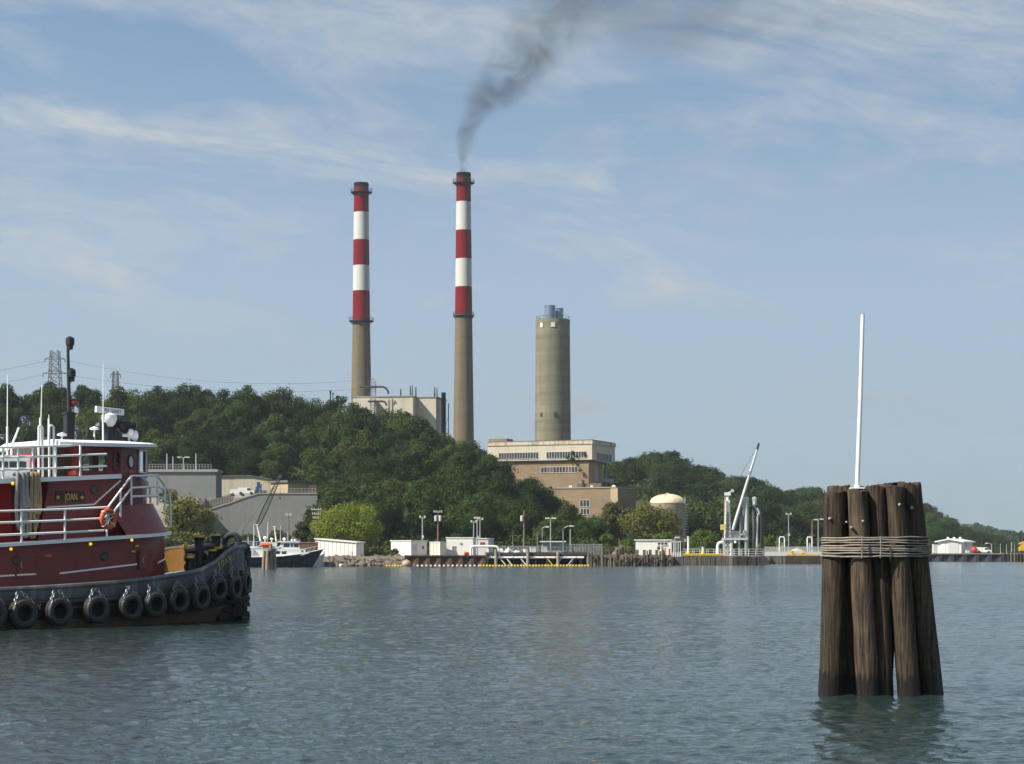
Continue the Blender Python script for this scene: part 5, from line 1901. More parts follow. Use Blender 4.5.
tyres = [(-9, 613.5, 19), (22.3, 613.8, 18.2), (57.6, 611.8, 17.6), (95.2, 609.6, 17.2), (128.6, 607, 16.8), (153.2, 604.6, 16.2), (176, 600.6, 16.2), (197.5, 597.5, 16), (214.8, 589.5, 15.6), (230.2, 587.5, 15.2), (240, 583, 15)]
words_ = ['eleventh', 'tenth', 'ninth', 'eighth', 'seventh', 'sixth', 'fifth', 'fourth', 'third', 'second', 'first']
gg = random.Random(8)
for i, (px, py, rp) in enumerate(tyres):
    u = -5.0
    for _ in range(60):
        h, uu = half(u, .85)
        p = tp(px, py, h + .22)
        u = .5 * u + .5 * min(p.x, -.25)
    h, uu = half(u, .85)
    p = tp(px, py, h + .22)
    h2, uu2 = half(u + .1, .85)
    tng = Vector((uu2 - uu, -(h2 - h), 0)).normalized()
    nrm = Vector((tng.y, -tng.x, 0))
    if nrm.y > 0: nrm = -nrm
    c = Vector((uu, -h, p.z)) + nrm * .24
    Rt = rp * .82 / F * tug_w(c).y
    e = thing('tyre_fender', 'black rubber tyre fender chained along the grey tug hull, %s from the bow' % words_[i], 'tyre', tug_w(c), TA, 'tyre fenders along the tug hull')
    nl_ = nrm
    M_ = (nl_ + Vector((0, 0, gg.uniform(-.05, .05)))).to_track_quat('Z', 'Y').to_matrix()
    mb = MB()
    ri = Rt * .52
    prof = [(ri, -.14), (ri * .98, -.05), (ri * .98, .05), (ri, .15), (ri * 1.25, .20), (Rt * .86, .185), (Rt * .97, .13), (Rt, .05), (Rt, -.05), (Rt * .97, -.14), (Rt * .86, -.19), (ri * 1.25, -.19), (ri, -.14)]
    mb.lathe(prof, (0, 0, 0), 32, M=M_)
    for j in range(36):
        w = 2 * math.pi * j / 36
        mb.box(M_ @ Vector((math.cos(w) * Rt * .995, math.sin(w) * Rt * .995, 0)), (.03, Rt * .10, .24), M=M_ @ Matrix.Rotation(w, 3, 'Z'))
    mb.build('tyre', RUBBER, e)
    mb = MB(); mb.cyl(M_ @ Vector((0, 0, -.19)), M_ @ Vector((0, 0, -.15)), ri * .97, ri * .97, 20); mb.build('hollow_shade', TBLACK, e)  # black disc standing for the shade in the tyre hollow
    top_z = 0.93 * sheer_z(u) - c.z
    ch = MB()
    for s_ in (-1, 1):
        A = tng * s_ * (Rt * .72) + Vector((0, 0, Rt * .62)) + nrm * .12
        B = tng * s_ * (Rt * .10) + Vector((0, 0, max(top_z - .12, Rt * 1.45))) - nrm * .05
        B = B + tng * (gg.uniform(-.1, .1))
        nL = max(4, int((A - B).length / .10))
        for j in range(nL):
            q = A.lerp(B, (j + .5) / nL); dd = (B - A).normalized()
            sd = dd.cross(nrm).normalized() if j % 2 else nrm
            hw, hl = .045, .075
            ring = [q + dd * hl + sd * hw * .5, q + dd * hl * .5 + sd * hw, q - dd * hl * .5 + sd * hw, q - dd * hl + sd * hw * .5, q - dd * hl - sd * hw * .5, q - dd * hl * .5 - sd * hw, q + dd * hl * .5 - sd * hw, q + dd * hl - sd * hw * .5]
            ch.tube(ring, .017, 5, closed=True)
    ch.build('chain', CHAIN, e)

# life ring on the rail
c = tp(108.3, 518.8, 3.12)
e = thing('life_ring', 'orange life ring with white rope hanging on the tug railing', 'life ring', tug_w(c), TA)
mb = MB(); mb.m(ORANGE)
nr_ = (0.25, -1, .0)
q_ = Vector(nr_).to_track_quat('Z', 'Y').to_matrix()
ring = [q_ @ Vector((math.cos(w) * .265, math.sin(w) * .265, 0)) for w in np.linspace(0, 2 * math.pi, 33)[:-1]]
mb.tube(ring, .075, 10, closed=True); mb.build('ring', ORANGE, e)
mb = MB()
for k_ in range(4):
    w = R(45 + 90 * k_)
    cc = q_ @ Vector((math.cos(w) * .265, math.sin(w) * .265, 0))
    mb.torus(cc, q_ @ Vector((-math.sin(w), math.cos(w), 0)), .078, .016, 14, 5)
    mb.torus(cc, (q_ @ Vector((-math.sin(w + .12), math.cos(w + .12), 0))), .078, .016, 14, 5)
for a_, b_ in ((R(200), R(20)), (R(-50), R(110)), (R(95), R(-100))):
    mb.tube([q_ @ Vector((math.cos(a_) * .19, math.sin(a_) * .19, .02)), q_ @ Vector((0.02, -.02, .03)), q_ @ Vector((math.cos(b_) * .19, math.sin(b_) * .19, .02))], .016, 5)
mb.build('grab_rope', mat('white_rope', (0.7, 0.68, 0.62), .9), e)

# ropes hung over the bridge deck edge
def hung_rope(label, px0, px1, m_, n, v, y0, y1, seed, rr=.045):
    g_ = random.Random(seed)
    c0 = tp((px0 + px1) / 2, 473, v)
    e = thing('mooring_rope', label, 'rope', tug_w(c0), TA)
    for i in range(n):
        a = px0 + (px1 - px0) * g_.random()
        b = min(px1, a + g_.uniform(2.5, 7))
        bot = y1 - g_.uniform(0, 1) ** 1.6 * 38
        off = g_.uniform(-.05, .16)
        P, Q = tp(a, y0, v + off), tp(b, y0, v + off)
        c_ = (a + b) / 2 + g_.uniform(-2.0, 2.0)
        B = tp(c_, bot, v + off)
        w = abs(Q.x - P.x) * g_.uniform(.25, .5) + .03
        B0, B1 = B + Vector((-w, 0, .10)), B + Vector((w, 0, .10))
        pts = [P + Vector((0, .25, .0)), P + Vector((0, .05, .05)), P + Vector((0, -.02, -.08)), P.lerp(B0, .55) + Vector((g_.uniform(-.05, .05), 0, 0)), B0, B, B1, Q.lerp(B1, .55) + Vector((g_.uniform(-.05, .05), 0, 0)), Q + Vector((0, -.02, -.08)), Q + Vector((0, .05, .05)), Q + Vector((0, .25, 0))]
        cur = []
        for k_ in range(len(pts) - 1):
            for s_ in range(4):
                tt = s_ / 4
                p0, p1, p2, p3 = pts[max(k_ - 1, 0)], pts[k_], pts[k_ + 1], pts[min(k_ + 2, len(pts) - 1)]
                cur.append(0.5 * ((2 * p1) + (p2 - p0) * tt + (2 * p0 - 5 * p1 + 4 * p2 - p3) * tt ** 2 + (3 * p1 - p0 - 3 * p2 + p3) * tt ** 3))
        mb = MB(); mb.tube([p - c0 for p in cur], rr * g_.uniform(.75, 1.1), 7); mb.build('rope_bight', m_, e)
    return e


hung_rope('grey mooring rope hung in long bights over the tug deck edge', 14.5, 27, ROPE_GREY, 10, 2.46, 474.5, 537, 3, .05)
hung_rope('tan mooring rope hung in long bights over the tug deck edge', 27, 38.5, ROPE_TAN, 7, 2.46, 474.5, 540, 6, .042)
# ================================================================== mooring dolphins
m, t, out = newmat('pile_timber')
tc = t.n('TexCoord').outputs['Object']
zz = t.n('SeparateXYZ', {0: tc}).outputs[2]
oi = t.n('ObjectInfo').outputs['Random']
tcw = t.vmath('ADD', tc, t.n('CombineXYZ', {0: t.math('MULTIPLY', oi, 30.0), 1: 0.0, 2: t.math('MULTIPLY', oi, 11.0)}).outputs[0])
grain = t.noise(t.scalevec(tcw, (14, 14, 0.7)), 1.6, 6, 0.65)
fine = t.noise(t.scalevec(tcw, (60, 60, 3)), 1.0, 4, 0.6)
blot = t.noise(t.scalevec(tcw, (2.5, 2.5, 0.9)), 1.0, 4, 0.6)
c = t.mix(t.mapr(grain, 0.36, 0.68), (0.016, 0.012, 0.009), (0.135, 0.096, 0.062))
c = t.mix(t.mapr(blot, 0.5, 0.75, 0, .55), c, (0.05, 0.037, 0.026))
c = t.vmath('SCALE', c, sc=t.math('MULTIPLY', t.mapr(fine, 0.3, 0.7, 0.78, 1.2), t.mapr(oi, 0, 1, .62, 1.2)))
# pale scrapes and droppings
scr = t.mapr(t.noise(t.scalevec(tcw, (7, 7, 1.6)), 1.0, 5, 0.7), 0.66, 0.73, 0, .75)
c = t.mix(scr, c, (0.30, 0.25, 0.17))
# wet foot, ragged upper edge
wet = t.mapr(t.math('ADD', zz, t.mapr(t.noise(t.scalevec(tcw, (8, 8, 2)), 1.0, 4), 0.3, 0.7, -.13, .13)), 0.30, 0.40, 1, 0)
c = t.mix(t.math('MULTIPLY', wet, .82), c, (0.010, 0.009, 0.008))
bp = t.n('Bump', {'Height': t.math('ADD', t.math('MULTIPLY', grain, .8), t.math('MULTIPLY', fine, .2)), 'Strength': 1.0, 'Distance': .04})
b = t.n('BsdfPrincipled', {'Base Color': c, 'Roughness': t.mapr(wet, 0, 1, .85, .4), 'Normal': bp.outputs[0], 'Specular IOR Level': .3})
t.set(out.inputs[0], b.outputs[0])
PILE = m
WIRE = mat('wire_rope', (0.26, 0.235, 0.19), .65, .35, 9.0, metal=.2, patch=.5, dirt=(0.10, 0.06, 0.035), bump=.5)

D0 = 32.6
dz = Vector((XW(882, D0), D0, 0))
e = thing('mooring_dolphin', 'tall cluster of dark timber piles lashed with wire, carrying a white pole', 'mooring dolphin', dz)
ppl = [  # top px, bottom px, top row, distance back, radius top, radius bottom
    (836.3, 830.0, 493.0, -0.02, .175, .20), (857.8, 868.0, 490.5, -.22, .165, .185), (876.5, 884.0, 487.0, -.10, .165, .165), (894.5, 909.5, 486.6, -.18, .16, .195), (908.8, 931.5, 483.5, .06, .185, .205),
    (838.5, 842.0, 487.0, .32, .185, .19), (850, 852, 489, .28, .17, .18), (868, 875, 487.5, .38, .17, .18), (893, 881, 484.2, .40, .18, .18), (905, 925, 484.5, .48, .18, .19), (855, 856, 489, .72, .18, .18), (886, 912, 486, .78, .18, .18)]
pile_axes = []
for i, (pt, pb, yt, back, r1, r0) in enumerate(ppl):
    d = D0 + back
    top = W(pt, yt, d) - dz
    bot = Vector((XW(pb, d + .12), d + .12, 0)) - dz
    ax = top - bot
    bot2 = bot - ax * (1.6 / ax.z)
    pile_axes.append((bot, top, r0, r1))
    g = np.random.default_rng(60 + i)
    rings, nseg, nc = [], 46, 30
    ph = g.uniform(0, 6.28, 6)
    for k_ in range(nseg + 1):
        f_ = k_ / nseg
        p = bot2.lerp(top, f_)
        r_ = r0 + (r1 - r0) * f_
        ring = []
        for j in range(nc):
            a = 2 * math.pi * j / nc
            w = 1 + .035 * math.sin(3 * a + ph[0] + f_ * 3) + .03 * math.sin(2 * a + ph[3] - f_ * 5) + .018 * math.sin(7 * a + ph[1] + f_ * 1.3) + .012 * math.sin(13 * a + ph[2]) + .008 * math.sin(f_ * 23 + ph[3] + 2 * a) + .018 * math.sin(f_ * 9 + ph[4]) + .012 * math.sin(f_ * 31 + ph[5])
            # drying checks
            for q in range(2):
                da = (a - ph[4 + q] - .2 * math.sin(f_ * 4 + q) + math.pi) % (2 * math.pi) - math.pi
                w -= .075 * math.exp(-(da / .11) ** 2)
            zt_ = 0
            if k_ == nseg: zt_ = .018 * math.sin(2 * a + ph[5]) + g.normal() * .010
            ring.append(p + Vector((math.cos(a) * r_ * w, math.sin(a) * r_ * w, zt_)))
        rings.append(ring)
    # worn rounded head
    rings.append([top + (v_ - top) * .90 + Vector((0, 0, .012)) for v_ in rings[-1]])
    mb = MB()
    vs = [v_ for rg in rings for v_ in rg]
    fs = []
    for k_ in range(len(rings) - 1):
        for j in range(nc):
            j2 = (j + 1) % nc
            fs.append((k_ * nc + j, k_ * nc + j2, (k_ + 1) * nc + j2, (k_ + 1) * nc + j))
    vs.append(top + Vector((0, 0, -.01)))
    L0 = (len(rings) - 1) * nc
    for j in range(nc): fs.append((L0 + j, L0 + (j + 1) % nc, len(vs) - 1))
    mb.add(vs, fs)
    mb.build('pile', PILE, e, sharp=50)


def hull2d(pts):
    pts = sorted(set(pts))
    def half_(ps):
        o = []
        for p in ps:
            while len(o) > 1 and (o[-1][0] - o[-2][0]) * (p[1] - o[-2][1]) - (o[-1][1] - o[-2][1]) * (p[0] - o[-2][0]) <= 0: o.pop()
            o.append(p)
        return o[:-1]
    return half_(pts) + half_(pts[::-1])


g = random.Random(12)
mb = MB()
zA, zB = ZW(557.5, D0), ZW(536.5, D0)
turns = 8
for i in range(turns):
    zc = zA + (zB - zA) * (i + .5) / turns + g.uniform(-.003, .003)
    cir = []
    for bot, top, r0, r1 in pile_axes:
        f_ = (zc - bot.z) / (top.z - bot.z)
        p = bot.lerp(top, f_); r_ = r0 + (r1 - r0) * f_ + .022 + (g.uniform(0, .012))
        cir += [(p.x + math.cos(a) * r_, p.y + math.sin(a) * r_) for a in np.linspace(0, 2 * math.pi, 29)[:-1]]
    hp = hull2d(cir)
    # resample evenly
    P2 = [Vector((x_, y_)) for x_, y_ in hp]
    Ls = [(P2[(k_ + 1) % len(P2)] - P2[k_]).length for k_ in range(len(P2))]
    tot = sum(Ls); nS = 110
    pts, k_, acc = [], 0, 0.0
    ph = [g.uniform(0, 6.28) for _ in range(4)]
    for s_ in range(nS):
        tgt = tot * s_ / nS
        while acc + Ls[k_] < tgt: acc += Ls[k_]; k_ += 1
        q = P2[k_].lerp(P2[(k_ + 1) % len(P2)], (tgt - acc) / max(Ls[k_], 1e-6))
        w = 2 * math.pi * s_ / nS
        pts.append(Vector((q.x, q.y, zc + .006 * math.sin(2 * w + ph[0]) + .004 * math.sin(5 * w + ph[1]) + .003 * math.sin(11 * w + ph[2]))))
    r_ = .0135 if i % 3 else .0155
    mb.tube(pts, r_, 8, closed=True)
    if i in (2,): mb.tube([p + Vector((0, 0, .024)) for p in pts], .0135, 7, closed=True)
mb.build('wire_lashing', WIRE, e)
# clamps and staples on the lashing, bolt heads and droppings higher up
for px, py, bk, s_ in ((829.8, 518.5, -.20, .028), (899.5, 504.5, -.36, .028), (912, 507.5, -.13, .032), (846.5, 522, -.21, .02), (863, 521, -.40, .024), (851.5, 527.3, -.40, .026)):
    c = W(px, py, D0 + bk) - dz
    mb = MB(); M_ = Vector((-.1, -1, 0)).to_track_quat('Z', 'Y').to_matrix()
    mb.lathe([(s_ * .85, -.10), (s_ * .85, -.012), (s_ * .5, -.01), (s_ * .45, .004), (s_ * .2, .006)], c, 7, M=M_)
    mb.build('bolt_head', mat('bolt_metal', (0.42, 0.42, 0.40), .5, .2, 8, metal=.3, patch=.4, dirt=(.2, .12, .07)), e)
for px in (862, 880.5):
    mb = MB()
    p0, p1 = W(px, 536, D0 - .46) - dz, W(px, 558, D0 - .44) - dz
    mb.tube([p0, p0.lerp(p1, .5) + Vector((.006, -.012, 0)), p1], .012, 6)
    mb.build('lashing_seizing', WIRE, e)
# white pole and its foot plate
a, b = W(857.0, 488.5, D0 - .12) - dz, W(862.8, 314.5, D0 - .12) - dz
mb = MB(); mb.tube([a - Vector((0, 0, .05)), a.lerp(b, .5) + Vector((.006, 0, 0)), b], [.037, .035, .032], 16); pp = mb.build('white_pole', mat('pole_white', (0.78, 0.78, 0.76), .35, .03, 3), e)
mb = MB(); mb.box(a + Vector((0, 0, .006)), (.22, .20, .02)); mb.cyl(a, a + Vector((0, 0, .06)), .05, .045, 16); mb.build('foot_plate', WHITE_CLEAN, pp)


def small_dolphin(label, px, d, w_px, top_py, posts, seed):
    g = random.Random(seed)
    e = thing('mooring_dolphin', label, 'mooring dolphin', (XW(px, d), d, 0))
    for ox, top, r_, oy in posts:
        mb = MB(); z1 = ZW(top, d)
        x0 = ox * d / F
        mb.tube([(x0 * 1.25, oy * 1.3, -1.2), (x0 * 1.1, oy, z1 * .5), (x0 * .95, oy * .8, z1)], [r_ * 1.05, r_, r_ * .9], 14)
        mb.build('pile', PILE_GREY, e)
    z_ = ZW(551, d)
    mb = MB()
    for k_ in range(4):
        mb.torus((0, 0, z_ + k_ * .09), (0, 0, 1), w_px * .5 * d / F * .98, .05, 24, 6)
    o = mb.build('wire_lashing', WIRE, e)
    return e


PILE_GREY = mat('grey_pile', (0.25, 0.195, 0.14), .9, .3, 1.5, streak=.7, dirt=(0.05, 0.04, 0.032), sscale=4)
small_dolphin('small weathered pile cluster in front of the white boat', 269.5, 261, 12.5, 549, [(-5, 549.5, .22, -.2), (-1.3, 549, .22, -.75), (1.6, 545.3, .24, -.3), (4.8, 549.5, .23, -.1), (0, 549.5, .22, .5), (-3, 550, .22, .6), (4, 550, .22, .6)], 3)

# ================================================================== shore trees and bushes
def bush(label, px, py_top, d, w_px, zb, lm, seed, cards=2600, size=.24, name='shrub', cat='shrub', group=None, stems=5, flat=.9):
    g = np.random.default_rng(seed)
    k = d / F
    H = ZW(py_top, d) - zb
    Rr = w_px * k / 2
    e = thing(name, label, cat, (XW(px, d), d, zb), group=group)
    lobes = []
    for i in range(22):
        a = g.uniform(0, 6.28); rr = Rr * math.sqrt(g.random()) * .72
        f_ = 1 - (rr / Rr) ** 2 * .6
        lobes.append((np.array([math.cos(a) * rr, math.sin(a) * rr * .8, g.uniform(.16, .80) * H * f_]), g.uniform(.20, .36) * min(Rr, H)))
    o = link('crown', crown_mesh('crown', g, lobes, cards, size, lm), e)
    mb = MB()
    for i in range(stems):
        a = g.uniform(0, 6.28)
        tgt = lobes[i][0]
        mb.tube([(math.cos(a) * .2, math.sin(a) * .2, -.4), Vector(tgt) * .5 + Vector((0, 0, -.1)), tgt], [.09 * H / 5 + .03, .05 * H / 5 + .02, .02], 5)
    mb.build('trunk', BARK, e)
    return e


def specimen(label, px, py_top, d, w_px, zb, lm, seed, bare, name='broadleaf_tree', cards=9000, size=.26, nl=34):
    H = (ZW(py_top, d) - zb) * 1.08
    Rc = w_px * 1.06 * d / F / 2
    tm, cm = make_tree_meshes('tree', H, Rc, lm, cards, size, seed, bare, nl)
    e = thing(name, label, 'tree', (XW(px, d), d, zb), 0.3 * seed)
    link('trunk', tm, e); link('crown', cm, e)
    return e


specimen('broad yellow green tree standing behind the long white shed', 349, 503, 338, 64, 1.4, LEAF_YEL, 71, .10, cards=20000, size=.18, nl=50)
specimen('lower yellow green tree beside the broad one, next to the utility pole', 327, 509, 342, 34, 1.4, LEAF_YEL, 72, .06, cards=9000, size=.18, nl=24)
specimen('olive green tree behind the tug bow in front of the retaining wall', 190, 492.5, 330, 52, 1.4, LEAF_OLIVE, 73, .05, cards=8000, nl=34)
specimen('broad olive brown tree half hiding the domed tank', 648, 496, 378, 62, 1.4, LEAF_OLIVE, 74, .06, cards=9000, nl=40)
specimen('brownish green tree in front of the low brick block', 611, 500, 384, 36, 1.4, leaf_mat('brown_green_leaves', (0.05, 0.062, 0.02), (0.095, 0.10, 0.04), .05), 75, .06, cards=6000, nl=28)
specimen('dark green tree beside the low brick block windows', 594, 511, 372, 34, 1.4, LEAF_HILL, 76, .05, cards=5200, nl=26)
bush('round bright green bush behind the timber quay', 607.5, 530, 340, 25, 1.4, LEAF_BUSH, 81, 3000, .2)
bush('long green bush between the round bush and the small white office', 627, 534.5, 342, 24, 1.4, LEAF_BUSH, 82, 2600, .2)
bush('green bush behind the small white office roof', 661, 527.5, 352, 34, 1.4, LEAF_BUSH, 83, 3200, .22)
bush('broad yellowish green bush left of the loading arm tower', 705, 526.5, 362, 42, 1.4, LEAF_BUSH, 84, 5000, .22)
bush('low green bush under the black hoses of the loading arm', 738, 530, 372, 36, 1.4, LEAF_SHRUB, 85, 3400, .24)
bush('green bush behind the hoses, next to the rusty post', 770, 532, 380, 30, 1.4, LEAF_BUSH, 86, 3000, .24)
bush('clipped olive bush against the white hut with a grey door', 394, 546.5, 323, 11, 1.4, LEAF_OLIVE, 87, 1200, .14)
for i, (px, py, w_, dd, lb) in enumerate(((228, 533, 24, 352, 'dark shrub at the foot of the retaining wall, nearest the tug bow'), (250, 531, 26, 356, 'dark shrub at the foot of the retaining wall behind the boat masts'), (277, 524, 30, 372, 'tall dark shrub at the foot of the retaining wall above the boat wheelhouse'), (303, 518, 28, 376, 'tallest dark shrub at the foot of the retaining wall, next to the yellow green tree'), (214, 525, 26, 366, 'dark shrub between the olive tree and the retaining wall'), (160, 520, 40, 360, 'dark shrub behind the tug wheelhouse railing'), (315, 524, 22, 372, 'dark shrub behind the utility pole'))):
    bush(lb, px, py, dd, w_ * 1.25, 1.4, LEAF_SHRUB, 90 + i, 4600, .26)
g = random.Random(77)
for i in range(9):
    px = 236 + i * 9.3
    bush('low shrub on the bank above the retaining wall', px, ZW and 475 + g.uniform(-3, 4), 446 + g.uniform(-2, 5), g.uniform(16, 24), 12.8, LEAF_BUSH if i % 3 else LEAF_OLIVE, 120 + i, 900, .34, group='shrubs on the bank above the retaining wall')
# shrubs clothing the slope below the reservoir
for i in range(16):
    px = 40 + i * 10.5 + g.uniform(-3, 3)
    d = g.uniform(352, 392)
    zb = gz(px, d)
    bush('low shrub on the slope below the concrete reservoir', px, HY - (zb + g.uniform(1.8, 3.2) - CH) * F / d, d, g.uniform(18, 30), zb - .3, LEAF_SHRUB if i % 2 else LEAF_OLIVE, 140 + i, 900, .30, group='shrubs on the slope below the reservoir')
# ================================================================== waterfront
RUST = mat('sheet_pile_rust', (0.095, 0.048, 0.033), .85, .25, .8, streak=.6, dirt=(0.035, 0.022, 0.018), sscale=2)
DOCKW = mat('dock_planks', (0.17, 0.145, 0.115), .9, .25, .8, streak=.3, dirt=(.07, .06, .05))
TAR = mat('dark_timber', (0.045, 0.037, 0.032), .9, .35, 1.2, streak=.4, dirt=(0.12, 0.10, 0.075), sscale=3)
FENDW = mat('fender_planks', (0.13, 0.11, 0.09), .9, .3, .9, streak=.65, dirt=(0.045, 0.038, 0.032), sscale=2.2)
BOOM_Y = mat('boom_yellow', (0.72, 0.55, 0.06), .5, .1, 3)
BOOM_W = mat('boom_white', (0.72, 0.68, 0.58), .5, .1, 3)
ROCK = mat('riprap_rock', (0.17, 0.14, 0.105), .95, .25, 1.0, bump=.4, patch=.3, dirt=(.12, .10, .08))
CORR = mat('corrugated_white', (0.70, 0.665, 0.62), .5, .05, .5, streak=.2, dirt=(.5, .44, .38), sscale=1.2)
CORR_G = mat('pale_grey_panel', (0.50, 0.51, 0.50), .6, .06, .6)
HOSE = mat('hose_black', (0.012, 0.012, 0.013), .8, .1, 3)
RUSTP = mat('rusty_post', (0.20, 0.105, 0.065), .8, .25, 2)
gR = random.Random(21)


def rock(g, c, r):
    mb = MB()
    k_, n = 5, 8
    ph = [g.uniform(0, 6.28) for _ in range(5)]
    prof = []
    vs, fs = [], []
    for i in range(k_ + 1):
        th = math.pi * i / k_
        for j in range(n):
            a = 2 * math.pi * j / n
            w = r * (1 + .22 * math.sin(2 * a + ph[0] + i) + .18 * math.sin(3 * a + ph[1] * i) + g.uniform(-.12, .12))
            vs.append((w * math.sin(th) * math.cos(a) * 1.25, w * math.sin(th) * math.sin(a), -w * math.cos(th) * .75))
    for i in range(k_):
        for j in range(n):
            fs.append((i * n + j, i * n + (j + 1) % n, (i + 1) * n + (j + 1) % n, (i + 1) * n + j))
    return mb.add(vs, fs)


# riprap bank: each stone one can tell apart
protos = [rock(gR, None, 1.0).build('riprap_boulder', ROCK, sharp=20) for _ in range(5)]
first = set()
for i in range(200):
    px = gR.uniform(326, 406)
    row = gR.random()
    d = float(itp(SHORE, px)) - 1.6 + row * 2.6
    z = -.05 + row * 1.45 + gR.uniform(-.1, .1)
    pr = gR.choice(protos)
    if pr not in first:
        o = pr; first.add(pr)
    else:
        o = pr.copy(); COL.objects.link(o)
    s_ = gR.uniform(.28, .62)
    o.scale = (s_, s_, s_ * gR.uniform(.8, 1.1))
    o.location = (XW(px, d), d, z)
    o.rotation_euler = (gR.uniform(-.4, .4), gR.uniform(-.4, .4), gR.uniform(0, 6.28))
    tag(o, 'tan boulder in the rock bank between the white boat and the rusty bulkhead', 'boulder', 'boulders of the rock bank')


# ---------------------------------------------------------------- huts
def hut(label, cat, px0, pxc, px1, pyt, pyb, d, m_, rz, name='hut', roof_py=None, ribs=0, roof_m=None, overhang=.25, slope=0.0, roofth=.16, depth=None):
    """box-shaped hut: front from px0 to the corner pxc, end wall from pxc to px1"""
    zb = 1.42
    f = Facade((XW(pxc, d), d, zb), rz)
    e = thing(name, label, cat, f.o, rz)
    xl = f.px2x(px0)
    yr = f.px2y(px1, 0) if depth is None else depth
    z1 = f.z(pyt)
    mb = MB()
    zl = z1 + slope
    vs = [(xl, 0, 0), (0, 0, 0), (0, yr, 0), (xl, yr, 0), (xl, 0, zl), (0, 0, z1), (0, yr, z1), (xl, yr, zl)]
    mb.add(vs, [(0, 3, 2, 1), (4, 5, 6, 7), (0, 1, 5, 4), (1, 2, 6, 5), (2, 3, 7, 6), (3, 0, 4, 7)])
    if ribs:
        nr = int(-xl / ribs)
        for j in range(nr + 1):
            x = xl * j / nr
            mb.bar((x, -.03, .02), (x, -.03, z1 + slope * j / nr - .02), .09, .06)
        nr = max(2, int(yr / ribs))
        for j in range(1, nr + 1):
            y = yr * j / nr
            mb.bar((.03, y, .02), (.03, y, z1 - .02), .06, .09)
    mb.build('wall', m_, e)
    mb = MB(); oh = overhang
    mb.slab([(xl - oh, -oh, zl + .02), (oh, -oh, z1 + .02), (oh, yr + oh, z1 + .02), (xl - oh, yr + oh, zl + .02)], (0, 0, roofth)); mb.build('roof', roof_m or WHITE, e)
    return e, f, xl, yr, z1


e, f, xl, yr, z1 = hut('long white ribbed metal shed in front of the yellow green tree', 'shed', 316, 356, 363.5, 543.0, 556.5, 324, CORR, R(-24), 'metal_shed', ribs=.7, slope=.62)
mb = MB(); mb.box((xl * .12, -.06, .45), (.5, .1, .9)); mb.build('utility_box', CORR_G, e)
e, f, xl, yr, z1 = hut('white flat roofed hut with a grey door, behind the rusty bulkhead', 'hut', 391, 411, 427, 541.3, 555.5, 326, CORR, R(-38), 'hut', overhang=.12)
mb = MB(); mb.box((.02, yr * .24, 1.02), (.1, yr * .28, 2.0)); mb.build('door', CORR_G, e)
mb = MB(); mb.box((.03, yr * .74, 1.5), (.1, .35, .5)); mb.build('window', PANE, e)
for j in range(1, 4):
    mb = MB(); mb.box((xl * j / 4, -.015, z1 / 2), (.05, .04, z1 - .05)); mb.build('panel_joint', CORR_G, e)
hut('small cream metal store between the two larger white huts', 'store', 430, 440, 446, 542.8, 555.5, 325, mat('cream_metal', (0.66, 0.60, 0.50), .6, .05), R(-30), 'hut', overhang=.08, ribs=.6)
e, f, xl, yr, z1 = hut('largest white flat roofed hut with one dark square window, beside the white pipe arch', 'hut', 446.3, 473, 476, 538.3, 555.2, 327, WHITE, R(-10), 'hut', overhang=.1)
w = window_strip(e, f.px2x(452.2), f.px2x(456.2), f.z(551), f.z(546.2), 2, mull=.1)
mb = MB(); mb.box((f.px2x(461), -.06, f.z(543.5)), (.35, .1, .3)); mb.build('wall_lamp', STEEL, e)
e, f, xl, yr, z1 = hut('low pale grey hut behind the white pipe arch', 'hut', 475, 489, 493.5, 539.2, 555, 333, CORR_G, R(-14), 'hut', overhang=.12)
mb = MB(); mb.box((f.px2x(482.5), -.04, f.z(543.5)), (.8, .08, .45)); mb.build('sign_panel', mat('dull_red', (0.25, 0.03, 0.03), .6), e)

# ---------------------------------------------------------------- rusty sheet-pile bulkhead, floats
d = 311
o0 = thing('sheet_pile_bulkhead', 'rusty brown sheet pile bulkhead in front of the white huts', 'bulkhead', (XW(405, d), d, 0))
x1 = XW(485, d) - o0.location.x
mb = MB(); n = int(x1 / .42)
ztop = ZW(556.3, d)
pl_ = []
for j in range(n + 1):
    x = x1 * j / n
    pl_.append((x, -.16 if j % 4 < 2 else .14))
lo = [Vector((a, b, -1.5)) for a, b in pl_]; hi = [Vector((a, b, ztop)) for a, b in pl_]
mb.grid([lo, hi]); mb.add([lo[-1], hi[-1], (x1, 4.0, ztop), (x1, 4.0, -1.5), lo[0], hi[0], (0, 3.5, ztop), (0, 3.5, -1.5)], [(0, 1, 2, 3), (4, 5, 6, 7)])
mb.build('sheet_piling', RUST, o0, sharp=8)
mb = MB(); mb.box((x1 / 2, .25, ztop + .07), (x1 + .3, 1.1, .2)); mb.build('cap_beam', TAR, o0)
mb = MB(); mb.slab([(0, .7, ztop - .02), (x1, .7, ztop - .02), (x1, 5, ztop - .02), (0, 5, ztop - .02)], (0, 0, .06)); mb.build('apron', DOCKW, o0)


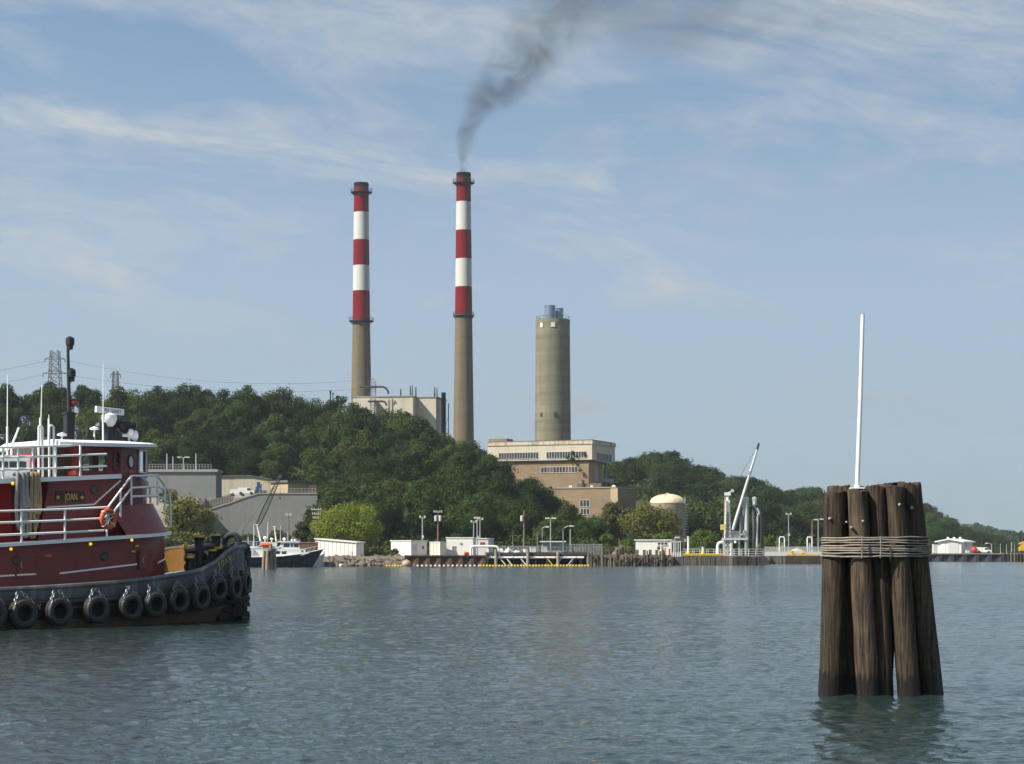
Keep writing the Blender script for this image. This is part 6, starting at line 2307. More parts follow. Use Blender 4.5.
def boom_run(px0, px1, d0, d1, step, cols, label, group):
    e0 = None
    n = int((px1 - px0) / step)
    for j in range(n + 1):
        t_ = j / max(n, 1)
        px = px0 + (px1 - px0) * t_; dd = d0 + (d1 - d0) * t_ + .4 * math.sin(j * .7)
        if e0 is None:
            mb = MB(); M_ = Vector((1, .1, 0)).to_track_quat('Z', 'Y').to_matrix()
            mb.lathe([(.02, -.27), (.13, -.25), (.17, -.12), (.17, .12), (.13, .25), (.02, .27)], (0, 0, .06), 10, M=M_)
            o = mb.build('boom_float', cols); e0 = o
        else:
            o = e0.copy(); COL.objects.link(o)
        o.location = (XW(px, dd), dd, .0); o.rotation_euler = (0, 0, .25 * math.sin(j * 1.7))
        o.scale = (.62, .95, 1.0)
        tag(o, label, 'float', group)


boom_run(409, 479, 309.3, 309.3, 4.15, BOOM_W, 'cream float of the boom along the foot of the rusty bulkhead', 'cream boom floats at the bulkhead')
boom_run(387, 401, 309.0, 309.0, 2.6, BOOM_Y, 'yellow float of the short boom lying before the rock bank', 'yellow boom floats at the rock bank')
boom_run(481, 588.5, 309.5, 311.0, 3.0, BOOM_Y, 'yellow float of the long boom in front of the pipe pier', 'yellow boom floats at the pipe pier')
mb = MB(); mb.ball((0, 0, .35), .72, 18, 12, .85); mb.lathe([(.1, .92), (.1, 1.05), (.02, 1.08)], n=8)
o = mb.build('mooring_buoy', mat('buoy_tan', (0.42, 0.31, 0.24), .7, .2, 1.5, streak=.4, dirt=(.18, .10, .07))); o.location = (XW(406.7, 309), 309, 0)
tag(o, 'round tan mooring buoy afloat at the end of the rusty bulkhead', 'buoy')
mb = MB(); mb.ball((0, 0, .12), .28, 12, 8); o = mb.build('mooring_buoy', WHITE); o.location = (XW(341, 305), 305, 0)
tag(o, 'tiny white buoy afloat before the rock bank', 'buoy')

# ---------------------------------------------------------------- pipe pier
d = 313
e = thing('pipe_pier', 'dark timber pier carrying a long white pipe between the bulkhead and the timber quay', 'pier', (XW(485, d), d, 0))
xo = e.location.x
X = lambda px, dd=d: XW(px, dd) - xo
zd = ZW(553.8, d)
mb = MB(); mb.box(((X(484.6) + X(588)) / 2, 3, zd), (X(588) - X(484.6), 5.5, .35)); mb.build('deck', TAR, e)
mb = MB(); mb.box(((X(484.6) + X(588)) / 2, .12, zd - .02), (X(588) - X(484.6), .16, .5)); mb.build('edge_beam', TAR, e)
for px in (488, 496.5, 509.6, 522.3, 535.5, 547, 572, 581):
    mb = MB(); mb.cyl((X(px), .35, -1.5), (X(px), .35, zd + .35 + gR.uniform(-.1, .2)), .19, .17, 10); mb.build('pile', TIMBER, e)
for px in (492, 503, 515, 528, 541, 553, 565, 577):
    mb = MB(); mb.cyl((X(px), 4.8, -1.5), (X(px), 4.8, zd), .19, .18, 8); mb.build('pile', TAR, e)
for px, yt in ((486, 552.5), (496, 549), (527.8, 549.3), (558, 552)):
    mb = MB(); mb.cyl((X(px), -.35, -1.5), (X(px), -.35, ZW(yt, d)), .27, .24, 12); mb.build('fender_pile', mat('pale_pile', (0.30, 0.24, 0.16), .9, .3, 1.2, streak=.5, dirt=(.12, .09, .06)), e)
zp = ZW(557.6, d)
mb = MB(); mb.cyl((X(488.5), -.05, zp), (X(584), -.05, zp), .17, .17, 12); pp = mb.build('white_pipe', WHITE_CLEAN, e)
for j in range(9):
    x = X(492 + j * 10.5); mb = MB(); mb.cyl((x - .06, -.05, zp), (x + .06, -.05, zp), .24, .24, 12); mb.build('flange', GALV, pp)
for px, s_ in ((507, 1), (521, 1), (547.5, 1), (561, -1), (573, -1), (500.5, 1)):
    mb = MB(); mb.bar((X(px), -.1, zp - .2), (X(px) + s_ * .85, -.35, .12), .13); mb.build('strut', WHITE if px != 547.5 else YELLOW, e)
mb = MB(); mb.box(((X(484.6) + X(588)) / 2, 5.3, .1), (X(588) - X(484.6), .2, zd * 2 - .3)); mb.build('shade_backing', SOOT_SHADE, e)  # added black sheet standing for the shade under the deck
# white pipe arch at the landward end
mb = MB(); P = lambda px, py, y=0.2: Vector((X(px), y, ZW(py, d)))
mb.tube([P(470.7, 555.5), P(470.7, 549), P(471.6, 547), P(474, 546.3), P(494, 546.3), P(497.3, 547), P(498.6, 549.2), P(499.2, 553), P(499.6, 557)], .20, 10)
mb.tube([P(488.2, 549), P(488.6, 553), P(490, 556.2), P(493, 557.6)], .15, 8)
mb.build('pipe_arch', WHITE_CLEAN, e)
# handrail on the pier
mb = MB()
for j in range(24): mb.bar((X(488 + j * 4.2), 5.4, zd), (X(488 + j * 4.2), 5.4, zd + 1.05), .05)
for hz in (.55, 1.05): mb.bar((X(488), 5.4, zd + hz), (X(586), 5.4, zd + hz), .045)
mb.build('handrail', GALV, e)

# gear standing about on and behind the pier
def lump(label, px, py, d, w_, h_, m_, seed, name='covered_gear', cat='covered load', zb=1.6):
    g = random.Random(seed)
    mb = MB()
    n, k_ = 12, 6
    vs, fs = [], []
    ph = [g.uniform(0, 6.28) for _ in range(4)]
    for i in range(k_ + 1):
        f_ = i / k_
        rr = math.cos(f_ * math.pi / 2) ** .45 if f_ < 1 else .05
        for j in range(n):
            a = 2 * math.pi * j / n
            w = rr * (1 + .10 * math.sin(3 * a + ph[0]) + .07 * math.sin(5 * a + ph[1] + i))
            vs.append((w * math.cos(a) * w_ / 2, w * math.sin(a) * w_ * .35, f_ * h_ * (1 + .10 * math.sin(2 * a + ph[2]))))
    for i in range(k_):
        for j in range(n): fs.append((i * n + j, i * n + (j + 1) % n, (i + 1) * n + (j + 1) % n, (i + 1) * n + j))
    mb.add(vs, fs)
    o = mb.build(name, m_, sharp=50)
    o.location = (XW(px, d), d, zb)
    return tag(o, label, cat)


lump('largest white tarpaulin covered heap behind the pipe pier', 508.5, 548, 322, 1.9, 1.25, WHITE, 1)
lump('low white tarpaulin covered heap between two others behind the pipe pier', 517, 549, 322, 1.5, .85, WHITE, 2)
lump('grey covered heap beside the thin pole behind the pipe pier', 524.5, 549, 323, 1.1, 1.0, CORR_G, 3)
lump('white covered heap next to the white pipe arch', 501, 549, 323, 1.2, 1.1, WHITE, 4)
lump('low pale heap in front of the largest white hut', 466, 553, 320, 2.2, .5, mat('sand_bag', (.42, .33, .22), .9), 5, zb=1.45)


def crate(label, px, d, w_, h_, m_, name='crate', cat='crate', zb=1.55):
    e_ = thing(name, label, cat, (XW(px, d), d, zb), .1)
    mb = MB(); mb.box((0, 0, h_ / 2 + .06), (w_, w_ * .8, h_))
    for sx in (-1, 1):
        for sy in (-1, 1): mb.box((sx * (w_ / 2 - .03), sy * (w_ * .4 - .03), h_ / 2 + .06), (.1, .1, h_ + .03))
    mb.build('box', m_, e_)
    mb = MB(); mb.box((0, 0, h_ + .10), (w_ + .08, w_ * .8 + .08, .07)); mb.build('lid', m_, e_)
    mb = MB(); mb.box((-w_ * .3, 0, .03), (.12, w_ * .8, .06)); mb.box((w_ * .3, 0, .03), (.12, w_ * .8, .06)); mb.build('skid', TAR, e_)
    return e_


crate('cream square box on the pier near the thick pale fender pile', 533, 316.5, .85, .75, WHITE, zb=zd + .2)
crate('white square box on the pier beside the tall lamp post', 544.3, 316.5, .8, .85, CORR_G, zb=zd + .2)
e = thing('red_pump', 'small red pump beside the white pipe arch in front of the huts', 'pump', (XW(467, 318.5), 318.5, 1.5))
mb = MB(); M_ = Vector((1, 0, 0)).to_track_quat('Z', 'Y').to_matrix(); mb.lathe([(.05, -.45), (.28, -.4), (.30, 0), (.22, .1), (.22, .4), (.05, .45)], (0, 0, .45), 14, M=M_); mb.build('casing', mat('red_paint', (.45, .03, .02), .5), e)
mb = MB(); mb.box((0, 0, .1), (.9, .5, .2)); mb.build('base', DARK, e)

# guard shelter of glass with a thin white roof
d = 326
e = thing('glass_shelter', 'glazed guard shelter with a thin flat white roof behind the pier', 'shelter', (XW(553, d), d, 1.45))
k = d / F
w_ = 22 * k
zt = ZW(541.6, d) - 1.45
mb = MB(); mb.box((0, 1.6, zt), (26 * k, 4.6, .16)); mb.build('roof', WHITE_CLEAN, e)
for j in range(8):
    mb = MB(); mb.box((-w_ / 2 + w_ * j / 7, 0, zt / 2 - .05), (.09, .09, zt - .1)); mb.build('mullion', GALV, e)
mb = MB(); mb.box((0, .06, .45), (w_, .06, .9)); mb.box((0, 3.2, zt / 2), (w_, .06, zt - .2)); mb.build('wall_panel', CORR_G, e)
mb = MB(); mb.box((0, .05, .9 + (zt - 1.0) / 2), (w_ - .1, .03, zt - 1.1)); mb.build('glazing', GLASS, e)

# chain link fence
def mesh_fence(px0, px1, d, h_, label, step=2.6, zb=1.45, m_=None, dens=3):
    m_ = m_ or GALV
    e_ = thing('fence', label, 'fence', (XW(px0, d), d, zb))
    x1_ = XW(px1, d) - e_.location.x
    mb = MB(); n = max(2, int((px1 - px0) / step))
    for j in range(n + 1): mb.bar((x1_ * j / n, 0, 0), (x1_ * j / n, 0, h_ + .1), .07)
    mb.build('post', m_, e_) if False else None
    for j in range(n + 1):
        if j == 0: MBp = None
    o = mb.build('post_frame', m_, e_)
    mb = MB(); mb.bar((0, 0, h_), (x1_, 0, h_), .06); mb.bar((0, 0, .1), (x1_, 0, .1), .05)
    nn_ = n * dens
    for j in range(nn_):
        a, b = x1_ * j / nn_, x1_ * (j + 1) / nn_
        mb.bar((a, .0, .1), (b, 0, h_), .028); mb.bar((b, .02, .1), (a, .02, h_), .028)
    mb.build('mesh_panel', m_, e_)
    return e_


mesh_fence(566, 602, 328, 2.0, 'chain link fence beside the glazed shelter behind the pier')
mesh_fence(500, 540, 329, 1.7, 'low chain link fence behind the white heaps and the pier')

# lamp posts, poles along this stretch
def twin_light(px, py, d, label, n=2, h_off=0, extra=True):
    e_ = thing('floodlight_mast', label, 'floodlight', (XW(px, d), d, 1.45))
    h = ZW(py, d) - 1.45
    mb = MB(); mb.cyl((0, 0, 0), (0, 0, h), .11, .075, 8); mb.box((0, 0, .15), (.4, .4, .3)); mb.build('mast', GALV, e_)
    mb = MB(); mb.bar((-.42, 0, h - .25), (.42, 0, h - .25), .08); mb.build('bracket', GALV, e_)
    for s_ in ((-1, 1) if n == 2 else (-1, 0, 1)):
        mb = MB(); mb.prism([(s_ * .38 - .16, -.14), (s_ * .38 + .16, -.14), (s_ * .38 + .12, .14), (s_ * .38 - .12, .14)], h - .2, h + .12); mb.build('lamp_head', CORR_G, e_)
    if extra:
        mb = MB(); mb.box((.12, 0, h * .5), (.25, .22, .4)); mb.build('junction_box', CORR_G, e_)
    return e_


twin_light(422.4, 516.5, 330, 'twin floodlight mast rising behind the white hut with the grey door')
twin_light(473.7, 521, 331, 'shortest floodlight mast behind the largest white hut')
twin_light(477.2, 517.5, 332, 'tall floodlight mast in the middle of three behind the largest white hut', 3)
twin_light(480, 518.5, 334, 'floodlight mast behind the pale grey hut, last of three', extra=False)
lamp_post(550.6, 518, 319, 1.5, 'tallest slim lamp post at the pier, before the glazed shelter', ((-1, .0), (1, 0)), .09, arm=.35, group=None)
lamp_post(563, 528, 320, 1.5, 'lamp post with one long arm beside the glazed shelter', ((1, .35),), .10, arm=1.15, group=None)
lamp_post(570.3, 529, 332, 1.5, 'plain lamp post behind the long armed one by the shelter', None, .10, group=None)
lamp_post(542.3, 527.5, 345, 1.5, 'dim lamp post close to the trees behind the shelter', ((1, .15),), .08, arm=.6, group=None, m=STEEL)


def wood_pole(px, py, d, label, arms=(), cans=0, zb=1.45, r_=.16):
    e_ = thing('utility_pole', label, 'utility pole', (XW(px, d), d, zb))
    h = ZW(py, d) - zb
    mb = MB(); mb.cyl((0, 0, -.1), (0, 0, h), r_ * 1.2, r_ * .8, 10); mb.build('pole', POLE_WOOD, e_)
    for pya, half_ in arms:
        z = ZW(pya, d) - zb
        mb = MB(); mb.box((0, -.2, z), (half_ * 2, .12, .14)); ca = mb.build('crossarm', mat('pale_arm', (0.42, 0.40, 0.36), .8), e_)
        for s_ in (-1, -.5, .5, 1):
            mb = MB(); mb.lathe([(.03, 0), (.06, .05), (.05, .12), (.07, .16), (.02, .22)], (s_ * half_ * .92, -.2, z + .07), 8); mb.build('insulator', WHITE, ca)
    for c_ in range(cans):
        s_ = -1 if c_ == 0 else 1
        mb = MB(); mb.lathe([(.02, -.5), (.24, -.48), (.26, .4), (.2, .46), (.02, .5)], (s_ * .38, -.1, h - 1.35), 12); mb.build('transformer', CORR_G, e_)
    return e_


wood_pole(316.5, 508, 340, 'utility pole with three crossarms between the retaining wall and the yellow green tree', ((509.6, .85), (514, .75), (518, .6)))
wood_pole(438, 510.5, 346, 'utility pole with one crossarm and two transformers before the dark trees', ((512, .75),), 2)
wood_pole(524, 510.5, 343, 'utility pole with a small lamp before the dark trees', (), 1, r_=.17)
wood_pole(288.7, 514.5, 360, 'pole with a short crossarm in the shrubs before the retaining wall', ((515, .55),), 0, r_=.12)
wood_pole(513, 535, 340, 'short plain pole behind the white heaps, nearest the pipe arch', (), 0, r_=.11)
wood_pole(537.6, 531.5, 340, 'plain pole behind the pier, between the lamp utility pole and the shelter', (), 0, r_=.13)

# ---------------------------------------------------------------- old timber quay
d = 313
e = thing('timber_quay', 'ragged old timber quay of weathered piles with dark gaps between them', 'quay', (XW(588, d), d, 0))
xo = e.location.x
zq = ZW(555.2, d)
x1 = X(671.5)
mb = MB(); mb.box((x1 / 2, 3, zq - .12), (x1, 5, .24)); mb.build('deck', DOCKW, e)
mb = MB(); mb.box((x1 / 2, 1.2, .45), (x1 - .2, .2, 2.5)); mb.build('shade_backing', SOOT_SHADE, e)  # added black sheet, paints the shade in the gaps between piles
mb = MB(); mb.box((x1 / 2, .32, zq - .34), (x1, .3, .3)); mb.build('stringer', TIMBER, e)
mb = MB(); mb.box((x1 * .5, .38, .55), (x1, .22, .24)); mb.build('stringer', TAR, e)
gq = random.Random(31)
px = 588.6
while px < 671:
    tall = gq.random() < .22
    h = zq + (gq.uniform(.3, .8) if tall else gq.uniform(-.75, .06))
    lean = gq.uniform(-.12, .12)
    r_ = gq.uniform(.12, .26)
    mb = MB(); x = X(px)
    mb.tube([(x + lean, .1 + gq.uniform(-.15, .1), -1.5), (x + lean * .4, .12, .6), (x, .12 + gq.uniform(-.05, .05), h)], [r_, r_ * gq.uniform(.85, 1.0), r_ * gq.uniform(.7, .95)], 9)
    mb.build('pile', TIMBER if gq.random() < .62 else TAR, e)
    px += gq.choice((gq.uniform(1.2, 2.2), gq.uniform(2.5, 4.2)))
for zz_, m_ in ((zq - .05, TIMBER), (zq - .62, TAR), (.75, TAR), (.35, TIMBER)):
    px = 588.4
    while px < 670:
        L = gq.uniform(4, 16)
        if gq.random() < .8:
            mb = MB(); mb.bar((X(px), .30 + gq.uniform(-.08, .05), zz_ + gq.uniform(-.06, .06)), (X(min(px + L, 671)), .30, zz_ + gq.uniform(-.08, .08)), .16, .34); mb.build('waling', m_ if gq.random() < .7 else TIMBER, e)
        px += L + gq.uniform(0, 3)
for i in range(26):
    x = X(gq.uniform(590, 668)); y = -.12
    mb = MB(); a = Vector((x, y, gq.uniform(.1, .9))); b = a + Vector((gq.uniform(-1.2, 1.2), gq.uniform(-.1, .1), gq.uniform(.2, .9)))
    mb.bar(a, b, .14, .09); mb.build('loose_plank', TIMBER if i % 2 else TAR, e)
for px in (637.5, 644.5, 650.5, 657, 663.5):
    mb = MB(); x = X(px); mb.box((x, .6, zq + .38), (.46, .4, .76)); mb.box((x, .6, zq + .8), (.5, .44, .08)); mb.build('mooring_post', TIMBER, e)
wood_pole(619.2, 538, 316, 'thin bare brown post standing on the old timber quay', (), 0, zb=zq, r_=.08)

e, f, xl, yr, z1 = hut('small white office with a glazed corner on the timber quay', 'office', 635.6, 671, 681, 540.6, 555, 322, WHITE, R(-12), 'office_hut', overhang=.2, depth=4.2)
window_strip(e, f.px2x(657.5), f.px2x(667.5), f.z(545), f.z(542.2), 3, mull=.1)
# glazed corner, a lower bay
mb = MB(); x0, x1_ = .05, f.px2x(680.5); zc = f.z(542)
for j in range(5): mb.box((x0 + (x1_ - x0) * j / 4, -.0, zc / 2), (.09, .09, zc))
mb.box(((x0 + x1_) / 2, 0, zc), (x1_ - x0 + .2, .12, .14)); mb.box(((x0 + x1_) / 2, 1.6, .4), (x1_ - x0, 3.0, .8)); mb.box(((x0 + x1_) / 2, 1.6, zc + .06), (x1_ - x0 + .3, 3.4, .1)); mb.build('corner_frame', WHITE, e)
mb = MB(); mb.box(((x0 + x1_) / 2, .02, .8 + (zc - .8) / 2), (x1_ - x0 - .1, .03, zc - .95)); mb.build('glazing', PANE, e)
mb = MB(); mb.box(((x0 + x1_) / 2, 2.9, .8 + (zc - .8) / 2), (x1_ - x0 - .1, .03, zc - .95)); mb.build('glazing', PANE, e)
mb = MB(); mb.box((f.px2x(660), -.07, f.z(548)), (.9, .08, .35)); mb.build('notice_board', DARK, e)
mesh_fence(590, 634, 317, 1.15, 'low railing with thin pickets along the back of the timber quay', step=3, zb=zq, m_=TIMBER, dens=1)
for i, (px, h_, cl, lb) in enumerate(((665, 1.15, YELLOW, 'yellow bollard beside the white office, next to the red one'), (669.5, .95, mat('red_paint', (.45, .03, .02), .5), 'red and brown bollard between the white office and the yellow kerb'), (661.3, 1.5, WHITE, 'white stanchion before the office window'))):
    e = thing('bollard', lb, 'bollard', (XW(px, 314.5), 314.5, zq))
    mb = MB(); mb.lathe([(.17, 0), (.15, .05), (.14, h_ - .12), (.17, h_ - .1), (.17, h_), (.05, h_ + .04)], n=12); mb.build('post', cl, e)
    mb = MB(); mb.lathe([(.26, -.01), (.26, .05), (.17, .08)], n=12); mb.build('base_plate', DARK, e)
lamp_post(674.5, 537.5, 317, 1.5, 'short lamp post in front of the glazed office corner', ((1, .05),), .07, arm=.25, group=None)

# ---------------------------------------------------------------- loading dock
d = 333
e = thing('loading_dock', 'loading dock with a plank fender wall and a yellow kerb', 'dock', (XW(671.8, d), d, 0))
xo = e.location.x
x1 = XW(764.5, d) - xo
zk = ZW(555.6, d)
mb = MB(); mb.box((x1 / 2, 5, zk - .2), (x1, 9.6, .4)); mb.build('deck', CONC, e)
n = 74
for a_, b_, m_, nm in ((671.8, 728, FENDW, 'fender_wall'), (728.4, 732.5, mat('pale_panel_timber', (.22, .19, .15), .9, .2, 1, streak=.4), 'fender_wall'), (733, 764.4, TAR, 'fender_wall')):
    mb = MB(); xa, xb = XW(a_, d) - xo, XW(b_, d) - xo
    nn_ = max(2, int((xb - xa) / .36))
    for j in range(nn_):
        x = xa + (xb - xa) * (j + .5) / nn_
        mb.box((x, .0 + gR.uniform(-.10, .08), (zk - 1.5) / 2 - .03), ((xb - xa) / nn_ * gR.uniform(.72, .95), .24, zk + 1.5 - gR.uniform(0, .25)))
    mb.build(nm, m_, e)
mb = MB(); mb.box((XW(698, d) - xo, .25, zk + .15), (XW(724, d) - XW(672.5, d), .4, .28)); mb.build('yellow_kerb', YELLOW, e)
# rails round the dock
for a_, b_, y in ((683, 719, 6.0), (719, 763.5, .5), (690, 762, 8.5)):
    mb = MB(); xa, xb = XW(a_, d) - xo, XW(b_, d) - xo
    nn_ = max(2, int((xb - xa) / 1.1))
    for j in range(nn_ + 1): mb.bar((xa + (xb - xa) * j / nn_, y, zk), (xa + (xb - xa) * j / nn_, y, zk + 1.1), .065)
    for hz in (.35, .72, 1.1): mb.bar((xa, y, zk + hz), (xb, y, zk + hz), .055)
    mb.build('railing', WHITE, e)
for px, yt, lb in ((688.3, 537, 'tall white standpipe with a round yellow foot on the loading dock'), (703, 547.5, 'short white standpipe with a yellow foot on the loading dock')):
    e2 = thing('standpipe', lb, 'standpipe', (XW(px, d + 1.2), d + 1.2, zk))
    h = ZW(yt, d) - zk
    mb = MB(); mb.lathe([(.40, 0), (.42, .3), (.30, .55), (.2, .6)], n=14); mb.build('foot', YELLOW, e2)
    mb = MB(); mb.cyl((0, 0, .5), (0, 0, h), .19, .17, 12); mb.cyl((0, 0, h), (0, 0, h + .1), .26, .26, 12); mb.build('pipe', WHITE_CLEAN, e2)
    if h > 2: mb = MB(); mb.cyl((-.5, 0, h * .75), (.1, 0, h * .75), .1, .1, 10); mb.cyl((-.5, 0, h * .75), (-.5, 0, h * .75 + .5), .18, .18, 10); mb.build('valve', GALV, e2)

# loading arm tower
e = thing('loading_tower', 'white steel loading tower with a long slanting boom, two silver columns and black hoses', 'loading tower', (XW(741, d + 2.5), d + 2.5, zk))
dd = d + 2.5
P = lambda px, py, y=0.0: Vector((XW(px, dd + y) - e.location.x, y, ZW(py, dd + y) - zk))
mb = MB()
corners = [(724.5, -0.6), (730.8, -0.6), (724.5, 0.8), (730.8, 0.8)]
for px, y in corners:
    mb.bar(P(px, 556.5, y), P(727.6 + (px - 727.6) * .55, 500, y * .6), .17)
for i in range(12):
    y0, y1 = 555 - i * 4.6, 550.4 - i * 4.6
    wa = lambda yy: .55 + .45 * (yy - 500) / 56
    for y in (-.6, .8):
        mb.bar(P(727.6 - 3.1 * wa(y0), y0, y), P(727.6 + 3.1 * wa(y1), y1, y), .06); mb.bar(P(727.6 + 3.1 * wa(y0), y0, y), P(727.6 - 3.1 * wa(y1), y1, y), .06)
    mb.bar(P(727.6 - 3.1 * wa(y0), y0, -.6), P(727.6 + 3.1 * wa(y0), y0, -.6), .08)
mb.cyl(P(727.6, 512), P(727.6, 492.5), .34, .26, 12); mb.box(P(727.6, 494), (.95, .8, .5))
mb.build('lattice_tower', WHITE_CLEAN, e)
mb = MB(); mb.bar(P(725.8, 494.5), P(732.6, 490.7), .30); mb.cyl(P(732.4, 490.7, -.3), P(732.4, 490.7, .3), .28, .28, 12); mb.build('head_sheave', SILVER, e)
mb = MB()
for y0 in range(536, 496, -3): mb.bar(P(724.2, y0, -.9), P(725.4, y0, -.9), .06)
mb.bar(P(724.0, 538, -.9), P(724.4, 497, -.9), .07); mb.bar(P(725.6, 538, -.9), P(725.8, 497, -.9), .07); mb.build('ladder', mat('faded_yellow', (.55, .48, .25), .6), e)
mb = MB(); a, b = P(732.8, 530, -.2), P(758.6, 444.3, -.2); mb.tube([a, a.lerp(b, .5), b], [.30, .25, .16], 12)
bo = mb.build('boom', SILVER, e)
mb = MB(); mb.cyl(b - (b - a).normalized() * .9, b + (b - a).normalized() * .2, .21, .18, 10); mb.build('boom_tip', TBLACK, bo)
mb = MB(); c_ = a.lerp(b, .66); mb.box(c_ + Vector((-.25, -.1, .2)), (.7, .3, .4)); mb.build('boom_clamp', SILVER, bo)
mb = MB(); mb.tube([P(727.6, 495, -.2), a.lerp(b, .66)], .03, 5); mb.tube([P(732, 491, -.2), b], .03, 5); mb.build('stay_wire', DARK, bo)
for px, yt, yb, r_, y in ((746.4, 497.5, 550, 2.15, 0.3), (754.6, 497.5, 556, 2.15, 1.4)):
    mb = MB(); k = dd / F
    c0, c1 = P(px, yb, y), P(px, yt, y)
    mb.cyl(c0, c1, r_ * k, r_ * k, 20); mb.lathe([(r_ * k * 1.12, -.35), (r_ * k * 1.12, -.1), (r_ * k * .8, .02), (r_ * k * .2, .14)], c1, 20)
    for j in range(9): mb.torus(c0.lerp(c1, (j + .5) / 9), (0, 0, 1), r_ * k * 1.0, .03, 20, 5)
    mb.build('silver_column', SILVER, e)
mb = MB(); mb.bar(P(743.2, 497, .9), P(743.2, 540, .9), .25); mb.build('guide_post', STEEL, e)
for pts in ([(749, 507), (751.5, 506.4), (754, 509.5), (755.2, 516), (755.3, 530), (754.3, 545), (754, 555)], [(755.5, 506), (758.5, 506.2), (760.6, 509), (761.5, 516), (761.6, 535), (761, 556)]):
    mb = MB(); cur = [P(*q, -.5) for q in pts]
    sm = []
    for i in range(len(cur) - 1):
        for s_ in range(5):
            tt = s_ / 5; p0, p1, p2, p3 = cur[max(i - 1, 0)], cur[i], cur[i + 1], cur[min(i + 2, len(cur) - 1)]
            sm.append(.5 * ((2 * p1) + (p2 - p0) * tt + (2 * p0 - 5 * p1 + 4 * p2 - p3) * tt ** 2 + (3 * p1 - p0 - 3 * p2 + p3) * tt ** 3))
    mb.tube(sm + [cur[-1]], .25, 9); mb.build('hose', HOSE, e)
mb = MB(); mb.tube([P(757, 508, .6), P(759.3, 512, .6), P(757.5, 518, .6), P(757, 530, .6), P(757, 556, .6)], .19, 9); mb.build('riser_pipe', SILVER, e)
mb = MB()
mb.box(P(734.7, 539, .6), (24.0 * k, 3.0, .35))
for px in (723.5, 731.8, 739, 745.5): mb.bar(P(px, 556.5, -.6), P(px, 539.6, -.6), .20)
mb.build('platform', SILVER, e)
mb = MB()
for j in range(9): mb.bar(P(723 + j * 2.9, 538.2, -.8), P(723 + j * 2.9, 531.5, -.8), .06)
for yy in (535, 531.5): mb.bar(P(723, yy, -.8), P(746.2, yy, -.8), .055)
mb.box(P(736.5, 534.5, .6), (1.5, 1.2, 1.2)); mb.box(P(733, 536.8, .2), (.9, .9, .5)); mb.build('platform_railing', GALV, e)
mb = MB(); mb.tube([P(740.3, 536, 0), P(740.3, 522), P(740.6, 518.5), P(739.6, 517.6)], .16, 8); mb.tube([P(742, 536, .4), P(742, 515, .4)], .13, 8); mb.tube([P(744.4, 530, -.2), P(743.2, 534, -.2), P(740, 535.8, -.2)], .16, 8); mb.build('valve_stack', STEEL, e)
mb = MB(); mb.box(P(722.8, 527.2, -.3), (.75, .6, .9)); mb.build('control_box', mat('pale_yellow_box', (.60, .50, .16), .5), e)
mb = MB(); mb.tube([P(717.6, 556), P(717.6, 546), P(718.6, 543.3), P(721, 542.3), P(725, 542.3)], .27, 10); mb.build('pipe_bend', WHITE_CLEAN, e)
mb = MB(); mb.cyl(P(735.5, 543, -.9), P(735.5, 540.8, -.9), .24, .24, 10); mb.build('float_lamp', WHITE_CLEAN, e)
wood_pole(763.8, 518.5, 336, 'slim rusty brown pole at the end of the loading dock', (), 0, zb=0.5, r_=.10)

# ---------------------------------------------------------------- quay beyond the loading dock
d = 362
e = thing('concrete_quay', 'grey concrete quay with a white picket railing and a yellow edge, behind the pile cluster', 'quay', (XW(765, d), d, 0))
xo = e.location.x
x1 = XW(846, d) - xo
zk2 = ZW(555.8, d)
for a_, b_ in ((765, 785.6), (786, 819.5), (820, 846)):
    mb = MB(); xa, xb = XW(a_, d) - xo, XW(b_, d) - xo
    nn_ = max(2, int((xb - xa) / .6))
    for j in range(nn_): mb.box((xa + (xb - xa) * (j + .5) / nn_, gR.uniform(-.05, .05), (zk2 - 1.5) / 2), ((xb - xa) / nn_ * .95, .3, zk2 + 1.5))
    mb.build('fender_wall', FENDW if a_ != 786 else TAR, e)
mb = MB(); mb.box((x1 / 2, 4.5, zk2 - .15), (x1, 8.6, .3)); mb.build('deck', CONC, e)
mb = MB(); xa, xb = XW(765.5, d) - xo, XW(824, d) - xo; mb.box(((xa + xb) / 2, 1.6, zk2 + .38), (xb - xa, .3, .78)); mb.build('parapet', CORR_G, e)
mb = MB(); xa, xb = XW(786.8, d) - xo, XW(824, d) - xo; mb.box(((xa + xb) / 2, .25, zk2 + .13), (xb - xa, .4, .24)); mb.build('yellow_edge', YELLOW, e)
mb = MB(); xa, xb = XW(765, d) - xo, XW(824, d) - xo
nn_ = 54
for j in range(nn_ + 1): mb.bar((xa + (xb - xa) * j / nn_, 2.2, zk2), (xa + (xb - xa) * j / nn_, 2.2, zk2 + 1.62), .07)
for hz in (.9, 1.6): mb.bar((xa, 2.2, zk2 + hz), (xb, 2.2, zk2 + hz), .07)
mb.build('picket_railing', WHITE, e)
twin_light(788.6, 513.5, 368, 'lone tall lamp post behind the picket railing of the concrete quay', 2)
lamp_post(818.2, 519.5, 370, 1.5, 'grey lamp post next to the rusty leaning one, near the pile cluster', ((1, .1),), .10, arm=.5, group=None)
lamp_post(812.2, 520.5, 368, 1.5, 'rusty lamp post with a short arm, near the pile cluster', ((1, .2),), .13, arm=.45, group=None, m=RUSTP)
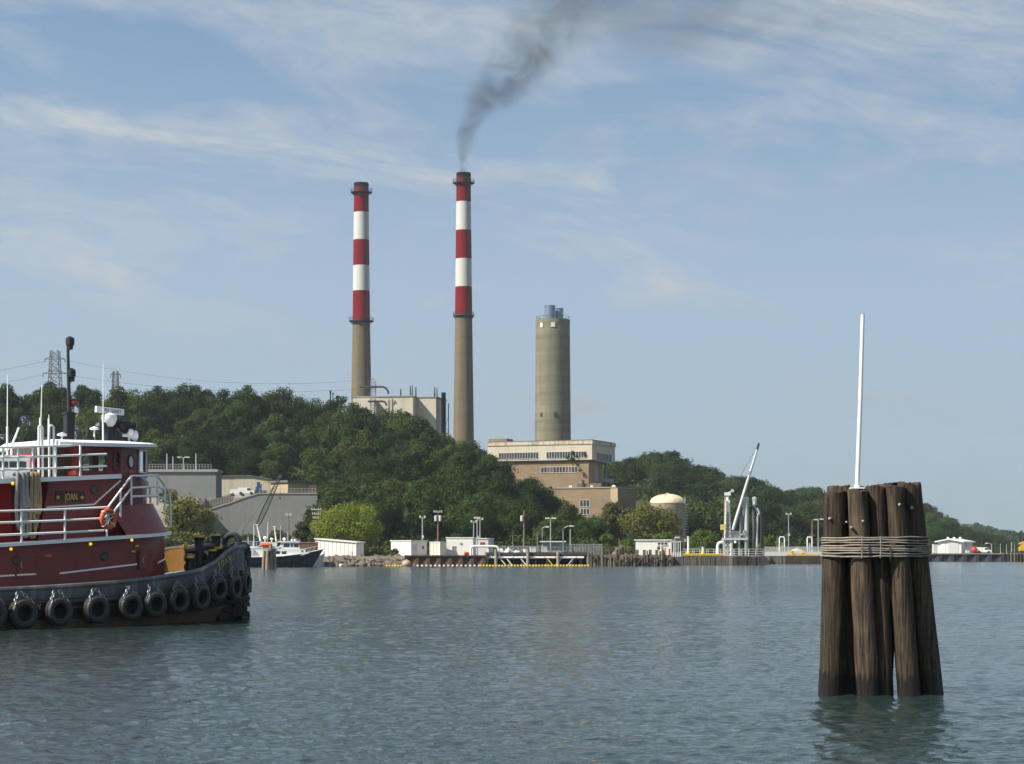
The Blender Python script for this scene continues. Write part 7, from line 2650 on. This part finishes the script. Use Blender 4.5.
for px0, px1_, yt, lb in ((779.5, 784.5, 537, 'white pipe loop on the concrete quay, farther from the pile cluster'), (807.3, 812, 537.2, 'white pipe loop on the concrete quay, at the foot of the rusty lamp post')):
    e2 = thing('pipe_loop', lb, 'pipe loop', (XW(px0, 365.5), 365.5, zk2))
    x1_ = XW(px1_, 365.5) - e2.location.x; h = ZW(yt, 365.5) - zk2
    mb = MB(); mb.tube([(0, 0, 0), (0, 0, h - .2), (.1, 0, h), (x1_ - .1, 0, h), (x1_, 0, h - .2), (x1_, 0, 0)], .12, 8); mb.build('loop', WHITE_CLEAN, e2)
    mb = MB(); mb.cyl((x1_ * .5, .1, 0), (x1_ * .5, .1, h * .7), .16, .16, 8); mb.cyl((x1_ * .5, .1, h * .5), (x1_ * .5, -.3, h * .5), .22, .22, 10); mb.build('valve', GALV, e2)
wood_pole(777.3, 535.5, 365, 'short white post beside the white pipe loop on the concrete quay', (), 0, zb=zk2, r_=.10)
for px, w_, h_, lb in ((792, .75, .95, 'larger yellow bollard on the edge of the concrete quay'), (802.5, .9, .6, 'low yellow bollard on the edge of the concrete quay')):
    e2 = thing('mooring_bollard', lb, 'bollard', (XW(px, d + .9), d + .9, zk2))
    mb = MB(); mb.lathe([(w_ * .55, 0), (w_ * .55, .08), (w_ * .32, .15), (w_ * .28, h_ * .6), (w_ * .45, h_ * .75), (w_ * .45, h_ * .92), (w_ * .2, h_)], n=14); mb.build('bollard_head', YELLOW, e2)
    mb = MB(); mb.box((0, 0, .02), (w_ * 1.3, w_ * 1.1, .06)); mb.build('base_plate', DARK, e2)
e2 = thing('red_drum', 'small red drum beside the lone tall lamp post on the concrete quay', 'drum', (XW(782.4, 366), 366, zk2))
mb = MB(); mb.lathe([(.3, 0), (.31, .05), (.3, .4), (.32, .43), (.3, .46), (.3, .85), (.31, .9), (.26, .9), (.26, .86), (.02, .86)], n=16); mb.build('barrel', mat('dull_red', (0.25, 0.03, 0.03), .6), e2)
lump('pale boat hull under a grey cover on the concrete quay', 797, 549, 368, 3.4, 1.3, CORR_G, 11, 'covered_boat', 'covered boat', zb=zk2)

# ---------------------------------------------------------------- far pier with the garage
d = 447
e = thing('sheet_pile_pier', 'long dark sheet pile pier under the white garage beyond the pile cluster', 'pier', (XW(838, d), d, 0))
xo = e.location.x
x1 = XW(1004, d) - xo
zf = ZW(553.8, d)
mb = MB(); n = int(x1 / .7); lo, hi = [], []
for j in range(n + 1):
    x = x1 * j / n; y = -.2 if j % 4 < 2 else .18
    lo.append(Vector((x, y, -1.5))); hi.append(Vector((x, y, zf)))
mb.grid([lo, hi]); mb.build('sheet_piling', mat('dark_sheet_pile', (0.035, 0.037, 0.045), .8, .25, .6, streak=.3), e, sharp=8)
mb = MB(); mb.box((x1 / 2, 6, zf), (x1, 12.6, .24)); mb.build('deck', CONC, e)
e = thing('timber_pier', 'row of old dark timber piles ending the far pier, below the yellow crane', 'pier', (XW(1004.5, d), d, 0))
xo = e.location.x
gq = random.Random(17)
for j in range(26):
    px = 1005 + j * 3.2
    x = XW(px, d) - xo
    mb = MB(); h = zf + gq.uniform(-.2, .8); mb.cyl((x + gq.uniform(-.1, .1), 0, -1.5), (x, .1, h), .22, .19, 8); mb.build('pile', TIMBER if gq.random() < .5 else TAR, e)
mb = MB(); x1 = XW(1085, d) - xo; mb.box((x1 / 2, 2.6, zf - .2), (x1, 4.6, .3)); mb.build('deck', DOCKW, e)
mb = MB(); mb.box((x1 / 2, .45, .5), (x1, .2, .3)); mb.build('waling', TAR, e)

# garage with a shallow gable
f = Facade((XW(961.3, 452), 452, zf + .1), R(-24))
e = thing('garage', 'white garage with a wide grey roller door and a shallow gable roof', 'garage', f.o, R(-24))
xl = f.px2x(937.8); yr = f.px2y(972.3, 0)
ze = f.z(542.3); zr_ = f.z(539.8)
mb = MB(); mb.slab([(xl, 0, 0), (0, 0, 0), (0, 0, ze), (xl / 2, 0, zr_), (xl, 0, ze)], (0, yr, 0)); mb.build('wall', WHITE, e)
mb = MB()
mb.slab([(xl - .6, -.6, ze - .02), (xl / 2, -.6, zr_ + .06), (xl / 2, -.6, zr_ + .32), (xl - .6, -.6, ze + .24)], (0, yr + 1.2, 0)); mb.slab([(.6, -.6, ze - .02), (xl / 2 + .001, -.6, zr_ + .06), (xl / 2 + .001, -.6, zr_ + .32), (.6, -.6, ze + .24)], (0, yr + 1.2, 0)); mb.build('roof', WHITE_CLEAN, e)
for j in (-.35, 0, .35):
    mb = MB(); mb.lathe([(.22, 0), (.22, .25), (.34, .28), (.2, .45)], (xl / 2 + j * 4, yr * .4, zr_ + .2), 10); mb.build('roof_vent', WHITE_CLEAN, e)
x0, x1_ = f.px2x(948.3), f.px2x(958.8)
mb = MB(); z_ = f.z(542.8)
for j in range(9): mb.box(((x0 + x1_) / 2, -.05, z_ * (j + .5) / 9), (x1_ - x0, .1, z_ / 9 * .9))
mb.build('roller_door', CORR_G, e)
mb = MB(); mb.box((f.px2x(943), -.04, 1.1), (.95, .1, 2.1)); mb.build('door', WHITE_CLEAN, e)
mb = MB(); mb.box((0.04, yr * .45, 2.0), (.1, .8, .8)); mb.build('window', PANE, e)
crate('white cabinet standing beside the garage', 935, 452, 1.0, 1.9, WHITE, 'cabinet', 'cabinet', zb=zf + .12)
crate('small white box on the far pier beside the garage', 967.5, 449, .7, .6, WHITE, zb=zf + .12)
mb = MB(); mb.ball((0, 0, .75), .75, 16, 10); mb.lathe([(.1, 1.48), (.1, 1.65), (.02, 1.68)], n=8)
o = mb.build('red_buoy', mat('buoy_red', (.50, .03, .03), .45)); o.location = (XW(974.2, 450), 450, zf + .12)
tag(o, 'round red buoy standing on the far pier beside the garage', 'buoy')
van(983.5, 553.7, 451, 3.2, 'white car parked on the far pier between the red buoy and a lamp post', grp='vehicles on the far pier')
lamp_post(991.6, 543.8, 450, zf, 'lamp post with an arm over the white car on the far pier', ((-1, .15),), .10, arm=.9, group=None)
for px, yt, r_, lb in ((1000.5, 544, .09, 'thin pale mast beyond the lamp post on the far pier'), (1006.5, 543.5, .09, 'thin pale mast at the start of the old timber piles'), (1011.6, 542, .15, 'thickest pale mast among the old timber piles'), (1014.5, 544, .07, 'thinnest pale mast, nearest the yellow crane')):
    e2 = thing('mast_pole', lb, 'pole', (XW(px, 450), 450, zf if px < 1004 else zf - .1))
    mb = MB(); mb.cyl((0, 0, 0), (0, 0, ZW(yt, 450) - zf), r_, r_ * .7, 8); mb.lathe([(r_ * 1.6, 0), (r_ * 1.6, .25), (r_, .28)], n=8); mb.build('pole', GALV, e2)
e2 = thing('yellow_crane', 'small yellow crane at the end of the far pier', 'crane', (XW(1023, 450), 450, zf))
mb = MB(); mb.box((0, 0, 1.1), (1.6, 1.6, 1.0)); mb.box((.3, 0, 1.9), (.9, 1.2, .9)); mb.build('cab', YELLOW, e2)
mb = MB(); mb.box((0, 0, .35), (2.0, 1.8, .6)); mb.build('track', DARK, e2)
mb = MB(); mb.tube([(-.3, 0, 1.7), (-.9, 0, 2.2), (2.6, 0, 3.6)], [.2, .2, .14], 6); mb.build('boom', YELLOW, e2)

# ================================================================== boats by the left bank
NAVY = mat('navy_hull', (0.012, 0.016, 0.035), .25, .1, .5)
d = 294
BX = lambda px: XW(px, d)
e = thing('motor_yacht', 'white motor yacht with a navy blue hull and an orange covered dinghy on deck', 'yacht', (BX(313), d, 0), R(6))
k = d / F


def yb(px, py, v=0.0):
    """yacht frame: x forward along the boat (bow right), z up"""
    return Vector(((px - 313) * k, v, ZW(py, d)))


st = [(-102, 1.9), (-80, 2.15), (-50, 2.2), (-30, 2.1), (-16, 1.75), (-6, 1.2), (2, .62), (8, .22), (10.4, .04)]
shz = [ZW(557.5, d), ZW(557.2, d), ZW(556.8, d), ZW(556, d), ZW(554.3, d), ZW(552.6, d), ZW(551, d), ZW(549.6, d), ZW(549, d)]
mb = MB()
for sgn in (1, -1):
    rows = [[], [], [], []]
    for (px, b), zs in zip(st, shz):
        xw = px - (10.8 if px > 5 else 6.5 if px > 0 else 3 if px > -8 else 0)
        rows[0].append(Vector((xw * k, sgn * b * .55, -.6)))
        rows[1].append(Vector((xw * k, sgn * b * .80, 0.0)))
        rows[2].append(Vector(((px + xw) / 2 * k, sgn * b * .93, zs * .5)))
        rows[3].append(Vector((px * k, sgn * b, zs)))
    mb.grid(rows)
mb.add([Vector((st[0][0] * k, s_ * st[0][1] * f_, z_)) for s_, f_, z_ in ((1, .55, -.6), (1, 1, shz[0]), (-1, 1, shz[0]), (-1, .55, -.6))], [(0, 1, 2, 3)])
mb.build('hull', NAVY, e)
mb = MB(); mb.grid([[Vector((px * k, b * .97, zs - .05)) for (px, b), zs in zip(st, shz)], [Vector((px * k, -b * .97, zs - .05)) for (px, b), zs in zip(st, shz)]]); mb.build('deck', WHITE, e)
mb = MB()
for sgn in (1, -1): mb.tube([Vector((px * k, sgn * b, zs)) for (px, b), zs in zip(st, shz)], .07, 6)
mb.build('gunwale', WHITE_CLEAN, e)
# lower cabin, wheelhouse, upper deck
def prof_block(name, pts, half_, m_, par=e):
    mb = MB(); mb.slab([yb(a, b, -half_) for a, b in pts], (0, half_ * 2, 0)); return mb.build(name, m_, par)


lc = prof_block('lower_cabin', [(240, 557.3), (300, 555.9), (309.5, 553), (307, 550.2), (299, 548.6), (240, 548.2)], 1.55, WHITE_CLEAN)
wh = prof_block('wheelhouse', [(278.5, 548.9), (299.5, 548.9), (299.8, 547.3), (297.8, 542.6), (281.5, 542.6)], 1.35, WHITE_CLEAN)
mb = MB(); mb.slab([yb(277, 542.5, -1.5), yb(300.2, 542.5, -1.5), yb(299, 541.4, -1.5), yb(279, 541.0, -1.5)], (0, 3.0, 0)); mb.build('wheelhouse_roof', WHITE_CLEAN, e)
prof_block('upper_deck', [(240, 548.1), (279, 548.4), (281, 546.6), (240, 546.0)], 1.6, WHITE_CLEAN)
prof_block('flybridge', [(258, 546), (277, 546.2), (278, 542.4), (262, 541.6)], 1.2, WHITE)
for a, b, c0, c1 in ((283.5, 289.8, 547.2, 543.6), (291, 293, 547.2, 543.6), (294, 298.9, 547.3, 543.6)):
    mb = MB(); mb.slab([yb(a, c0, -1.37), yb(b, c0, -1.37), yb(b - (.9 if b > 298 else 0), c1, -1.37), yb(a + (.9 if a < 284 else 0), c1, -1.37)], (0, .03, 0)); mb.build('window', PANE, wh)
for a, b in ((276, 280.5), (281.8, 286.6)):
    mb = MB(); mb.slab([yb(a, 554, -1.57), yb(b - .5, 554, -1.57), yb(b + .4, 551.2, -1.57), yb(a + .6, 551.2, -1.57)], (0, .03, 0)); mb.build('window', PANE, lc)
for a in (302.4, 306.4):
    mb = MB(); c_ = yb(a, 551, -1.56); mb.cyl(c_, c_ + Vector((0, .02, 0)), .15, .15, 14); mb.build('porthole', PANE, lc)
mb = MB(); c0, c1 = yb(260.8, 545, -1.75), yb(272.8, 545, -1.75); mb.tube([c0, c0.lerp(c1, .12), c0.lerp(c1, .5), c0.lerp(c1, .88), c1], [.05, .27, .33, .27, .05], 12)
o = mb.build('covered_dinghy', mat('orange_cover', (.62, .12, .03), .7)); o.location = e.location; o.rotation_euler = e.rotation_euler
tag(o, 'small dinghy under an orange cover on the yacht upper deck', 'dinghy')
mb = MB()
for px in range(302, 322, 4):
    i = np.interp(px - 313, [s_[0] for s_ in st], range(len(st)))
    bb, zs = np.interp(px - 313, [s_[0] for s_ in st], [s_[1] for s_ in st]), np.interp(px - 313, [s_[0] for s_ in st], shz)
    for sgn in (1, -1): mb.bar(Vector(((px - 313) * k, sgn * bb * .95, zs)), Vector(((px - 313) * k, sgn * bb * .95, zs + .62)), .045)
for sgn in (1, -1):
    mb.tube([Vector(((px - 313) * k, sgn * np.interp(px - 313, [s_[0] for s_ in st], [s_[1] for s_ in st]) * .95, np.interp(px - 313, [s_[0] for s_ in st], shz) + .62)) for px in range(300, 324, 3)], .03, 5)
mb.build('bow_rail', WHITE_CLEAN, e)
for a, b, r_ in (((254.3, 557), (254.3, 523.5), .06), ((261.0, 541), (257.3, 524.5), .13), ((268, 541), (268, 522), .05), ((276.5, 541.5), (274.6, 526.5), .11), ((280.6, 541), (280.6, 525), .035), ((287.5, 541), (287.5, 532), .03), ((249, 556), (248.6, 537), .05)):
    mb = MB(); mb.tube([yb(*a), yb(*b)], [r_, r_ * .6], 8)
    if r_ > .1: mb.box(yb(*b), (.5, .1, .08)); mb.box(yb(*a).lerp(yb(*b), .55), (.35, .12, .1))
    mb.build('mast', WHITE_CLEAN, e)
for px, py, r_ in ((265.5, 538, .32), (272, 539, .24), (284.5, 539, .26), (292, 540.2, .18), (295, 540.2, .16)):
    mb = MB(); c_ = yb(px, py); mb.ball(c_, r_, 12, 8, .8); mb.cyl(c_ + Vector((0, 0, -r_ - .2)), c_, r_ * .3, r_ * .3, 8); mb.build('radar_dome', WHITE_CLEAN, e)
mb = MB()
for px in range(241, 262, 4): mb.bar(yb(px, 546.2, -1.5), yb(px, 541.5, -1.5), .05)
mb.bar(yb(241, 541.5, -1.5), yb(261, 541.5, -1.5), .05); mb.bar(yb(241, 544, -1.5), yb(261, 544, -1.5), .04); mb.build('deck_rail', WHITE_CLEAN, e)
mb = MB(); mb.m(WHITE); mb.box(yb(252.5, 551.5, -1.75), (.5, .3, .8)); mb.m(mat('blue_paint', (0.02, 0.07, 0.22), .5)).box(yb(259, 543.8, -1.65), (.45, .1, .5)); mb.build('deck_gear', None, e)

# workboat bow behind, low grey float, rust brown barge house
d = 299
e = thing('workboat', 'small workboat with a flared white bow behind the navy hulled yacht', 'workboat', (XW(320, d), d, 0), R(35))
mb = MB(); L = 5.5
rows = [[Vector((-L, s_ * .9, -.4)) for s_ in (1,)]]
for sgn in (1, -1):
    mb.grid([[Vector((-L, sgn * 1.0, -.4)), Vector((-2, sgn * .9, -.4)), Vector((.0, sgn * .04, -.4))], [Vector((-L, sgn * 1.3, 1.0)), Vector((-2, sgn * 1.25, 1.25)), Vector((.9, sgn * .04, 2.0))]])
mb.add([(-L, 1, -.4), (-L, 1.3, 1.0), (-L, -1.3, 1.0), (-L, -1, -.4)], [(0, 1, 2, 3)]); mb.build('hull', WHITE, e)
mb = MB(); mb.prism([(-L, -1.2), (-2, -1.15), (.6, 0), (-2, 1.15), (-L, 1.2)], .9, .98); mb.build('deck', CORR_G, e)
mb = MB(); mb.box((-3.2, 0, 1.7), (1.6, 1.5, 1.5)); mb.box((-3.2, 0, 2.5), (1.9, 1.8, .1)); mb.build('cabin', WHITE, e)
mb = MB(); mb.tube([(.7, 0, 2.0), (.2, .3, 2.6), (-2, .9, 2.1)], .03, 5); mb.tube([(.7, 0, 2.0), (.2, -.3, 2.6), (-2, -.9, 2.1)], .03, 5); mb.build('bow_rail', GALV, e)
d = 301
e = thing('float_dock', 'low dark grey floating dock beside the yacht bow', 'floating dock', (XW(323, d), d, 0), R(-4))
mb = MB(); mb.box((0, 0, .28), (2.9, 2.2, .75)); mb.build('pontoon', mat('dark_grey_float', (.07, .085, .105), .7, .2, 1.0), e)
mb = MB(); mb.box((0, 0, .70), (3.0, 2.3, .1)); mb.build('deck', mat('grey_planks', (.16, .17, .18), .8, .2, 1), e)
for sx in (-1, 1): mb = MB(); mb.cyl((sx * 1.3, 1.2, -.8), (sx * 1.3, 1.2, 1.6), .12, .11, 8); mb.build('guide_pile', TIMBER, e)
d = 318
e, f, xl, yr, z1 = hut('low rust brown metal shed behind the yacht wheelhouse', 'shed', 299, 316, 318, 543.2, 556, d, mat('rust_steel', (0.10, 0.055, 0.038), .85), R(-6), 'metal_shed', overhang=.1, roof_m=RUSTP)
# crawler crane with a lattice boom
d = 343
e = thing('crawler_crane', 'crawler crane with a dark lattice boom rising over the yacht masts', 'crane', (XW(252, d), d, 1.45))
mb = MB(); mb.box((0, -.9, .5), (3.6, .7, .9)); mb.box((0, .9, .5), (3.6, .7, .9)); mb.build('track', DARK, e)
mb = MB(); mb.box((-.4, 0, 1.9), (3.2, 2.2, 1.6)); mb.box((1.2, -.6, 2.2), (1.1, 1.0, 1.9)); mb.build('cab', mat('dark_green_paint', (.03, .045, .035), .5), e)
a = W(256.8, 527, d) - e.location; b = W(280, 476.5, d) - e.location
mb = MB()
ax = (b - a).normalized(); nx = Vector((ax.z, 0, -ax.x)); ny = Vector((0, 1, 0))
n = 22
def cr(f_, s1, s2):
    w = .42 * (1 - .55 * abs(f_ - .35) / .65) if f_ > .05 else .2
    return a.lerp(b, f_) + nx * w * s1 + ny * w * s2
for s1 in (-1, 1):
    for s2 in (-1, 1):
        mb.tube([cr(i / n, s1, s2) for i in range(n + 1)], .06, 4)
for i in range(n):
    f0, f1 = i / n, (i + 1) / n
    for s_ in (-1, 1):
        mb.bar(cr(f0, -1, s_), cr(f1, 1, s_), .05); mb.bar(cr(f1, -1, s_), cr(f0, 1, s_), .04)
        mb.bar(cr(f0, s_, -1), cr(f1, s_, 1), .05)
mb.box(b, (.7, .5, .6)); mb.build('lattice_boom', DARK, e)
mb = MB(); mb.tube([b, Vector((-1.5, 0, 4.5))], .03, 4); mb.tube([Vector((-1.5, 0, 4.5)), Vector((-1.8, 0, 2.6))], .08, 5); mb.build('pendant', DARK, e)
mb = MB(); mb.tube([b, b - Vector((0, 0, 3.5))], .025, 4); mb.box(b - Vector((0, 0, 3.7)), (.25, .2, .5)); mb.build('hook', DARK, e)
mb = MB(); c_ = W(262, 532, d); o = None

# ================================================================== smoke
def smoke_material():
    m, t, out = newmat('chimney_smoke')
    tc = t.n('TexCoord').outputs['Object']
    x, y, z = t.n('SeparateXYZ', {0: tc}).outputs
    zs = t.math('DIVIDE', z, SM_H)
    cx = t.n('FloatCurve', {'Value': zs})
    rr = t.n('FloatCurve', {'Value': zs})
    for nd, pts in ((cx, SM_C), (rr, SM_R)):
        cu = nd.mapping.curves[0]
        while len(cu.points) > 2: cu.points.remove(cu.points[1])
        cu.points[0].location = (pts[0][0], pts[0][1]); cu.points[1].location = (pts[-1][0], pts[-1][1])
        for p_ in pts[1:-1]: cu.points.new(*p_)
        nd.mapping.update()
    wob = t.n('TexNoise', {'Vector': tc, 'Scale': .075, 'Detail': 3.0}).outputs[1]
    wv = t.n('SeparateXYZ', {0: t.vmath('SUBTRACT', wob, (.5, .5, .5))}).outputs
    amp = t.math('MULTIPLY', t.math('MULTIPLY', rr.outputs[0], 50.0), 1.5)
    dx = t.math('ADD', t.math('SUBTRACT', x, t.math('MULTIPLY', cx.outputs[0], 100.0)), t.math('MULTIPLY', wv[0], amp))
    dy = t.math('ADD', y, t.math('MULTIPLY', wv[1], amp))
    r_ = t.math('SQRT', t.math('ADD', t.math('MULTIPLY', dx, dx), t.math('MULTIPLY', dy, dy)))
    q = t.math('DIVIDE', r_, t.math('MULTIPLY', rr.outputs[0], 50.0))
    core = t.mapr(q, .15, 1.0, 1, 0, True)
    n1 = t.noise(t.vmath('ADD', tc, (3.1, 0, -2.0)), .11, 6, .62, .6)
    puff = t.mapr(n1, .36, .68, .06, 1.9, True)
    rel = t.math('DIVIDE', .05, t.math('MULTIPLY', rr.outputs[0], 1.0))
    den = t.math('MULTIPLY', t.math('MULTIPLY', core, puff), t.math('MULTIPLY', rel, SM_D))
    fade = t.mapr(zs, .45, 1.0, 1.0, .45)
    pv = t.n('VolumePrincipled', {'Color': (.20, .23, .27), 'Density': t.math('MULTIPLY', den, fade), 'Anisotropy': .2})
    t.set(out.inputs['Volume'], pv.outputs[0])
    return m


ds = 650
SM_O = W(463.2, 172.5, ds)
ks = ds / F
SM_H = (172.5 + 30) * ks
SM_D = .38
path = [(172.5, 463.2, 5), (150, 465, 10), (128, 469, 18), (108, 481, 30), (90, 498, 40), (72, 517, 47), (52, 534, 54), (30, 549, 64), (10, 560, 76), (-30, 585, 95)]
SM_C = [((172.5 - y_) / 202.5, (x_ - 463.2) * ks / 100) for y_, x_, w_ in path]
SM_R = [((172.5 - y_) / 202.5, w_ * ks / 50) for y_, x_, w_ in path]
mb = MB()
rings = []
for y_, x_, w_ in path:
    rings.append([Vector(((x_ - 463.2) * ks + math.cos(a) * w_ * 1.35 * ks, math.sin(a) * w_ * 1.35 * ks, (172.5 - y_) * ks)) for a in np.linspace(0, 2 * math.pi, 25)[:-1]])
vs = [v_ for r_ in rings for v_ in r_]
fs = [(i * 24 + j, i * 24 + (j + 1) % 24, (i + 1) * 24 + (j + 1) % 24, (i + 1) * 24 + j) for i in range(len(rings) - 1) for j in range(24)]
fs += [tuple(range(23, -1, -1)), tuple((len(rings) - 1) * 24 + j for j in range(24))]
mb.add(vs, fs)
o = mb.build('smoke', smoke_material()); o.location = SM_O
tag(o, 'dark grey smoke plume blown away from the chimney top', 'smoke', kind='stuff')

# older smoke, spread thin downwind along the top of the view
m, t, out = newmat('drifting_smoke')
tc = t.n('TexCoord').outputs['Object']
x, y, z = t.n('SeparateXYZ', {0: tc}).outputs
n1 = t.noise(t.scalevec(tc, (.55, .55, 1.0)), .045, 5, .6, .5)
ex = t.math('DIVIDE', x, 74.0); ez = t.math('DIVIDE', z, 22.0); ey = t.math('DIVIDE', y, 26.0)
q = t.math('SQRT', t.math('ADD', t.math('ADD', t.math('MULTIPLY', ex, ex), t.math('MULTIPLY', ez, ez)), t.math('MULTIPLY', ey, ey)))
den = t.math('MULTIPLY', t.mapr(q, .2, 1.0, 1, 0, True), t.mapr(n1, .36, .70, 0, 1, True))
pv = t.n('VolumePrincipled', {'Color': (.30, .40, .52), 'Density': t.math('MULTIPLY', den, .048), 'Anisotropy': .2})
t.set(out.inputs['Volume'], pv.outputs[0])
mb = MB(); mb.lathe([(1e-6, -22), (.5 * 74, -19), (.87 * 74, -11), (74, 0), (.87 * 74, 11), (.5 * 74, 19), (1e-6, 22)], n=28, sy=26 / 74)
o = mb.build('drifting_smoke', m); o.location = W(705, 4, 665)
tag(o, 'thin brownish smoke drifting downwind high over the ridge', 'smoke', kind='stuff')
